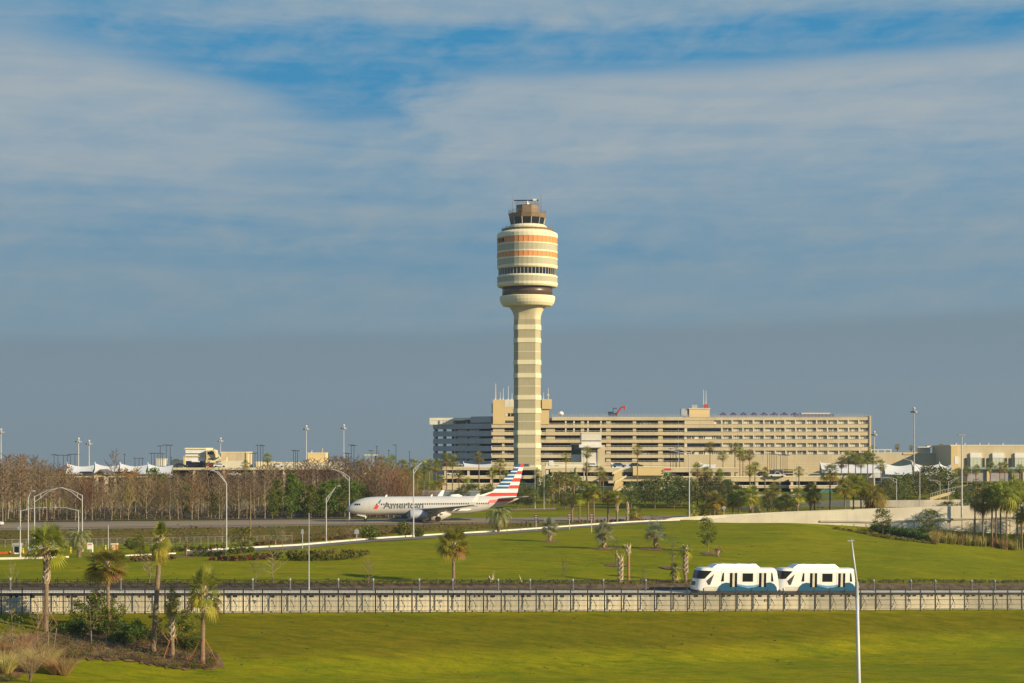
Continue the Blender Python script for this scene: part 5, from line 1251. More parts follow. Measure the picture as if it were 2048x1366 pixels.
palm_fg('foreground palm at the tip of the mulch bed with an open crown', 405, 1329, 1186, 1128, 78, (1226, 1172), .23, 2, seed=7, brace=(2.8, 1.8, 4), crown_kw=dict(lo=-42, hi=80, n=40, yellow=.22, dead=.07, droop=.38))
palm_fg('lone full palm with smooth trunk in the middle of the lawn', 907, 1176, 1092, 1056, 76, (1108, 1090), .20, 0, d=fence_d(907) + 14, seed=8, crown_kw=dict(lo=-30, hi=78, n=46, yellow=.3, dead=.015, droop=.42))
# stubs and half dead palms along the guideway
gd = lambda px, t=13.6: fence_d(px) + t * 1.0575
def stub(label, px, top, r, boots, crown=None, seed=1, spikes=0, tm=TR, t=15.0):
    d = gd(px, t); p = gp(px, d); H = wz(top, d) - p.z; o = thing('palm_stump' if not crown else 'sabal_palm', label, 'palm stump' if not crown else 'palm tree', p)
    mb = palm_trunk(seed, H, r, r, tuple(max(0, wz(y, d) - p.z) for y in boots) if boots else (0, 0)); mb.build('trunk', tm, o)
    if spikes:
        q = MB(); r_ = random.Random(seed)
        for _ in range(spikes):
            th = r_.uniform(0, 6.28); q.tube([(0, 0, H - .1), (math.cos(th) * r_.uniform(.3, .9), math.sin(th) * .5, H + r_.uniform(.6, 1.7))], [.06, .02], 4)
        q.build('frond_stalk', M_boot, o)
    if crown: c = fan_crown(seed, **crown).build('crown', FR, o); c.location = (0, 0, H)
    return o
stub('leafless shaggy palm stump with bare stalks beside the smooth pole stump', 1241, 1124, .28, (1178, 1122), None, 11, 5)
stub('tall smooth orange-brown palm pole with a clipped shaggy head', 1257, 1106, .21, (1112, 1094), None, 12, 6, [M_trunkorange, M_boot])
stub('wilting palm with yellow drooping fronds, second left of the train', 1350, 1140, .27, (1178, 1138), dict(n=16, pet=.6, Rf=.9, lo=-70, hi=85, narrow=.6, droop=1.0, yellow=.6, dead=.2), 13)
stub('small crowned palm with shaggy upper trunk right before the train', 1371, 1100, .25, (1150, 1098), dict(n=14, pet=.7, Rf=.85, lo=-40, hi=60, narrow=.9, droop=.7, yellow=.2), 14)
stub('broken pale palm stump in the dark bed right of the lone palm', 982, 1163, .22, (1178, 1158), None, 15, 4)
stub('tiny dead palm stub with three stalks near the middle of the bed', 1045, 1168, .14, (1178, 1166), None, 16, 3)
p = gp(1436, 300); o = thing('dead_palm', 'dead orange palm fronds poking up behind the train roof', 'palm tree', p); palm_trunk(3, 1.0, .2, .18, (.3, 1.0)).build('trunk', TR, o); c = fan_crown(21, n=9, pet=.4, Rf=.6, lo=10, hi=80, dead=3.0, yellow=0).build('crown', [M_frd, M_fry, M_frd], o); c.location = (0, 0, 1.0)
# silver fan palms on the lawn
for i, (px, py, top, wd, lb) in enumerate(((1100, 1083, 1036, 36, 'silver-green fan palm nearest the road, left of three on the lawn'), (1208, 1098, 1043, 46, 'silver-green fan palm with stakes, middle of three on the lawn'), (1311, 1098, 1044, 50, 'widest silver-green fan palm, right of three on the lawn'))):
    palm_fg(lb, px, py, py - (py - top) * .60, top, wd, (py - 4, py - (py - top) * .55), .23, 0, seed=30 + i, brace=(1.1, 1.3, 3), name='silver_fan_palm', mats=[M_blue, M_olf, M_frd], crown_kw=dict(lo=-45, hi=80, n=36, spread=120, droop=.22, yellow=.15, dead=.03))
def mulch(px, py, rx, ry, label=None):
    d = at_row(px, py, 240); mb = MB(); c = gp(px, d); N = 20; r_ = random.Random(int(px)); ring_ = []
    for j in range(N): th = 6.283 * j / N; q = r_.uniform(.85, 1.15); x, y = c.x + rx * math.cos(th) * q, c.y + ry * math.sin(th) * q; ring_.append((x, y, gz(x, y) + .09))
    for j in range(N): mb.face(((c.x, c.y, c.z + .22), ring_[j], ring_[(j + 1) % N]))
    return mb.build('mulch_ring', M_mulch, kind='structure')
for px, py in ((1100, 1083), (1208, 1098), (1311, 1098), (1421, 1107), (1232, 1130), (1345, 1136), (375, 1114), (1300, 1098)): mulch(px, py, 1.9, 2.6)
# feather palms
for lb, px, py, top, cy, wd, st in (('drooping feather palm with stakes by the entrance gate at left', 158, 1114, 1049, 1073, 50, 2.2), ('drooping feather palm with stakes below the airliner tail', 997, 1064, 1008, 1029, 52, 2.4)):
    p, d = row_pos(px, py, 235); k = d / F; H = (py - cy) * k; o = thing('feather_palm', lb, 'palm tree', p); palm_trunk(px, H, .32, .30, (H * .35, H)).build('trunk', [M_bark, M_boot], o)
    c = feather_crown(px, 36, 2.3).build('crown', [M_olf, M_frd], o); c.location = (0, 0, H); q = wd * k / 2 / 1.75; c.scale = (q, q, q); braces(MB(), 1.9, st, 4, .4).build('brace', M_bark, o)

# ================================================================ shared palm kinds for the middle distance
class PK: pass
pk_full = [fan_crown(40 + i, n=38, pet=1.2, Rf=1.15, lo=-48, hi=80, seg=13, yellow=.32, dead=.03, droop=.45, skirt=1).mesh('crown', FR) for i in range(3)]
pk_wash = [fan_crown(50 + i, n=34, pet=1.2, Rf=1.0, lo=-42, hi=85, seg=11, yellow=.08, dead=.08, droop=.28, skirt=6).mesh('crown', FR) for i in range(3)]
pk_skirt = [fan_crown(60 + i, n=34, pet=1.2, Rf=1.35, lo=-74, hi=78, seg=12, yellow=.30, dead=.05, droop=.95, skirt=8).mesh('crown', FR) for i in range(2)]
pt_smooth = palm_trunk(70, 1.0, .19, .165).mesh('trunk', TR)
pt_thin = palm_trunk(71, 1.0, .20, .15).mesh('trunk', TR)
_ptb = {}
def boot_trunk(H, frac=.55):
    key = (round(H), frac)
    if key not in _ptb: h = float(key[0]); _ptb[key] = palm_trunk(80 + key[0], h, .23, .22, (h * (1 - frac), h)).mesh('trunk', TR)
    return _ptb[key], key[0]
def palm(label, px, base, hub, top, d, kind='full', group=None, trunk='smooth', i=0, grounded=True):
    p = gp(px, d) if grounded else pt(px, base, d); 
    k = d / F; H = max(.8, wz(hub, d) - p.z); cs = (hub - top) * k / 2.05
    o = thing('sabal_palm' if kind != 'wash' else 'fan_palm', label, 'palm tree', p, i * 1.7, group)
    if trunk == 'boots': me, h = boot_trunk(H); link('trunk', me, o, scale=(1, 1, H / max(1, h)))
    else: link('trunk', pt_thin if kind == 'wash' else pt_smooth, o, scale=(1, 1, H))
    me = {'full': pk_full, 'wash': pk_wash, 'skirt': pk_skirt}[kind]; link('crown', me[i % len(me)], o, (0, 0, H), (0, 0, i * 2.1), (cs, cs, cs * (.95 if kind != 'skirt' else 1.0)))
    return o
G1 = 'palms between taxiway and perimeter road'
rows = [(1144, 1052, 995, 982, 'boots'), (1159, 1051, 998, 983, 'smooth'), (1176, 1054, 981, 962, 'smooth'), (1187.5, 1049, 983, 966, 'smooth'), (1216, 1044, 993, 976, 'smooth'), (1234, 1049, 996, 979, 'boots'), (1271, 1049, 1027, 1009, 'boots')]
lb1 = ['shaggy trunked palm, leftmost of the clump between road and taxiway', 'shorter smooth palm just right of the leftmost shaggy one', 'tall pale-trunked palm, highest in the clump by the taxiway', 'slightly thinner palm touching the highest palm by the taxiway', 'smooth palm alone right of the tall pair by the taxiway', 'green round-crowned palm with dark lower trunk by the taxiway', 'squat palm at the right end of the clump by the taxiway']
for i, ((px, b_, h_, t_, tr), lb) in enumerate(zip(rows, lb1)): palm(lb, px, b_, h_, t_, 389 - (i % 2) * 1.5, 'full', G1, tr, i)
p = gp(1255, 388); o = thing('palm_stump', 'crownless pale palm stump pointing up beside the taxiway palms', 'palm stump', p); palm_trunk(91, 4.2, .26, .12, (.4, 4.1)).build('trunk', TR, o)
G2 = 'palms behind the overpass wall'
rows = [(1386, 1023, 1006, 'boots', 'full'), (1406, 1020, 1002, 'boots', 'full'), (1437, 1019, 998, 'boots', 'full'), (1429, 1000, 978, 'smooth', 'full'), (1466, 1001, 982, 'smooth', 'full'), (1479, 997, 975, 'boots', 'full'), (1500, 992, 970, 'boots', 'full'), (1519, 1022, 1008, 'boots', 'full'), (1561, 1006, 990, 'boots', 'full'), (1572, 1002, 982, 'boots', 'full'), (1595, 990, 970, 'boots', 'full'), (1621, 987, 961, 'boots', 'full'), (1629, 990, 972, 'smooth', 'full'),
        (1660, 945, 922, 'smooth', 'full'), (1690, 975, 950, 'smooth', 'full'), (1707, 968, 942, 'smooth', 'full'), (1722, 970, 945, 'smooth', 'full'), (1745, 985, 960, 'smooth', 'skirt'), (1758, 992, 972, 'smooth', 'skirt')]
for i, (px, h_, t_, tr, kd) in enumerate(rows):
    ad = 'tallest palm, standing alone' if px == 1660 else ('shaggy skirted palm' if kd == 'skirt' else ('low palm' if h_ > 1010 else ('tall palm' if h_ < 980 else 'mid-height palm')))
    palm(ad + ' behind the overpass wall, ' + nth(i, len(rows)), px, 1030, h_, t_, 407 + (i * 5 % 7), kd, G2, tr, i)
G3 = 'tall skirted palms before the overpass wall'
for i, (px, b_, h_, t_, lb) in enumerate(((1966, 1092, 1000, 978, 'darkest skirted palm, leftmost before the overpass wall at right'), (1984, 1101, 990, 968, 'yellow-green skirted palm, second before the overpass wall'), (1992, 1102, 985, 962, 'tall skirted palm, third before the overpass wall'), (2001, 1096, 978, 955, 'tall skirted palm, fourth and highest-set before the overpass wall'),
        (2013, 1104, 985, 955, 'broad tall skirted palm, fifth before the overpass wall'), (2044, 1107, 1015, 990, 'palm cut by the right picture edge before the overpass wall'), (2034, 1100, 975, 950, 'tall palm crown above the palm at the right picture edge'), (1950, 1090, 1000, 985, 'smaller dark palm crown left of the skirted group'))):
    d = [376, 374, 373, 378, 372, 377, 381, 383][i]
    o = palm(lb, px, b_, h_, t_, d, 'skirt', G3, 'smooth', i)
    if i in (1, 2, 4): braces(MB(), 2.2, 1.7, 3, i).build('brace', M_stake, o)
# background palms, by stretch
def palm_row(stretch, group, items, kind='wash'):
    items = sorted(items)
    for i, (px, h_, t_, b_, d) in enumerate(items):
        palm('fan palm %s, %s' % (stretch, nth(i, len(items))), px, b_, h_, t_, d, kind, group, 'smooth', i)
palm_row('before the left parking deck', 'palms before the left parking deck', [(762, 925, 909, 990, 560), (768, 938, 925, 990, 540), (782, 925, 907, 990, 565), (805, 932, 916, 1000, 545), (814, 942, 926, 1000, 535), (828, 930, 914, 1000, 560), (835, 945, 930, 1000, 520), (848, 935, 918, 1000, 545), (858, 930, 914, 1000, 566), (872, 932, 914, 1000, 550), (893, 920, 902, 990, 555), (905, 922, 905, 1000, 540), (958, 915, 901, 990, 560), (865, 975, 958, 1005, 480), (880, 962, 946, 1005, 500), (918, 952, 936, 1005, 510), (935, 968, 952, 1005, 500), (1000, 930, 914, 1000, 540), (1012, 952, 938, 1000, 520), (985, 945, 930, 1000, 530)])
palm_row('before the stair tower deck', 'palms before the stair tower deck', [(1075, 948, 935, 1005, 520), (1132, 915, 903, 990, 570), (1174, 905, 890, 990, 560), (1275, 900, 886, 990, 565), (1200, 945, 930, 1000, 540), (1206, 953, 939, 1000, 520), (1395, 940, 922, 1010, 480), (1415, 946, 930, 1010, 490), (1173, 935, 922, 990, 565), (1105, 975, 960, 1010, 470), (1130, 960, 945, 1010, 480), (1118, 955, 940, 1010, 500), (1148, 962, 946, 1010, 490)])
palm_row('below the hotel rooms', 'palms below the hotel rooms', [(1420, 896, 881, 975, 600), (1446, 912, 899, 975, 590), (1470, 897, 883, 975, 600), (1480, 905, 890, 975, 590), (1486, 912, 898, 975, 596), (1499, 910, 896, 975, 602), (1510, 935, 921, 985, 560), (1500, 942, 927, 985, 550), (1598, 943, 930, 985, 560), (1440, 950, 935, 985, 540), (1683, 925, 910, 985, 580), (1697, 915, 898, 985, 590), (1711, 918, 902, 985, 590), (1722, 925, 910, 985, 580), (1735, 916, 900, 985, 596), (1746, 918, 903, 985, 596), (1762, 930, 916, 985, 580), (1530, 945, 932, 985, 560), (1548, 980, 962, 1010, 470), (1535, 990, 974, 1010, 460), (1505, 985, 966, 1015, 440)])
palm_row('below the white window bays', 'palms below the right terminal', [(1917, 945, 933, 975, 600), (1934, 942, 929, 975, 600), (1952, 940, 927, 975, 600), (1981, 934, 921, 975, 600), (2000, 936, 922, 975, 600), (2010, 935, 921, 975, 610), (2027, 950, 938, 980, 580), (2040, 938, 926, 975, 610)])
for i, (px, b_, h_, t_, lb) in enumerate(((1795, 905, 894, 886, 'thin single roof palm on the plain terminal wall'), (1823, 905, 896, 889, 'dark little roof palm left of the high mast'), (1852, 907, 899, 890, 'bushy roof palm left of the roof arbour'), (1882, 903, 895, 886, 'widest roof palm above the roof arbour'), (1745, 906, 897, 888, 'roof palm beside the hotel end wall'))): palm(lb, px, b_, h_, t_, 722, 'wash', 'palms on the terminal roof', 'smooth', i, False)
for i, (px, b_, h_, t_, d, lb) in enumerate(((535, 950, 917, 904, 640, 'lone fan palm above the bare trees near the cream wall'), (491, 955, 929, 918, 640, 'short fan palm before the tan windowless block'), (725, 950, 924, 915, 640, 'small fan palm left of the pale blue cabin'))): palm(lb, px, b_, h_, t_, d, 'wash', 'palms left of the tower', 'smooth', i)
# ================================================================ woods beyond the taxiway
def interp(tab, x):
    for a, b2 in zip(tab, tab[1:]):
        if x <= b2[0]: return _lerp(a[1], b2[1], max(0, (x - a[0]) / (b2[0] - a[0])))
    return tab[-1][1]
TOP = [(-400, 905), (0, 916), (45, 913), (100, 922), (125, 940), (150, 950), (190, 955), (260, 953), (300, 951), (345, 944), (400, 942), (440, 941), (480, 938), (520, 932), (560, 928), (600, 921), (640, 922), (680, 913), (710, 917), (745, 926), (785, 936), (808, 950), (830, 972), (870, 990), (900, 1004)]
bt = []
for i in range(9):
    t_, c_ = bare(200 + i, 14.0, spread=.17 + .03 * (i % 3), limbs=36, r0=.14 + .02 * (i % 2), base=(.30, .15, .38)[i % 3], tw=.030, sub=7)
    bt.append((t_.mesh('trunk', [M_trunkpale if i % 3 else M_bark]), c_.mesh('crown', [M_twig if i % 5 else M_twig2])))
bushy = []
for i in range(4):
    t_, c_ = bare(230 + i, 10.0, spread=.34, limbs=34, r0=.12, base=.10, tw=.030, sub=6, up=1.1)
    bushy.append((t_.mesh('trunk', [M_trunkpale]), c_.mesh('crown', [mat('golden_twigs', (.235, .150, .055), .9, (.17, .10, .045), .8, rand=.3), M_twig, M_twig2, MATS['golden_twigs']][i])))
regions = [(60, 'left of the arched lamp arms'), (170, 'behind the arched lamp arms'), (300, 'before the gabled pavilion and white tents'), (450, 'before the white stair block'), (545, 'around the wooden utility pole'), (700, 'above the green pines'), (1000, 'behind the airliner nose and fuselage')]
rw = random.Random(99); n_w = 0
for row, (off, step) in enumerate(((6, 16), (15, 15), (26, 15), (40, 16), (56, 18))):
    px = -130 + row * 5.0
    while px < 880:
        q = px + rw.uniform(-6, 6); px += step * rw.uniform(.75, 1.3)
        if row >= 3 and 170 < q < 330 and rw.random() < .30: continue
        dn = interp([(a, b2) for a, b2 in tf], q) + off * 1.15 + rw.uniform(-3, 3)
        if row == 0 and 540 < q < 748: continue
        if row == 1 and 535 < q < 748: continue
        top = interp(TOP, q) + rw.uniform(-3, 16) + (12 if row == 0 else 0)
        if row == 1 and rw.random() < .10 and q < 480: top -= 22
        H = (wz(top, dn) - gz(wx(q, dn), dn))
        if H < 3: continue
        reg = [s_ for lim, s_ in regions if q < lim][0]; szw = 'tall' if H > 13.5 else ('mid-sized' if H > 9 else 'short')
        gold = q > 735
        kind = ('bushy golden-brown leafless tree' if gold else 'bare brown cypress tree'); lb = '%s %s %s' % (szw if H > 9 or gold else 'short', ('leafless golden-brown tree' if gold else 'bare brown cypress in the wood'), reg)
        ms = bushy[n_w % 4] if gold or (H < 9 and n_w % 2) else bt[(n_w * 7 + row) % 9]; sc_ = H / (10.0 if ms in bushy else 14.0); ws = sc_ * rw.uniform(.85, 1.15)
        put('bare_tree', lb, 'tree', gp(q, dn), ms, rw.uniform(0, 6.28), (ws, ws, sc_), 'bare trees of the wood ' + reg); n_w += 1
o = put('bare_tree', 'single tall feathery bare cypress standing out against the white tents', 'tree', gp(229, 420), bt[1], 1.0, (.95, .95, (wz(904, 420)) / 14.0))
# thicket along the wood's foot, one loose mass
mb = MB(); r_ = random.Random(5); q = -140
while q < 880:
    for _ in range(2):
        qq = q + r_.uniform(-6, 6); dn = interp([(a, b2) for a, b2 in tf], qq) + r_.uniform(5, 40); c = gp(qq, dn); h = r_.uniform(.5, 2.3)
        cards(mb, c + Vector((0, 0, h * .5)), r_.uniform(.9, 2.2), 26, .22, r_, r_.choice((0, 0, 1, 2, 3)), .6)
    q += 5
tag(mb.build('undergrowth', [M_brownsh, mat('thicket_leaves', (.10, .088, .026), .8, (.07, .06, .02), .8, rand=.3), M_oak, M_rust], kind='stuff'), 'low tangled undergrowth along the foot of the bare wood', 'undergrowth')
mb = MB(); r_ = random.Random(6)
for _ in range(420):
    qq = r_.uniform(-160, 800); dn = interp([(a, b2) for a, b2 in tf], qq) + r_.uniform(60, 105); c = gp(qq, dn); tp = interp(TOP, qq) + r_.uniform(22, 60); h = max(1.5, wz(tp, dn) - c.z); x = Vector((c.x, c.y, c.z - .2))
    mb.tube([x, x + Vector((r_.uniform(-.4, .4), 0, h))], [.11, .03], 3, 0, cap=False)
    for k in range(12):
        s_ = x + Vector((0, 0, h * r_.uniform(.3, .98))); mb.tube([s_, s_ + Vector((r_.uniform(-1.6, 1.6), r_.uniform(-1, 1), r_.uniform(.2, 1.5)))], [.035, .012], 3, 1, cap=False)
tag(mb.build('far_wood', [M_trunkpale, M_twig], kind='stuff'), 'deep background of the bare wood, trunks and twigs beyond counting', 'wood')
# leafy kinds
def leafset(nm, mats, **kw): tb, cb = leafy(**kw); return (tb.mesh('trunk', [kw.pop('bark', M_bark)]), cb.mesh('crown', mats))
pines = [leafset('p', [M_pine, M_leaf], seed=300 + i, H=12, rx=3.6, clear=.16, n_cl=34, per=60, leaf=.34, shape='dome', r0=.2, mix=(1, .35)) for i in range(3)]
oaks = [leafset('o', [M_oak, M_leaf], seed=310 + i, H=9, rx=4.0, clear=.22, n_cl=34, per=54, leaf=.30, shape='round', r0=.2, mix=(1, .3)) for i in range(3)]
mids = [leafset('m', [M_leaf, M_yg], seed=320 + i, H=6, rx=1.9, clear=.24, n_cl=28, per=46, leaf=.16, shape='round', r0=.08, mix=(1, .3)) for i in range(3)]
thin = [leafset('t', [M_oak, M_rust], seed=330 + i, H=5, rx=1.5, clear=.32, n_cl=18, per=16, leaf=.13, shape='round', r0=.06, mix=(1, .2)) for i in range(3)]
bushm = [leafset('b', [M_leaf, M_yg], seed=340 + i, H=2.0, rx=1.3, clear=.08, n_cl=20, per=50, leaf=.15, shape='round', r0=.05, mix=(1, .3)) for i in range(3)]
gpn = 'green pines before the bare wood'
L_ = [(555, 958, 30), (583, 945, 40), (600, 962, 34), (622, 968, 36), (545, 975, 26), (650, 962, 44), (668, 958, 40), (690, 956, 46), (712, 962, 40), (728, 972, 34), (640, 980, 34), (735, 985, 26)]
for i, (px, top, wd) in enumerate(sorted(L_)):
    dd = interp([(a, b2) for a, b2 in tf], px) + 5 + (i * 7 % 13); p = gp(px, dd); H = wz(top, dd) - p.z; k = dd / F
    put('pine_tree', 'bright green pine, %s among the pines before the bare wood' % nth(i, len(L_)), 'tree', p, pines[i % 3], i * 2.0, (wd * k / 6.4, wd * k / 6.4, H / 12), gpn)
L_ = [(1262, 965, 46), (1290, 958, 44), (1310, 955, 46), (1335, 950, 54), (1362, 952, 50), (1385, 958, 46), (1408, 950, 50), (1430, 955, 44), (1452, 962, 40), (1348, 968, 40), (1472, 968, 36)]
for i, (px, top, wd) in enumerate(sorted(L_)):
    dd = 478 + (i * 11 % 22); p = gp(px, dd); H = wz(top, dd) - p.z; k = dd / F
    put('oak_tree', 'dull green oak on the bank below the stair tower deck, %s' % nth(i, len(L_)), 'tree', p, oaks[i % 3], i * 1.3, (wd * k / 6.6, wd * k / 6.6, H / 9), 'oaks below the stair tower deck')
for i, (px, top, wd, dd, kd, lb) in enumerate((
    (1035, 962, 40, 480, 'oak', 'dark shaded tree right behind the airliner tail'), (1060, 972, 36, 476, 'oak', 'dark bushy tree below the tower foot, second right of the tail'), (1090, 950, 40, 500, 'oak', 'dark green tree behind the slim poles right of the tower'),
    (1112, 948, 44, 505, 'oak', 'broad rounded tree before the low white building'), (1150, 945, 44, 505, 'oak', 'broad rounded tree left of the white mast on the deck'), (1190, 965, 40, 500, 'oak', 'rounded tree behind the tall taxiway palms'),
    (925, 972, 34, 470, 'oak', 'dark green tree above the airliner wing tip'), (945, 966, 40, 480, 'oak', 'dark green tree above the airliner rear fuselage'), (975, 968, 36, 478, 'oak', 'dark tree just left of the striped tail'), (905, 985, 24, 460, 'oak', 'small dark bush tree above the airliner antenna dome'),
    (1860, 930, 64, 520, 'oak', 'large leafy tree right of the high mast'), (1892, 935, 60, 525, 'oak', 'large leafy tree left of the white fabric fence'), (1835, 945, 50, 515, 'oak', 'bushy green tree left of the slim white pole'), (1788, 950, 46, 500, 'oak', 'green tree under the white tents at right'), (1810, 948, 44, 505, 'oak', 'green tree directly below the high mast'), (1772, 960, 40, 495, 'oak', 'darker green tree right of the skirted palms'),
    (1960, 962, 60, 500, 'oak', 'pale spreading tree behind the skirted palm group'), (2000, 965, 60, 505, 'oak', 'spreading tree behind the palm crowns at far right'), (1925, 975, 44, 490, 'oak', 'rounded tree above the little footbridge'), (1895, 1002, 44, 415, 'oak', 'dark bush tree rising over the overpass wall'), (1935, 995, 40, 418, 'oak', 'dark leafy bush tree left of the skirted palms over the wall'),
    (1540, 985, 40, 450, 'oak', 'dark shrubby tree behind the wall near two short palms'), (1585, 1000, 30, 440, 'oak', 'low green tree between the palm pairs behind the wall'), (1640, 1000, 34, 470, 'oak', 'low dark hedge tree below the teal openings'), (1130, 985, 34, 470, 'oak', 'bright green young tree below the rounded palms'),
    (307, 935, 50, 455, 'pine', 'dark green pine standing among bare trees left of the white stair block'), (325, 945, 40, 462, 'pine', 'second dark pine among bare trees left of the white stair block'), (286, 955, 34, 450, 'pine', 'small dark pine left of the pine pair among bare trees'),
    (375, 968, 34, 410, 'oak', 'olive tree in the bare wood below the white stair block'), (430, 985, 34, 402, 'oak', 'olive thicket tree behind the tall curved street lamp'), (158, 975, 36, 420, 'oak', 'olive tree in the bare wood below the white tents'))):
    p = gp(px, dd); H = wz(top, dd) - p.z; k = dd / F; ms, h0, w0 = (oaks, 9, 6.6) if kd == 'oak' else (pines, 12, 6.4)
    put('oak_tree' if kd == 'oak' else 'pine_tree', lb, 'tree', p, ms[i % 3], i * 1.1, (wd * k / w0, wd * k / w0, H / h0))
gm_ = [leafset('g', [M_gold, M_yg], seed=350 + i, H=7, rx=3.0, clear=.2, n_cl=24, per=40, leaf=.26, shape='round', r0=.12, mix=(1, .15)) for i in range(2)]
for i, (px, top, wd, lb) in enumerate(((136, 932, 26, 'golden leafed tree at the left end of the white tents'), (246, 939, 34, 'golden leafed tree right of the pavilion gable'), (268, 941, 34, 'second golden leafed tree right of the pavilion gable'), (120, 938, 14, 'small yellow-green tree left of the golden tree'))):
    p = gp(px, 530); H = wz(top, 530) - p.z; k = 530 / F; put('golden_tree', lb, 'tree', p, gm_[i % 2], i, (wd * k / 5.0, wd * k / 5.0, H / 7))
# saplings on the lawns
for i, (px, base, top, wd, ms, h0, w0, lb, near) in enumerate((
    (281, 1120, 1070, 34, mids, 6, 3.0, 'young round-leafed sapling left of the tallest foreground palm', 240), (371, 1113, 1048, 70, thin, 5, 2.8, 'thin grey-green sapling with a pale stem on a mulch ring', 240), (482, 1115, 1052, 46, mids, 6, 3.0, 'dense dark green sapling beside the curved street lamp', 240), (551, 1093, 1052, 46, thin, 5, 2.8, 'thin sapling in the brown bank right of the utility pole', 300),
    (1415, 1106, 1033, 34, mids, 6, 3.0, 'leafy conical sapling on a mulch ring above the train front', 245), (1232, 1132, 1070, 32, thin, 5, 2.8, 'small green sapling above the shaggy palm stump', 245), (1345, 1138, 1066, 32, thin, 5, 2.8, 'thin sapling above the wilting yellow palm', 245),
    (1765, 1070, 1015, 36, mids, 6, 3.0, 'slender sapling with white stem before the overpass shadow', 300), (1857, 1078, 1016, 46, mids, 6, 3.0, 'dense bushy sapling before the overpass wall above the grasses', 300), (1941, 1089, 1042, 44, thin, 5, 2.8, 'sparse yellowing sapling among tall grasses at right', 300), (2038, 1100, 1062, 34, thin, 5, 2.8, 'sparse reddish sapling by the right picture edge', 300),
    (25, 1318, 1215, 60, thin, 5, 2.8, 'grey-green sapling with pale stem at the far left foreground', 175), (183, 1290, 1205, 50, thin, 5, 2.8, 'grey-green staked sapling before the pink bushes', 175), (1306, 1052, 1029, 22, thin, 5, 2.8, 'tiny twiggy sapling where the parapet starts', 330))):
    p, d = row_pos(px, base, near); H = wz(top, d) - p.z; k = d / F
    o = put('sapling', lb, 'tree', p, ms[i % 3], i * 1.9, (wd * k / w0, wd * k / w0, H / h0)); 
    st = MB(); st.tube([(0, -.06, 0), (0, -.06, h0 * .34)], [.085, .075], 6); link('painted_stem', st.mesh('painted_stem', M_greytwig), o)
bl = [bare(260 + i, 5.0, spread=.30, limbs=16, r0=.05, base=.12, tw=.014, sub=5, up=1.6) for i in range(3)]; bl = [(a.mesh('trunk', [M_greytwig]), b2.mesh('crown', [M_greytwig])) for a, b2 in bl]
for i, (px, base, top, wd, lb, near) in enumerate(((22, 1180, 1130, 26, 'pale bare sapling by the leftmost marker post', 215), (512, 1166, 1125, 34, 'pale bare shrub, left one of the pair beyond the guideway', 232), (545, 1166, 1108, 56, 'wider leafing bare shrub, right one of the pair beyond the guideway', 232), (737, 1166, 1122, 40, 'lone bare bush on the lawn edge between two marker posts', 232), (1128, 1168, 1122, 30, 'small withered grey bush beyond the guideway near the middle', 235),
    (300, 1166, 1120, 60, 'thin half-bare shrub behind the tallest foreground palm', 220), (565, 1103, 1050, 26, 'bare twiggy sapling left of the slim white pole', 300), (700, 1092, 1040, 26, 'slim leafless sapling by the street lamp with twin arms', 320), (445, 1085, 1045, 34, 'bare sapling just left of the curved street lamp', 300), (1288, 1168, 1140, 26, 'faint thin bush beside the marker post left of the yellow palm', 240),
    (76, 1285, 1205, 36, 'first of several grey bare stems behind the straw grasses', 175), (97, 1296, 1212, 40, 'bare forked stem beside the leaning white stake', 175), (-300, 1366, 1268, 96, 'spreading bare vase-shaped shrub at the bottom left', 168), (1098, 1006, 975, 44, 'brownish bare bush between two slim poles right of the tail', 440))):
    if px < -100: continue
    p, d = row_pos(px, base, near); H = wz(top, d) - p.z; k = d / F
    put('bare_shrub', lb, 'shrub', p, bl[i % 3], i * 1.3, (wd * k / 2.5, wd * k / 2.5, H / 5.0))
# hedges and shrubs on the lawns
def hedge(label, pts, h, mats, mix, dens=30, leaf=.16, wd=1.2, near=240, name='hedge', blk=True):
    P = [gp(px, at_row(px, py, near)) for px, py in pts]; o = thing(name, label, 'hedge', P[0]); mb = MB(); r_ = random.Random(int(pts[0][0] * 7 + pts[0][1])); sh = MB()
    for a, b2 in zip(P, P[1:]):
        n = max(1, int((b2 - a).length / .8))
        for k in range(n):
            c = a.lerp(b2, (k + r_.random()) / n) - P[0]; hh = h * r_.uniform(.7, 1.15); [cards(mb, c + Vector((r_.uniform(-.4, .4), r_.uniform(-wd, wd) * .5, hh * r_.uniform(.3, .7))), max(.45, hh * .55), dens, leaf * 1.15, r_, r_.choice((0, 0, 0, 1)), .85, mix) for _ in range(4)]
        if blk:
            for k in range(n * 2): c = a.lerp(b2, (k + .5) / (n * 2)) - P[0]; sh.tube([c + Vector((0, 0, -.1)), c + Vector((r_.uniform(-.3, .3), r_.uniform(-.3, .3), h * .7))], [.03, .012], 3)
    mb.build('foliage', mats, o); 
    if blk: sh.build('stem', M_bark, o)
    return o
hedge('low yellow-topped hedge behind the thin grey-green sapling', [(300, 1105), (345, 1103), (400, 1101), (448, 1099)], 1.0, [M_dkgr, M_yg, M_yg], (2, .35))
hedge('dark low hedge running beside the kerb to the curved lamp', [(385, 1114), (430, 1112), (480, 1107), (505, 1103)], 1.0, [M_dkgr, M_leaf, M_yg], (2, .12))
hedge('mixed reddish and green shrub bed below the first kerb end', [(258, 1124), (300, 1123), (345, 1119)], 1.0, [M_brownsh, M_yg, M_rust], (2, .25))
hedge('green and yellow shrub bed under the dense dark sapling', [(420, 1121), (470, 1122), (520, 1119), (556, 1113)], 1.0, [M_rust, M_dkgr, M_yg], (2, .3))
hedge('bright yellow-green clipped shrub row on the middle lawn', [(560, 1119), (610, 1121), (660, 1120), (700, 1117), (722, 1113)], 1.3, [M_yg, M_leaf, M_dkgr], (2, .2), 46)
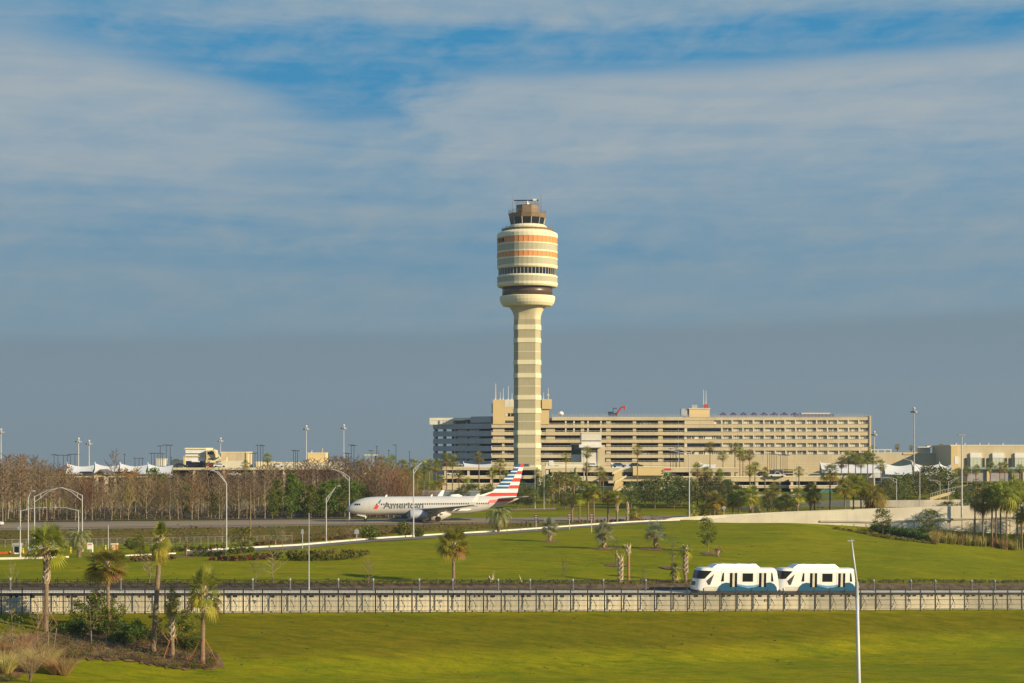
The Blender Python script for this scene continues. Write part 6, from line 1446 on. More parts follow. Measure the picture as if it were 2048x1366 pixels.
hedge('rusty low shrubs behind the yellow-green shrub row', [(570, 1108), (640, 1107), (700, 1106), (738, 1110)], .7, [M_rust, M_brownsh, M_yg], (2, .15))
hedge('rusty low hedge along the outer side of the road kerb', [(505, 1092), (600, 1084), (700, 1075), (760, 1069), (822, 1065)], .8, [M_rust, M_brownsh, M_yg], (2, .12), 26, .14, 1.6, 305)
hedge('dark clipped hedge before the overpass shadow at right', [(1742, 1064), (1790, 1071), (1840, 1079), (1866, 1084)], 1.9, [M_dkgr, M_leaf, M_dkgr], (1, .15), 60, .16, 1.5, 320)
hedge('low rusty ground shrubs along the foot of the overpass wall', [(1668, 1058), (1710, 1064), (1760, 1074), (1820, 1082), (1862, 1088)], .6, [M_rust, M_yg, M_brownsh], (1, .3), 22, .13, 1.2, 320)
for i, (px, base, top, wd, lb) in enumerate(((741, 1079, 1052, 40, 'round green bush, left of three beside the road kerb'), (805, 1073, 1044, 32, 'round green bush, middle of three beside the road kerb'), (839, 1073, 1055, 24, 'small round bush right behind the white lamp base'), (262, 1097, 1076, 30, 'small dark round tree bush left of the young sapling'))):
    p, d = row_pos(px, base, 300 if i < 3 else 270); k = d / F; put('round_bush', lb, 'shrub', p, bushm[i % 3], i, (wd * k / 2.3, wd * k / 2.3, (base - top) * k / 2.0))
# tall grasses by the overpass
gt = [tufts(400 + i, 150, 1.5, 1.9, 0, (1, .45), .35, .03).mesh('tall_grass', [M_straw, M_yg, M_leaf]) for i in range(3)]
gg_ = [tufts(410 + i, 170, 1.6, 1.4, 0, (1, .3), .5, .03).mesh('green_grass', [M_leaf, M_yg]) for i in range(2)]
k = 0; r_ = random.Random(31); items = []
for px, py in ((1862, 1078), (1872, 1083), (1880, 1079), (1888, 1086), (1896, 1080), (1903, 1088), (1911, 1081), (1919, 1089), (1927, 1083), (1934, 1091), (1949, 1092), (1956, 1086), (1964, 1093), (1974, 1091), (2003, 1097), (2024, 1100), (1869, 1088), (1994, 1094)): items.append((px, py))
items.sort()
for i, (px, py) in enumerate(items):
    p, d = row_pos(px, py, 325); o = thing('grass_clump', 'tall straw-tipped grass clump before the overpass wall, %s' % nth(i, len(items)), 'grass clump', p, i * .9, 'tall grasses before the overpass wall'); link('plumes', gt[i % 3], o, scale=(1.1, 1.1, 1.25)); link('leaves', gg_[i % 2], o)
# foreground bed at left: pink bushes, dark shrubs, straw grasses, brown ground shrubs
M_ = M_mulch
bed = MB(); B0 = [(-60, 1272), (60, 1268), (150, 1262), (260, 1258), (340, 1268), (400, 1290), (440, 1312)]; B1 = [(-60, 1376), (40, 1352), (110, 1324), (170, 1318), (260, 1322), (350, 1338), (452, 1338)]
def bandpt(px, py): return gp(px, at_row(px, py, 150), .06)
rows_ = []
for k in range(145):
    f = k / 144 * 6; i = min(5, int(f)); t_ = f - i; a = (_lerp(B0[i][0], B0[i + 1][0], t_), _lerp(B0[i][1], B0[i + 1][1], t_)); b2 = (_lerp(B1[i][0], B1[i + 1][0], t_), _lerp(B1[i][1], B1[i + 1][1], t_)); A_, B_ = bandpt(*a), bandpt(b2[0] + 2 * math.sin(k * .9), b2[1] + 1.6 * math.sin(k * .61) + 1.4 * math.sin(k * 1.37))
    rows_.append([Vector((*(A_.lerp(B_, j / 10)).xy, 0)) for j in range(11)])
for r0, r1 in zip(rows_, rows_[1:]):
    for j in range(10): bed.face([(v.x, v.y, gz(v.x, v.y) + .035) for v in (r0[j], r0[j + 1], r1[j + 1], r1[j])])
bed.build('mulch_bed', M_mulch, kind='structure')
def cloud_bush(name, label, px, py, w_, h, n, per, leaf, mats, mix, seed, near=170, flat=.8, extra=None, stems=6):
    p, d = row_pos(px, py, near); o = thing(name, label, 'shrub', p); r_ = random.Random(seed); mb = MB(); tb = MB()
    for k in range(n):
        th = r_.uniform(0, 6.28); q = r_.random() ** .5; c = Vector((math.cos(th) * w_ / 2 * q, math.sin(th) * w_ * .35 * q, h * r_.uniform(.15, .9) * (1 - .35 * q))); cards(mb, c, r_.uniform(.35, .75) * min(1, h / 1.6), per, leaf, r_, 0, flat, mix)
        if k < stems: tb.tube([(c.x * .3, c.y * .3, -.1), c * .7, c], [.05, .03, .012], 4)
    mb.build('foliage', mats, o); tb.build('stem', [M_greytwig], o)
    if extra:
        e = MB()
        for _ in range(extra):
            th = r_.uniform(0, 6.28); q = r_.uniform(.4, 1.05); c = Vector((math.cos(th) * w_ / 2 * q, math.sin(th) * w_ * .35, h * r_.uniform(.45, 1.05))); cards(e, c, .16, 14, .07, r_)
        e.build('blossom', [M_pink], o)
    return o
MX = [M_leaf, M_yg, M_rust, M_dkgr]
cloud_bush('flowering_bush', 'big pink flowering bush under the yellowing foreground palm', 190, 1262, 6.6, 5.3, 90, 64, .13, [M_leaf, M_rust, M_yg], (2, .30), 51, extra=20, stems=12)
cloud_bush('flowering_bush', 'second pink flowering bush between the two close foreground palms', 352, 1285, 6.4, 5.4, 66, 48, .13, [M_leaf, M_rust, M_yg], (2, .30), 52, extra=16, stems=12)
for i, (px, py, w_, h, lb) in enumerate(((150, 1268, 2.6, 1.7, 'dark glossy shrub mound right of the leftmost palm trunk'), (185, 1262, 3.0, 1.9, 'dark glossy shrub mound under the big pink bush'), (225, 1272, 3.2, 2.0, 'dark glossy shrub mound below the yellowing palm'), (262, 1270, 3.0, 2.0, 'glossy green shrub mound left of the tallest palm trunk'), (285, 1282, 2.6, 1.6, 'glossy green shrub mound touching the tallest palm trunk'), (355, 1296, 2.4, 1.7, 'green shrub mound behind the short drooping palm'), (384, 1300, 2.2, 1.5, 'green shrub mound left of the bed-tip palm'), (246, 1284, 2.6, 1.3, 'lower green shrub mound in the middle of the bed'))):
    cloud_bush('shrub', lb, px, py, w_ * 1.15, h * 1.1, 40, 50, .12, [M_dkgr, M_leaf], (1, .55), 60 + i)
mb = MB(); r_ = random.Random(8)
for _ in range(900):
    f = r_.uniform(.10, .97) * 6; i = min(5, int(f)); t_ = f - i; v = r_.uniform(.14, 1.0) if r_.random() < .8 else r_.uniform(.9, 1.0); px = _lerp(_lerp(B0[i][0], B0[i + 1][0], t_), _lerp(B1[i][0], B1[i + 1][0], t_), v); py = _lerp(_lerp(B0[i][1], B0[i + 1][1], t_), _lerp(B1[i][1], B1[i + 1][1], t_), v)
    if px < 75: continue
    c = bandpt(px, py); cards(mb, c + Vector((0, 0, .28)), r_.uniform(.30, .60), 26, .085, r_, r_.choice((0, 0, 1, 2, 3)), .8)
tag(mb.build('ground_cover', [M_brownsh, M_oak, M_leaf, mat('tan_cover_leaves', (.26, .17, .05), .8, (.19, .12, .04), 1, rand=.2, transl=.3)], kind='stuff'), 'low brown and olive ground shrubs covering the foreground mulch bed', 'ground cover')
sg_ = [tufts(420 + i, 520, .9, 2.0, 0, (1, .12), 1.15, .012).mesh('blades', [M_straw, M_yg]) for i in range(3)]
L_ = [(-20, 1318), (6, 1322), (18, 1302), (38, 1316), (52, 1330), (30, 1336), (72, 1322), (85, 1336), (12, 1346), (62, 1345), (110, 1347), (98, 1330), (128, 1350), (-5, 1300), (45, 1298)]
for i, (px, py) in enumerate(sorted(L_)):
    p, d = row_pos(px, py, 160); o = thing('grass_clump', 'straw coloured grass clump in the bottom left bed, %s' % nth(i, len(L_)), 'grass clump', p, i, 'straw grasses at the bottom left'); link('blades', sg_[i % 3], o, scale=(.85 + .1 * (i % 4),) * 3)
cloud_bush('shrub', 'bright green low bush at the bottom left corner', 15, 1362, 3.0, 1.0, 22, 50, .07, [M_yg, M_leaf], (1, .4), 77, 150)
for i, (px, py, lean, lb) in enumerate(((107, 1297, .35, 'white leaning stake beside the bare forked stem'), (213, 1292, -.05, 'pale upright stake in the middle of the mulch bed'))):
    p, d = row_pos(px, py, 170); o = thing('tree_stake', lb, 'stake', p); mb = MB(); mb.tube([(0, 0, -.1), (lean, 0, 2.3)], .05, 5); mb.build('stake', M_greytwig, o)
# long grass on the embankment and lawn edge
mb = MB(); r_ = random.Random(12)
for _ in range(700):
    px = r_.uniform(-20, 1330); c_ = _ctrl(px); d = _lerp(c_[8][0] + 1, c_[9][0], r_.random() ** .8); c = gp(px, d); h = r_.uniform(.10, .34) * (1.8 if px > 1050 else 1); s_ = Vector((r_.gauss(0, 1), r_.gauss(0, .4), 0)).normalized() * .12; t_ = Vector((r_.uniform(-.15, .15), 0, h)); m = r_.choice((0, 0, 1, 2)); mb.face((c - s_, c + s_, c + s_ * 1.6 + t_, c - s_ * 1.6 + t_), m)
tag(mb.build('bank_grass', [mat('dry_bank_grass', (.120, .080, .020), .9, (.09, .062, .016), 1, rand=.2), M_brownsh, mat('olive_bank_grass', (.075, .064, .014), .9)], kind='stuff'), 'rough brown grass on the bank below the taxiway', 'grass')
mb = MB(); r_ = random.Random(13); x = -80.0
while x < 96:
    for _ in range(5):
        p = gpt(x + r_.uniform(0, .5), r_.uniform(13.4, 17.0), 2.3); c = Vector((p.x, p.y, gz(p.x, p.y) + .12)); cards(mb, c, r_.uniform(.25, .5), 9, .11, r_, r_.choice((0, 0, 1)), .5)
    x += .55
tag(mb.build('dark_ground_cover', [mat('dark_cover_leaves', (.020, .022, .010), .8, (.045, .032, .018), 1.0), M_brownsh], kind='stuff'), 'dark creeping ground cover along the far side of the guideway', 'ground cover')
# palms beyond the right edge, whose shade falls on the overpass wall
for i, px in enumerate((2075, 2105, 2140, 2172, 2210, 2250, 2295)):
    palm('skirted palm beyond the right picture edge, %s' % nth(i, 7), px, 1105, 985 + (i * 13) % 17, 955 + (i * 13) % 17, 374 + (i * 5) % 9, 'skirt', 'palms beyond the right edge', 'smooth', i)

p, d = row_pos(60, 1364, 160); k = d / F; r_ = random.Random(44); tb, cb = MB(), MB(); M_vase = mat('brown_shrub_stem', (.20, .145, .085), .9, (.15, .105, .06), 2)
for j in range(15):
    th = j * 2.4; o_ = Vector((math.cos(th), math.sin(th), 0)); a = o_ * .06; b = o_ * r_.uniform(.5, 1.2) + Vector((0, 0, r_.uniform(1.8, 2.8))); c = b + o_ * r_.uniform(.3, .9) + Vector((0, 0, r_.uniform(1.0, 2.0)))
    tb.tube([a, a.lerp(b, .5) - o_ * .1, b], [.026, .020, .012], 5)
    for q in range(14):
        s_ = a.lerp(b, r_.uniform(.35, 1)) if q < 6 else b.lerp(c, r_.random()); e = s_ + o_ * r_.uniform(.1, .7) + Vector((r_.gauss(0, .3), r_.gauss(0, .3), r_.uniform(.4, 1.2))); cb.tube([s_, e], [.012, .005], 3, cap=False)
    cb.tube([b, c], [.014, .006], 3, cap=False)
put('bare_shrub', 'spreading bare vase-shaped shrub at the bottom left', 'shrub', p, (tb.mesh('stem', M_vase), cb.mesh('crown', M_vase)), names=('stem', 'crown'))

mb = MB(); r_ = random.Random(71)
for _ in range(150):
    px = r_.uniform(-30, 2080); fd = fence_d(px); d = r_.uniform(fd - 34, fd - 3) if r_.random() < .55 else r_.uniform(fd + 20, fd + 90)
    if 450 > px and d < fd: continue
    x, y = wx(px, d), d; c = Vector((x, y, gz(x, y) + .03)); cards(mb, c, r_.uniform(.15, .5), int(r_.uniform(5, 16)), .10, r_, r_.choice((0, 0, 1)), .25)
tag(mb.build('weed_tufts', [mat('weed_leaves', (.045, .06, .012), .8, (.07, .075, .015), 1), M_brownsh], kind='stuff'), 'small dark weed tufts scattered over both lawns', 'weeds')
# ================================================================ lamps, masts, poles
M_pole = mat('white_pole', (.52, .51, .50), .4, (.46, .455, .45), .5, spec=.4)
M_lampgrey = mat('lamp_head_grey', (.36, .36, .37), .5)
M_dkpole = mat('dark_pole', (.04, .045, .055), .6)
def pole_base(name, label, cat, px, base, d, group=None):
    """base None: stands on the ground"""
    return thing(name, label, cat, gp(px, d) if base is None else pt(px, base, d), 0, group)
def lamp(label, px, d, top, arms, r=.13, group='white street lamps', truss=False, base=None, m=None, name='street_lamp'):
    """arms: list of (tip px, tip row, curve)"""
    o = pole_base(name, label, 'street lamp', px, base, d, group); k = d / F; z0 = o.location.z; H = wz(top, d) - z0
    mb = MB(); r *= .80; mb.tube([(0, 0, -.2), (0, 0, H)], [r, r * .62], 8); mb.build('pole', m or M_pole, o); mb = MB(); mb.tube([(0, 0, 0), (0, 0, .5)], [r * 1.9, r * 1.6], 8); mb.build('base_plate', m or M_pole, o)
    for tx, ty, cv in arms:
        T = Vector(((tx - px) * k, 0, wz(ty, d) - z0)); B = Vector((0, 0, H - .1)); mid = B.lerp(T, .55) + Vector((0, 0, cv * abs(T.x)))
        mb = MB(); mb.tube([B, mid, T], [r * .55, r * .45, r * .35], 6)
        if truss: mb.tube([B - Vector((0, 0, .9)), mid - Vector((0, 0, .28)), T], [r * .5, r * .4, r * .3], 6); q = B.lerp(mid, .45); mb.tube([q, q - Vector((0, 0, .75))], r * .35, 5)
        a = mb.build('arm', m or M_pole, o); u = (T - mid).normalized(); sg = 1 if T.x > 0 else -1
        hd = MB(); hd.lathe([(.08, -.09), (.2, -.08), (.22, .02), (.12, .09)], 8); 
        for i, v in enumerate(hd.v): hd.v[i] = (v[0] * 2.0 + T.x + sg * .35, v[1], v[2] + T.z)
        hd.build('lamp_head', M_lampgrey, a)
    return o
lamp('white street lamp with long truss arm, left half of the arch of arms', 69, 290, 992, [(118, 975.5, .06)], .14, truss=True)
lamp('white street lamp with long truss arm, right half of the arch of arms', 164.5, 300, 990, [(125, 975.5, .06)], .14, truss=True)
lamp('shorter white lamp by the kerb at left with arm pointing right', 40.5, 281, 1021, [(84, 1015, .04)], .13)
lamp('shorter white lamp behind the feather palm with arm pointing left', 157, 296, 1020, [(114, 1014.5, .04)], .13)
lamp('white lamp with a short upturned arm just left of the arch', 56.5, 294, 995, [(62, 982, 0)], .13)
lamp('tall white lamp with curved double arm over the bare wood', 453, 303, 966, [(437, 944, .12), (428, 941, .1)], .15)
lamp('white lamp with V-shaped arm in front of the green pines', 652.5, 322, 995, [(673, 972, .0)], .14, truss=True)
lamp('pale lamp with long arm to the left above the green pines', 698.5, 400, 953, [(668, 939, .10)], .15, truss=True)
lamp('tall white lamp crossing the airline name on the airliner', 827, 338, 938, [(845, 923, .02)], .17, truss=True)
lamp('tall white Y-shaped double lamp before the hotel end of the garage', 1378.5, 405, 905, [(1344, 901, -.05), (1362, 872 + 28, 0), (1400, 895, .05)], .19)
lamp('thin pale pole lamp right beside the tower foot', 1070, 480, 925, [(1074, 920, .0)], .10)
lamp('thin pale lamp with short arm left, right of the tower foot', 1088, 470, 945, [(1078, 940, .1)], .11)
lamp('pale lamp with arm to the left behind the overpass, below the white tents', 1793, 450, 958, [(1768, 955, .1)], .15, truss=True)
lamp('pale lamp with arm to the left standing before the large leafy tree', 1880, 470, 963, [(1862, 960, .1)], .13, truss=True)
lamp('pale lamp with arm to the right standing before the large leafy tree', 1897, 475, 963, [(1920, 953, .0)], .13, truss=True)
lamp('slim white lamp with arm up left, rising behind the overpass wall', 1839.5, 405, 936, [(1823, 921, .0), (1812, 918, .1)], .14)
lamp('small white lamp among the palm pairs behind the overpass wall', 1640, 412, 985, [(1655, 973, .0)], .10)
lamp('thin tan lamp pole before the right hotel lattice', 1594, 500, 925, [(1612, 947, .1)], .10)
lamp('white pole lamp by the white fabric fence at far right', 1943, 520, 938, [(1948, 936, 0)], .12)
# plain poles
def mast(label, px, d, top, r, base=None, head=None, m=None, group=None, name='light_mast', cat='light mast'):
    o = pole_base(name, label, cat, px, base, d, group); k = d / F; H = wz(top, d) - o.location.z; r *= .8; mb = MB(); mb.tube([(0, 0, -.2), (0, 0, H)], [r, r * .55], 8); mb.build('pole', m or M_pole, o)
    if head == 'ring':
        w_ = 5.2 * k; mb = MB(); mb.lathe([(w_ * .55, H - .9), (w_ * .6, H - .6), (w_ * .3, H - .3)], 10)
        for j in range(6): th = 6.28 * j / 6; mb.box((w_ * .85 * math.cos(th), w_ * .85 * math.sin(th), H - .85), (.7, .7, .55), rz=th)
        mb.build('lamp_ring', M_lampgrey, o); mb = MB(); mb.lathe([(.4, H - .1), (.5, H + .25), (.25, H + .6)], 10); mb.build('mast_cap', M_pole, o)
    elif head == 'small': mb = MB(); mb.box((0, 0, H + .1), (1.5, .6, .3)); mb.build('lamp_head', M_lampgrey, o)
    return o
for px, top, d, r, hd, lb in ((2, 860, 680, .35, 'ring', 'high light mast at the extreme left edge'), (157, 878.5, 640, .34, 'ring', 'left one of two pale high masts above the white tents'), (178, 883, 650, .34, 'ring', 'right one of two pale high masts above the white tents'), (441, 878, 700, .2, 'ring', 'thin small mast right of the white stair block'),
    (612.5, 853.5, 660, .30, 'ring', 'high mast left of the tan rooftop block'), (687.5, 852, 660, .30, 'ring', 'high mast right of the tan rooftop block'), (1748.5, 865, 660, .34, 'ring', 'high mast right beside the hotel end wall'), (1828, 818, 560, .32, 'ring', 'tallest high mast, in front of the plain terminal wall')):
    mast(lb, px, d, top, r, None, hd, M_pole if px != 1828 else M_grey, 'high light masts')
mast('thick white pole rising from the overpass wall at right', 1923.5, 389.6, 871, .27, 1034, 'small', None, None, 'light_mast')
mast('slim white pole standing at the guideway, right of the shrub bed', 618, fence_d(618) + 6, 1026, .085, 1186, None, None, None, 'slim_pole', 'pole')
mast('short white marker pole behind the yellowing foreground palm', 216.5, 292, 1050, .10, None, None, None, None, 'slim_pole', 'pole')
mast('wooden utility pole between bare wood and curved lamp', 501, 335, 978, .17, None, None, mat('wood_pole', (.25, .18, .10), .9, (.18, .13, .07), 2, stretch=(1, 1, .2)), None, 'utility_pole', 'pole')
mast('pale pole on the parking deck right of the white station block', 1168, 588, 892, .22, 958, None, None, None, 'slim_pole', 'pole')
mast('tan slim pole right of the zigzag stairs', 1327, 560, 910, .13, None, None, M_beige, None, 'slim_pole', 'pole')
mast('dark slim post left behind the hotel palms', 1351, 600, 898, .12, None, 'small', M_dkpole, None, 'slim_pole', 'pole')
# foreground lamp post at right
p = gp(1718.5, 150); d = 150; k = d / F; o = thing('lamp_post', 'tall tapering white lamp post in the right foreground before the train', 'lamp post', pt(1718.8, 1500, d)); o.location.z = p.z
z0 = p.z; H = wz(1080, d) - z0; zj = wz(1165, d) - z0; xt = (1703 - 1718.8) * k; xj = (1713.5 - 1718.8) * k
mb = MB(); mb.tube([(0, 0, -.3), (xj * .15, 0, zj * .4), (xj, 0, zj)], [.19, .165, .135], 16); mb.build('lower_pole', mat('weathered_white', (.60, .59, .57), .35, (.52, .51, .49), .8, spec=.5, streak=.3), o, True)
mb = MB(); mb.tube([(xj, 0, zj - .1), (xt, 0, H)], [.115, .05], 14); mb.build('upper_pole', MATS['weathered_white'], o, True)
mb = MB(); mb.tube([(xj, 0, zj - 1.3), (xj, 0, zj + .05)], .150, 16); mb.box((xj + .16, -.02, zj - .35), (.12, .1, .16)); mb.build('sleeve', M_grey, o)
mb = MB(); mb.box((xt - .18, -.05, H - .06), (.36, .22, .10)); mb.box((xt + .10, .05, H - .03), (.26, .22, .09)); mb.tube([(xt, 0, H - .1), (xt, 0, H + .12)], [.05, .03], 8); mb.build('lamp_head', M_lampgrey, o)
# dark parking lot lamps far off
dl = [(108, 910, 5), (116, 911, 5), (127, 911, 5), (135, 911, 5), (141, 909, 5), (150, 909, 5), (158, 909.5, 3), (249, 909.5, 2), (303, 907, 5), (308.5, 907, 5), (316, 907, 4), (320.5, 892.5, 6), (332.5, 890.5, 6), (340.5, 891, 6), (325, 908, 4), (342.5, 915, 2), (270, 917, 3), (278, 917, 3), (285, 917.5, 3), (500, 906.5, 5), (505, 907, 5), (510, 907, 5), (515.5, 891, 4), (521, 891, 4), (526, 892, 4), (587, 901.5, 4), (591, 902, 4), (595, 902, 4), (692, 907, 5), (697, 907.5, 5), (702.5, 890.5, 6), (708, 891.5, 6), (742, 902, 5), (753.5, 893.5, 2), (777.5, 901.5, 2), (792, 890.5, 5), (819, 904, 1.5),
    (1341, 898, 4), (1346, 903, 4), (1353, 896, 4), (1359, 900, 4)]
dl.sort()
for i, (px, top, w_) in enumerate(dl):
    d = 650 + (i * 13) % 30; o = thing('parking_lamp', 'dark T-shaped parking lamp on the skyline decks, %s' % (nth(i, len(dl)) if i < 23 or i == len(dl) - 1 else nth(len(dl) - 1 - i).replace('from the left', 'from the right').replace('leftmost', 'rightmost')), 'parking lamp', pt(px, 945, d), 0, 'dark parking lamps on the skyline'); k = d / F; H = (945 - top) * k
    mb = MB(); mb.tube([(0, 0, 0), (0, 0, H)], [.13, .09], 5); mb.build('pole', M_dkpole, o); mb = MB(); mb.span(-w_ * k if px != 792 else -w_ * k * 1.3, w_ * k if px != 792 else .1, -.3, .3, H, H + .22); mb.build('lamp_arm', M_dkpole, o)
cl = sorted([(1535, 908), (1539.5, 908), (1543.5, 908), (1548, 909), (1552.5, 909), (1561, 910.5), (1566, 910.5), (1570, 910), (1574, 911)])
for i, (px, top) in enumerate(cl):
    d = 640; o = thing('parking_lamp', 'thin dark lamp in the cluster before the hotel lattice, %s' % nth(i, len(cl)), 'parking lamp', pt(px, 952, d), 0, 'dark lamp cluster before the hotel'); k = d / F; H = (952 - top) * k
    mb = MB(); mb.tube([(0, 0, 0), (0, 0, H)], [.10, .08], 5); mb.build('pole', M_dkpole, o); mb = MB(); mb.span(-5 * k, 5 * k, -.3, .3, H, H + .18); mb.build('lamp_arm', M_dkpole, o)

# ================================================================ signs
M_sign = mat('purple_sign', (.12, .03, .06), .5); M_sback = mat('sign_back', (.33, .36, .40), .5)
M_wtxt = mat('sign_lettering', (.75, .74, .72), .5)
for i, (px, base, top, lb) in enumerate(((1072, 1061, 1029, 'dark purple road sign on a white post, leftmost of three by the road'), (1139, 1058, 1026, 'dark purple road sign on a white post, middle of three by the road'), (1183, 1064, 1026, 'dark purple road sign on a white post, rightmost of three by the road'))):
    p, d = row_pos(px, base, 340); k = d / F; o = thing('road_sign', lb, 'sign', p, 0, 'purple road signs along the perimeter road'); H = (base - top) * k; mb = MB(); mb.tube([(0, 0, -.1), (0, 0, H)], .07, 6); mb.build('post', M_pole, o)
    mb = MB(); mb.span(-.34, .34, -.12, -.072, H - 1.05, H); mb.build('panel', M_sign, o); mb = MB()
    for q in (.18, .5, .8): mb.span(-.24, .24, -.128, -.121, H - q - .08, H - q)
    mb.build('lettering_bar', M_wtxt, o)
for i, (px, base, top, w_, lb, nr) in enumerate(((605, 1097, 1057, 5, 'narrow blue-grey sign back on a white post by the kerb', 300), (713.5, 1082, 1057, 9, 'round-topped blue-grey sign back beside the rusty hedge', 320), (1448, 1030, 1011, 9, 'diamond-shaped grey sign back behind the overpass wall', 398))):
    p, d = (row_pos(px, base, nr) if i < 2 else (gp(px, 404), 404)); k = d / F; o = thing('road_sign', lb, 'sign', p); H = wz(top, d) - p.z; mb = MB(); mb.tube([(0, 0, -.1), (0, 0, H - .2)], .06, 6); mb.build('post', M_pole, o); mb = MB()
    if i == 2: mb.prism([Vector((-.55, 0, H - .55)), Vector((0, 0, H - 1.1)), Vector((.55, 0, H - .55)), Vector((0, 0, H))], (0, -.12, 0), (0, -.065, 0))
    else: w2 = w_ * k / 2; mb.prism([Vector((-w2, 0, H - 1.0)), Vector((w2, 0, H - 1.0)), Vector((w2, 0, H - .3)), Vector((0, 0, H)), Vector((-w2, 0, H - .3))], (0, -.12, 0), (0, -.065, 0))
    mb.build('panel', M_sback, o)

# ================================================================ entrance gate things at left
def gate_thing(name, label, cat, px, base, near=284): p, d = row_pos(px, base, near); return thing(name, label, cat, p), d / F
M_yb = mat('yellow_bollard', (.66, .50, .03), .5); M_or = mat('orange_plastic', (.70, .13, .03), .6)
for px, base, top, lb in ((46, 1107, 1096, 'yellow bollard beside the dark guard booth'), (71, 1107, 1094, 'yellow bollard behind the truss arm lamp'), (141, 1106, 1094, 'yellow bollard left of the feather palm'), (211, 1100, 1090, 'yellow bollard left of the orange cabin')):
    o, k = gate_thing('bollard', lb, 'bollard', px, base); h = (base - top) * k; mb = MB(); mb.lathe([(.16, -.1), (.16, h * .93), (.10, h)], 10); mb.build('post', M_yb, o); mb = MB(); mb.lathe([(.165, h * .7), (.165, h * .8)], 10, cap=False); mb.build('band', M_dark, o)
o, k = gate_thing('guard_booth', 'dark grey guard booth by the entrance gate at left', 'booth', 34, 1107)
mb = MB(); mb.span(-.62, .52, 0, 1.2, 0, 1.35); mb.build('wall', M_slate, o); mb = MB(); mb.span(-.75, .65, -.12, 1.35, 1.355, 1.72); mb.build('roof', M_grey, o); mb = MB(); mb.span(-.42, .35, -.03, -.004, .2, 1.2); mb.build('dark_window', M_glass, o); mb = MB(); mb.span(-.40, .2, -.3, -.04, -.05, .14); mb.build('step', M_white, o)
o, k = gate_thing('equipment_cabinet', 'pale blue-grey equipment cabinet between the bollards', 'cabinet', 62, 1107); mb = MB(); mb.span(-.42, .42, 0, .7, 0, .72); mb.build('housing', mat('cabinet_blue_grey', (.30, .36, .36), .6), o); mb = MB(); mb.span(-.5, .5, -.06, .76, .724, .80); mb.build('lid', M_grey, o)
for i, (px, h, lb) in enumerate(((4, .35, 'low orange barrier section at the far left edge'), (14, .40, 'low orange barrier right of the edge one'), (24, .22, 'flat orange barrier piece before the guard booth'), (53, .22, 'flat orange barrier piece right of the yellow bollard'))):
    o, k = gate_thing('barrier', lb, 'barrier', px, 1107.5, 282); mb = MB(); mb.prism([Vector((-.42, 0, 0)), Vector((.42, 0, 0)), Vector((.38, 0, h)), Vector((-.38, 0, h))], (0, -.2, 0), (0, .2, 0)); mb.build('body', M_or if i != 1 else M_or, o); mb = MB(); mb.span(.43, .55, -.1, .1, 0, h * 1.1); mb.build('foot', M_white, o)
for i, (px, w_, h, lb) in enumerate(((80, 1.0, .6, 'white notice board on legs, leftmost behind the gate palm'), (104, .6, .6, 'white notice board on legs, second, partly behind the palm'), (114, .9, .55, 'greyish notice board on legs, third'), (125, .8, .6, 'white notice board on legs, fourth, left of the feather palm'), (180, .9, 1.1, 'white notice board behind the feather palm fronds'))):
    o, k = gate_thing('notice_board', lb, 'notice board', px, 1106, 290); mb = MB(); mb.span(-w_ / 2, w_ / 2, -.06, 0, .65, .65 + h); mb.build('panel', M_white, o); mb = MB()
    mb.tube([(0, .05, 0), (0, .05, .9)], .04, 5); mb.build('leg', M_grey, o); mb = MB(); mb.span(-w_ * .35, w_ * .35, -.07, -.062, .65 + h * .62, .65 + h * .82); mb.build('red_heading', mat('faded_red', (.60, .22, .20), .7), o)
o, k = gate_thing('portable_toilet', 'orange portable toilet with pale roof by the chain fence', 'portable toilet', 228, 1100, 288); mb = MB(); mb.span(-.5, .5, 0, 1.0, 0, .95); mb.build('cabin', mat('orange_cabin', (.55, .20, .04), .6), o); mb = MB(); mb.span(-.54, .54, -.04, 1.04, .955, 1.12); mb.build('roof', M_pale, o); mb = MB(); mb.span(-.32, .2, -.03, -.004, .05, .85); mb.build('door', M_tan, o)
o, k = gate_thing('gate_post', 'white gate post right of the feather palm', 'post', 185, 1104, 288); mb = MB(); mb.lathe([(.12, 0), (.12, 1.25), (.09, 1.3)], 8); mb.build('shaft', M_white, o)
o, k = gate_thing('sign_plate', 'dark blue plate on the kerb lamp at left', 'sign', 39, 1060, 330); o.location = pt(39.5, 1056, 280.6); mb = MB(); mb.span(-.30, .30, -.16, -.12, -.22, .22); mb.build('panel', M_sback, o)
# chain link fence behind the gate
cf = thing('chain_fence', 'thin grey chain link fence across the bank at left', 'fence', gp(60, 309)); mb = MB(); mr = MB(); prev = None; L = cf.location
for i in range(0, 47):
    px = -60 + i * 14; dd = 309 + max(0, px) * .023; c = gp(px, dd) - L; mp_ = MB(); mp_.tube([c, c + Vector((0, 0, 1.5))], .03, 5); mp_.build('post', M_grey, cf)
    if prev: mr.tube([prev + Vector((0, 0, 1.48)), c + Vector((0, 0, 1.48))], .022, 4); [mb.tube([prev + Vector((0, .02, z)), c + Vector((0, .02, z))], .008, 3) for z in (.3, .6, .9, 1.2)]
    prev = c
mb.build('mesh_panel', M_grey, cf); mr.build('rail', M_grey, cf)
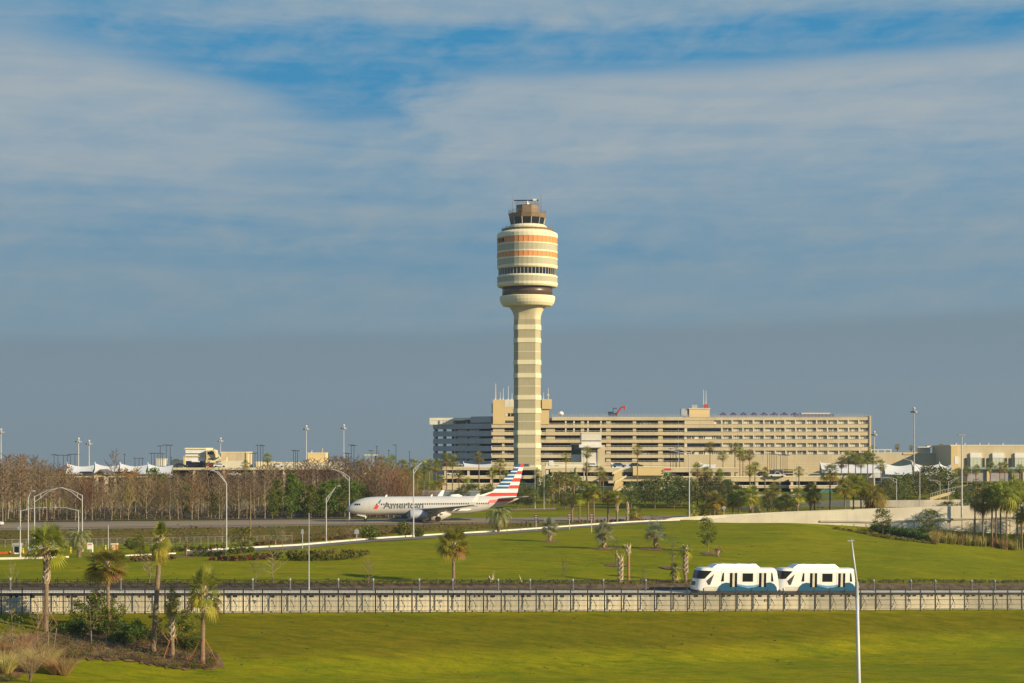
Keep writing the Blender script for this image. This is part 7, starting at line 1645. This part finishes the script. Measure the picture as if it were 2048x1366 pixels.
# guard rail beyond the taxiway
gr = thing('guard_rail', 'low grey guard rail beyond the taxiway below the tower', 'guard rail', gp(1060, 455)); L = gr.location; mb = MB()
for px in range(1025, 1112, 6): c = gp(px, 455 + (px - 1025) * .05) - L; q = MB(); q.span(c.x - .08, c.x + .08, c.y, c.y + .12, c.z - .1, c.z + .75); q.build('post', M_bark, gr)
a, b2 = gp(1022, 455) - L, gp(1112, 459.4) - L; mb.prism([a + Vector((0, -.03, .45)), b2 + Vector((0, -.03, .45)), b2 + Vector((0, -.03, .72)), a + Vector((0, -.03, .72))], (0, -.06, 0), (0, 0, 0)); mb.build('rail', mat('weathered_rail', (.16, .14, .12), .7), gr)
drape('service_road', [(940, 462), (1010, 468), (1110, 478), (1250, 484)], [(940, 466), (1010, 472), (1110, 481.5), (1250, 487)], M_road, .08)
# canal strip, teal hoardings
o = thing('water_wall', 'blue-grey sloped wall below the dark trees behind the airliner', 'wall', pt(950, 992, 470)); mb = MB(); k = 470 / F; mb.span(-105 * k, 10 * k, 0, .4, 0, 9 * k); mb.build('wall_face', mat('blue_grey_wall', (.20, .24, .27), .8), o); mb = MB(); mb.span(-106 * k, 11 * k, -.1, .45, 9 * k + .003, 9 * k + .2); mb.build('coping', M_slate, o)
for px, lb in ((1648, 'teal hoarding panel, left of two under the right parking deck'), (1660, 'teal hoarding panel, right of two under the right parking deck')):
    o = thing('hoarding', lb, 'hoarding', pt(px, 989, 566)); mb = MB(); mb.span(-.95, .85, 0, .1, 0, 1.6); mb.build('panel', mat('teal_hoarding', (.02, .22, .24), .6), o); mb = MB(); mb.span(-1.0, -.953, -.02, .1, -.8, 1.7); mb.build('post', M_grey, o)
# ================================================================ cars
def car_meshes(nm, c, h=1.5, pickup=False, L=4.6):
    M_c = mat('car_' + nm, c, .3, spec=.5); b = MB(); W = 1.8
    low = [(-L / 2, .35), (L / 2, .35), (L / 2 - .02, .72), (L / 2 - .12, .86), (L * .27, .95), (-L * .47, .98), (-L / 2, .85)]
    b.prism([Vector((x, 0, z)) for x, z in low], (0, -W / 2, 0), (0, W / 2, 0))
    roof = [(L * .27, .95), (L * .12, h - .04), (L * .06, h), (-L * (.05 if pickup else .30), h), (-L * (.12 if pickup else .45), .98)]
    b.prism([Vector((x, 0, z)) for x, z in roof], (0, -W / 2 + .14, 0), (0, W / 2 - .14, 0))
    g_ = MB(); wn = [(L * .21, 1.0), (L * .115, h - .12), (-L * (.04 if pickup else .28), h - .12), (-L * (.10 if pickup else .39), 1.02)]
    for s_ in (-1, 1): g_.prism([Vector((x, 0, z)) for x, z in (wn if s_ < 0 else wn)], (0, s_ * (W / 2 - .137), 0), (0, s_ * (W / 2 - .12), 0))
    w_ = MB(); w_.tube([(0, -.1, 0), (0, .1, 0)], .33, 12)
    return b.mesh('body', M_c), g_.mesh('window', M_glass), w_.mesh('wheel', M_tyre), L
CM = {n: car_meshes(n, c, h, pk, L) for n, c, h, pk, L in (('white', (.75, .74, .72), 1.5, False, 4.6), ('dark', (.05, .055, .07), 1.5, False, 4.6), ('silver', (.40, .41, .43), 1.55, False, 4.7), ('red', (.35, .04, .03), 1.5, False, 4.5), ('pickup', (.78, .77, .75), 1.8, True, 5.6), ('blue', (.08, .14, .26), 1.5, False, 4.6))}
def car(label, kind, px, base, d, rz=0.0):
    o = thing('parked_car' if kind != 'pickup' else 'pickup_truck', label, 'car' if kind != 'pickup' else 'pickup truck', pt(px, base, d), rz); b, g_, w_, L = CM[kind]; link('body', b, o); link('window', g_, o)
    for x in (-L * .31, L * .31):
        for y in (-.82, .82): link('wheel', w_, o, (x, y, .33))
    return o
car('white pickup truck on the deck edge below the hotel', 'pickup', 1553, 954.5, 574.2)
car('dark pickup bed vehicle just left of the white pickup', 'dark', 1527, 952.8, 576)
for px, base, d, kd, lb in ((1186, 934.5, 639, 'white', 'white car under the station block canopy'), (1238, 934.8, 592, 'blue', 'blue car on the upper deck under the small white tent'), (1272, 934.8, 593, 'dark', 'dark car on the upper deck right of the small white tent'), (1252, 952.3, 592, 'blue', 'blue-grey car in the opening right of the zigzag stairs'), (1193, 952.3, 592, 'silver', 'silver car in the opening left of the zigzag stairs'), (1338, 952.3, 592, 'white', 'white car in the middle deck opening under the red awning'), (1130, 952.3, 592, 'silver', 'silver car in the opening beside the low white building'),
    (905, 951, 602, 'white', 'white car in the deck opening left of the tower'), (862 + 50, 933.3, 604, 'silver', 'silver car on the deck roof beside the white awning'), (362, 934.7, 642, 'dark', 'dark car on the deck roof left of the white stair block'), (440, 934.7, 642, 'white', 'white car on the deck roof below the tan windowless block'), (428, 934.7, 643, 'red', 'dark red car on the deck roof below the outside stairs'), (556, 934.7, 642, 'white', 'white van-like car at the foot of the cream wall'), (180, 952.2, 572, 'dark', 'dark car on the tree-hidden deck left of the pavilion'), (240, 952.2, 572, 'dark', 'dark car on the tree-hidden deck right of the pavilion'), (262, 952.2, 572, 'red', 'red car on the tree-hidden deck right of the pavilion'), (170, 952.2, 572, 'silver', 'silver car on the tree-hidden deck, first left of the pavilion'), (470, 952, 641, 'white', 'white car in the opening below the tan windowless block')):
    car(lb, kd, px, base, d, .05)
for px, k_, lb in ((1010, 4, 'white car peeking over the fifth garage floor left of the tower shaft'), (1094, 4, 'white car peeking over the fifth garage floor right of the tower shaft'), (1291, 0, 'pale car on the top garage floor near the middle'), (1219, 0, 'white car on the top garage floor, left of the pale one'), (1288, 4, 'white car on the fifth garage floor behind the lone tall palm'), (1000, 2, 'white car on the third garage floor left of the tower shaft')):
    car(lb, 'white', px, PAR[k_ + 1][0] + 1.0, HD + 2.2)
o = thing('shop_awning', 'red awning over the middle parking deck opening', 'awning', pt(1334, 941, 588.5)); k = 588.5 / F; mb = MB(); mb.prism([Vector((0, 0, 0)), Vector((0, -1.0, 0)), Vector((0, -.2, .75)), Vector((0, 0, .75))], (-1.3, 0, 0), (1.3, 0, 0)); mb.build('canopy', mat('awning_red', (.50, .05, .06), .7), o); mb = MB(); mb.span(-1.3, 1.3, -.9, -.1, -.8, -.5); mb.build('green_panel', mat('awning_green', (.10, .30, .20), .7), o)
o = thing('white_station_wagon', 'dark-nosed white vehicle cut by the left edge on the taxiway', 'vehicle', gp(-17, 365, .1)); b, g_, w_, L = CM['white']; link('body', b, o); link('window', g_, o); [link('wheel', w_, o, (x, y, .33)) for x in (-1.4, 1.4) for y in (-.82, .82)]
# ================================================================ air
hm = bpy.data.materials.new('thin_haze'); hm.use_nodes = True; t = hm.node_tree; t.nodes.clear()
vo = t.nodes.new('ShaderNodeVolumePrincipled'); vo.inputs['Color'].default_value = (.62, .70, .80, 1); vo.inputs['Density'].default_value = .00010; vo.inputs['Anisotropy'].default_value = .2
mo = t.nodes.new('ShaderNodeOutputMaterial'); t.links.new(vo.outputs[0], mo.inputs['Volume'])
mb = MB(); mb.span(-1250, 2050, -60, 2700, -24, 116); hz_o = mb.build('haze', hm, kind='stuff')
tag(hz_o, 'thin pale haze hanging over the whole airfield', 'haze')
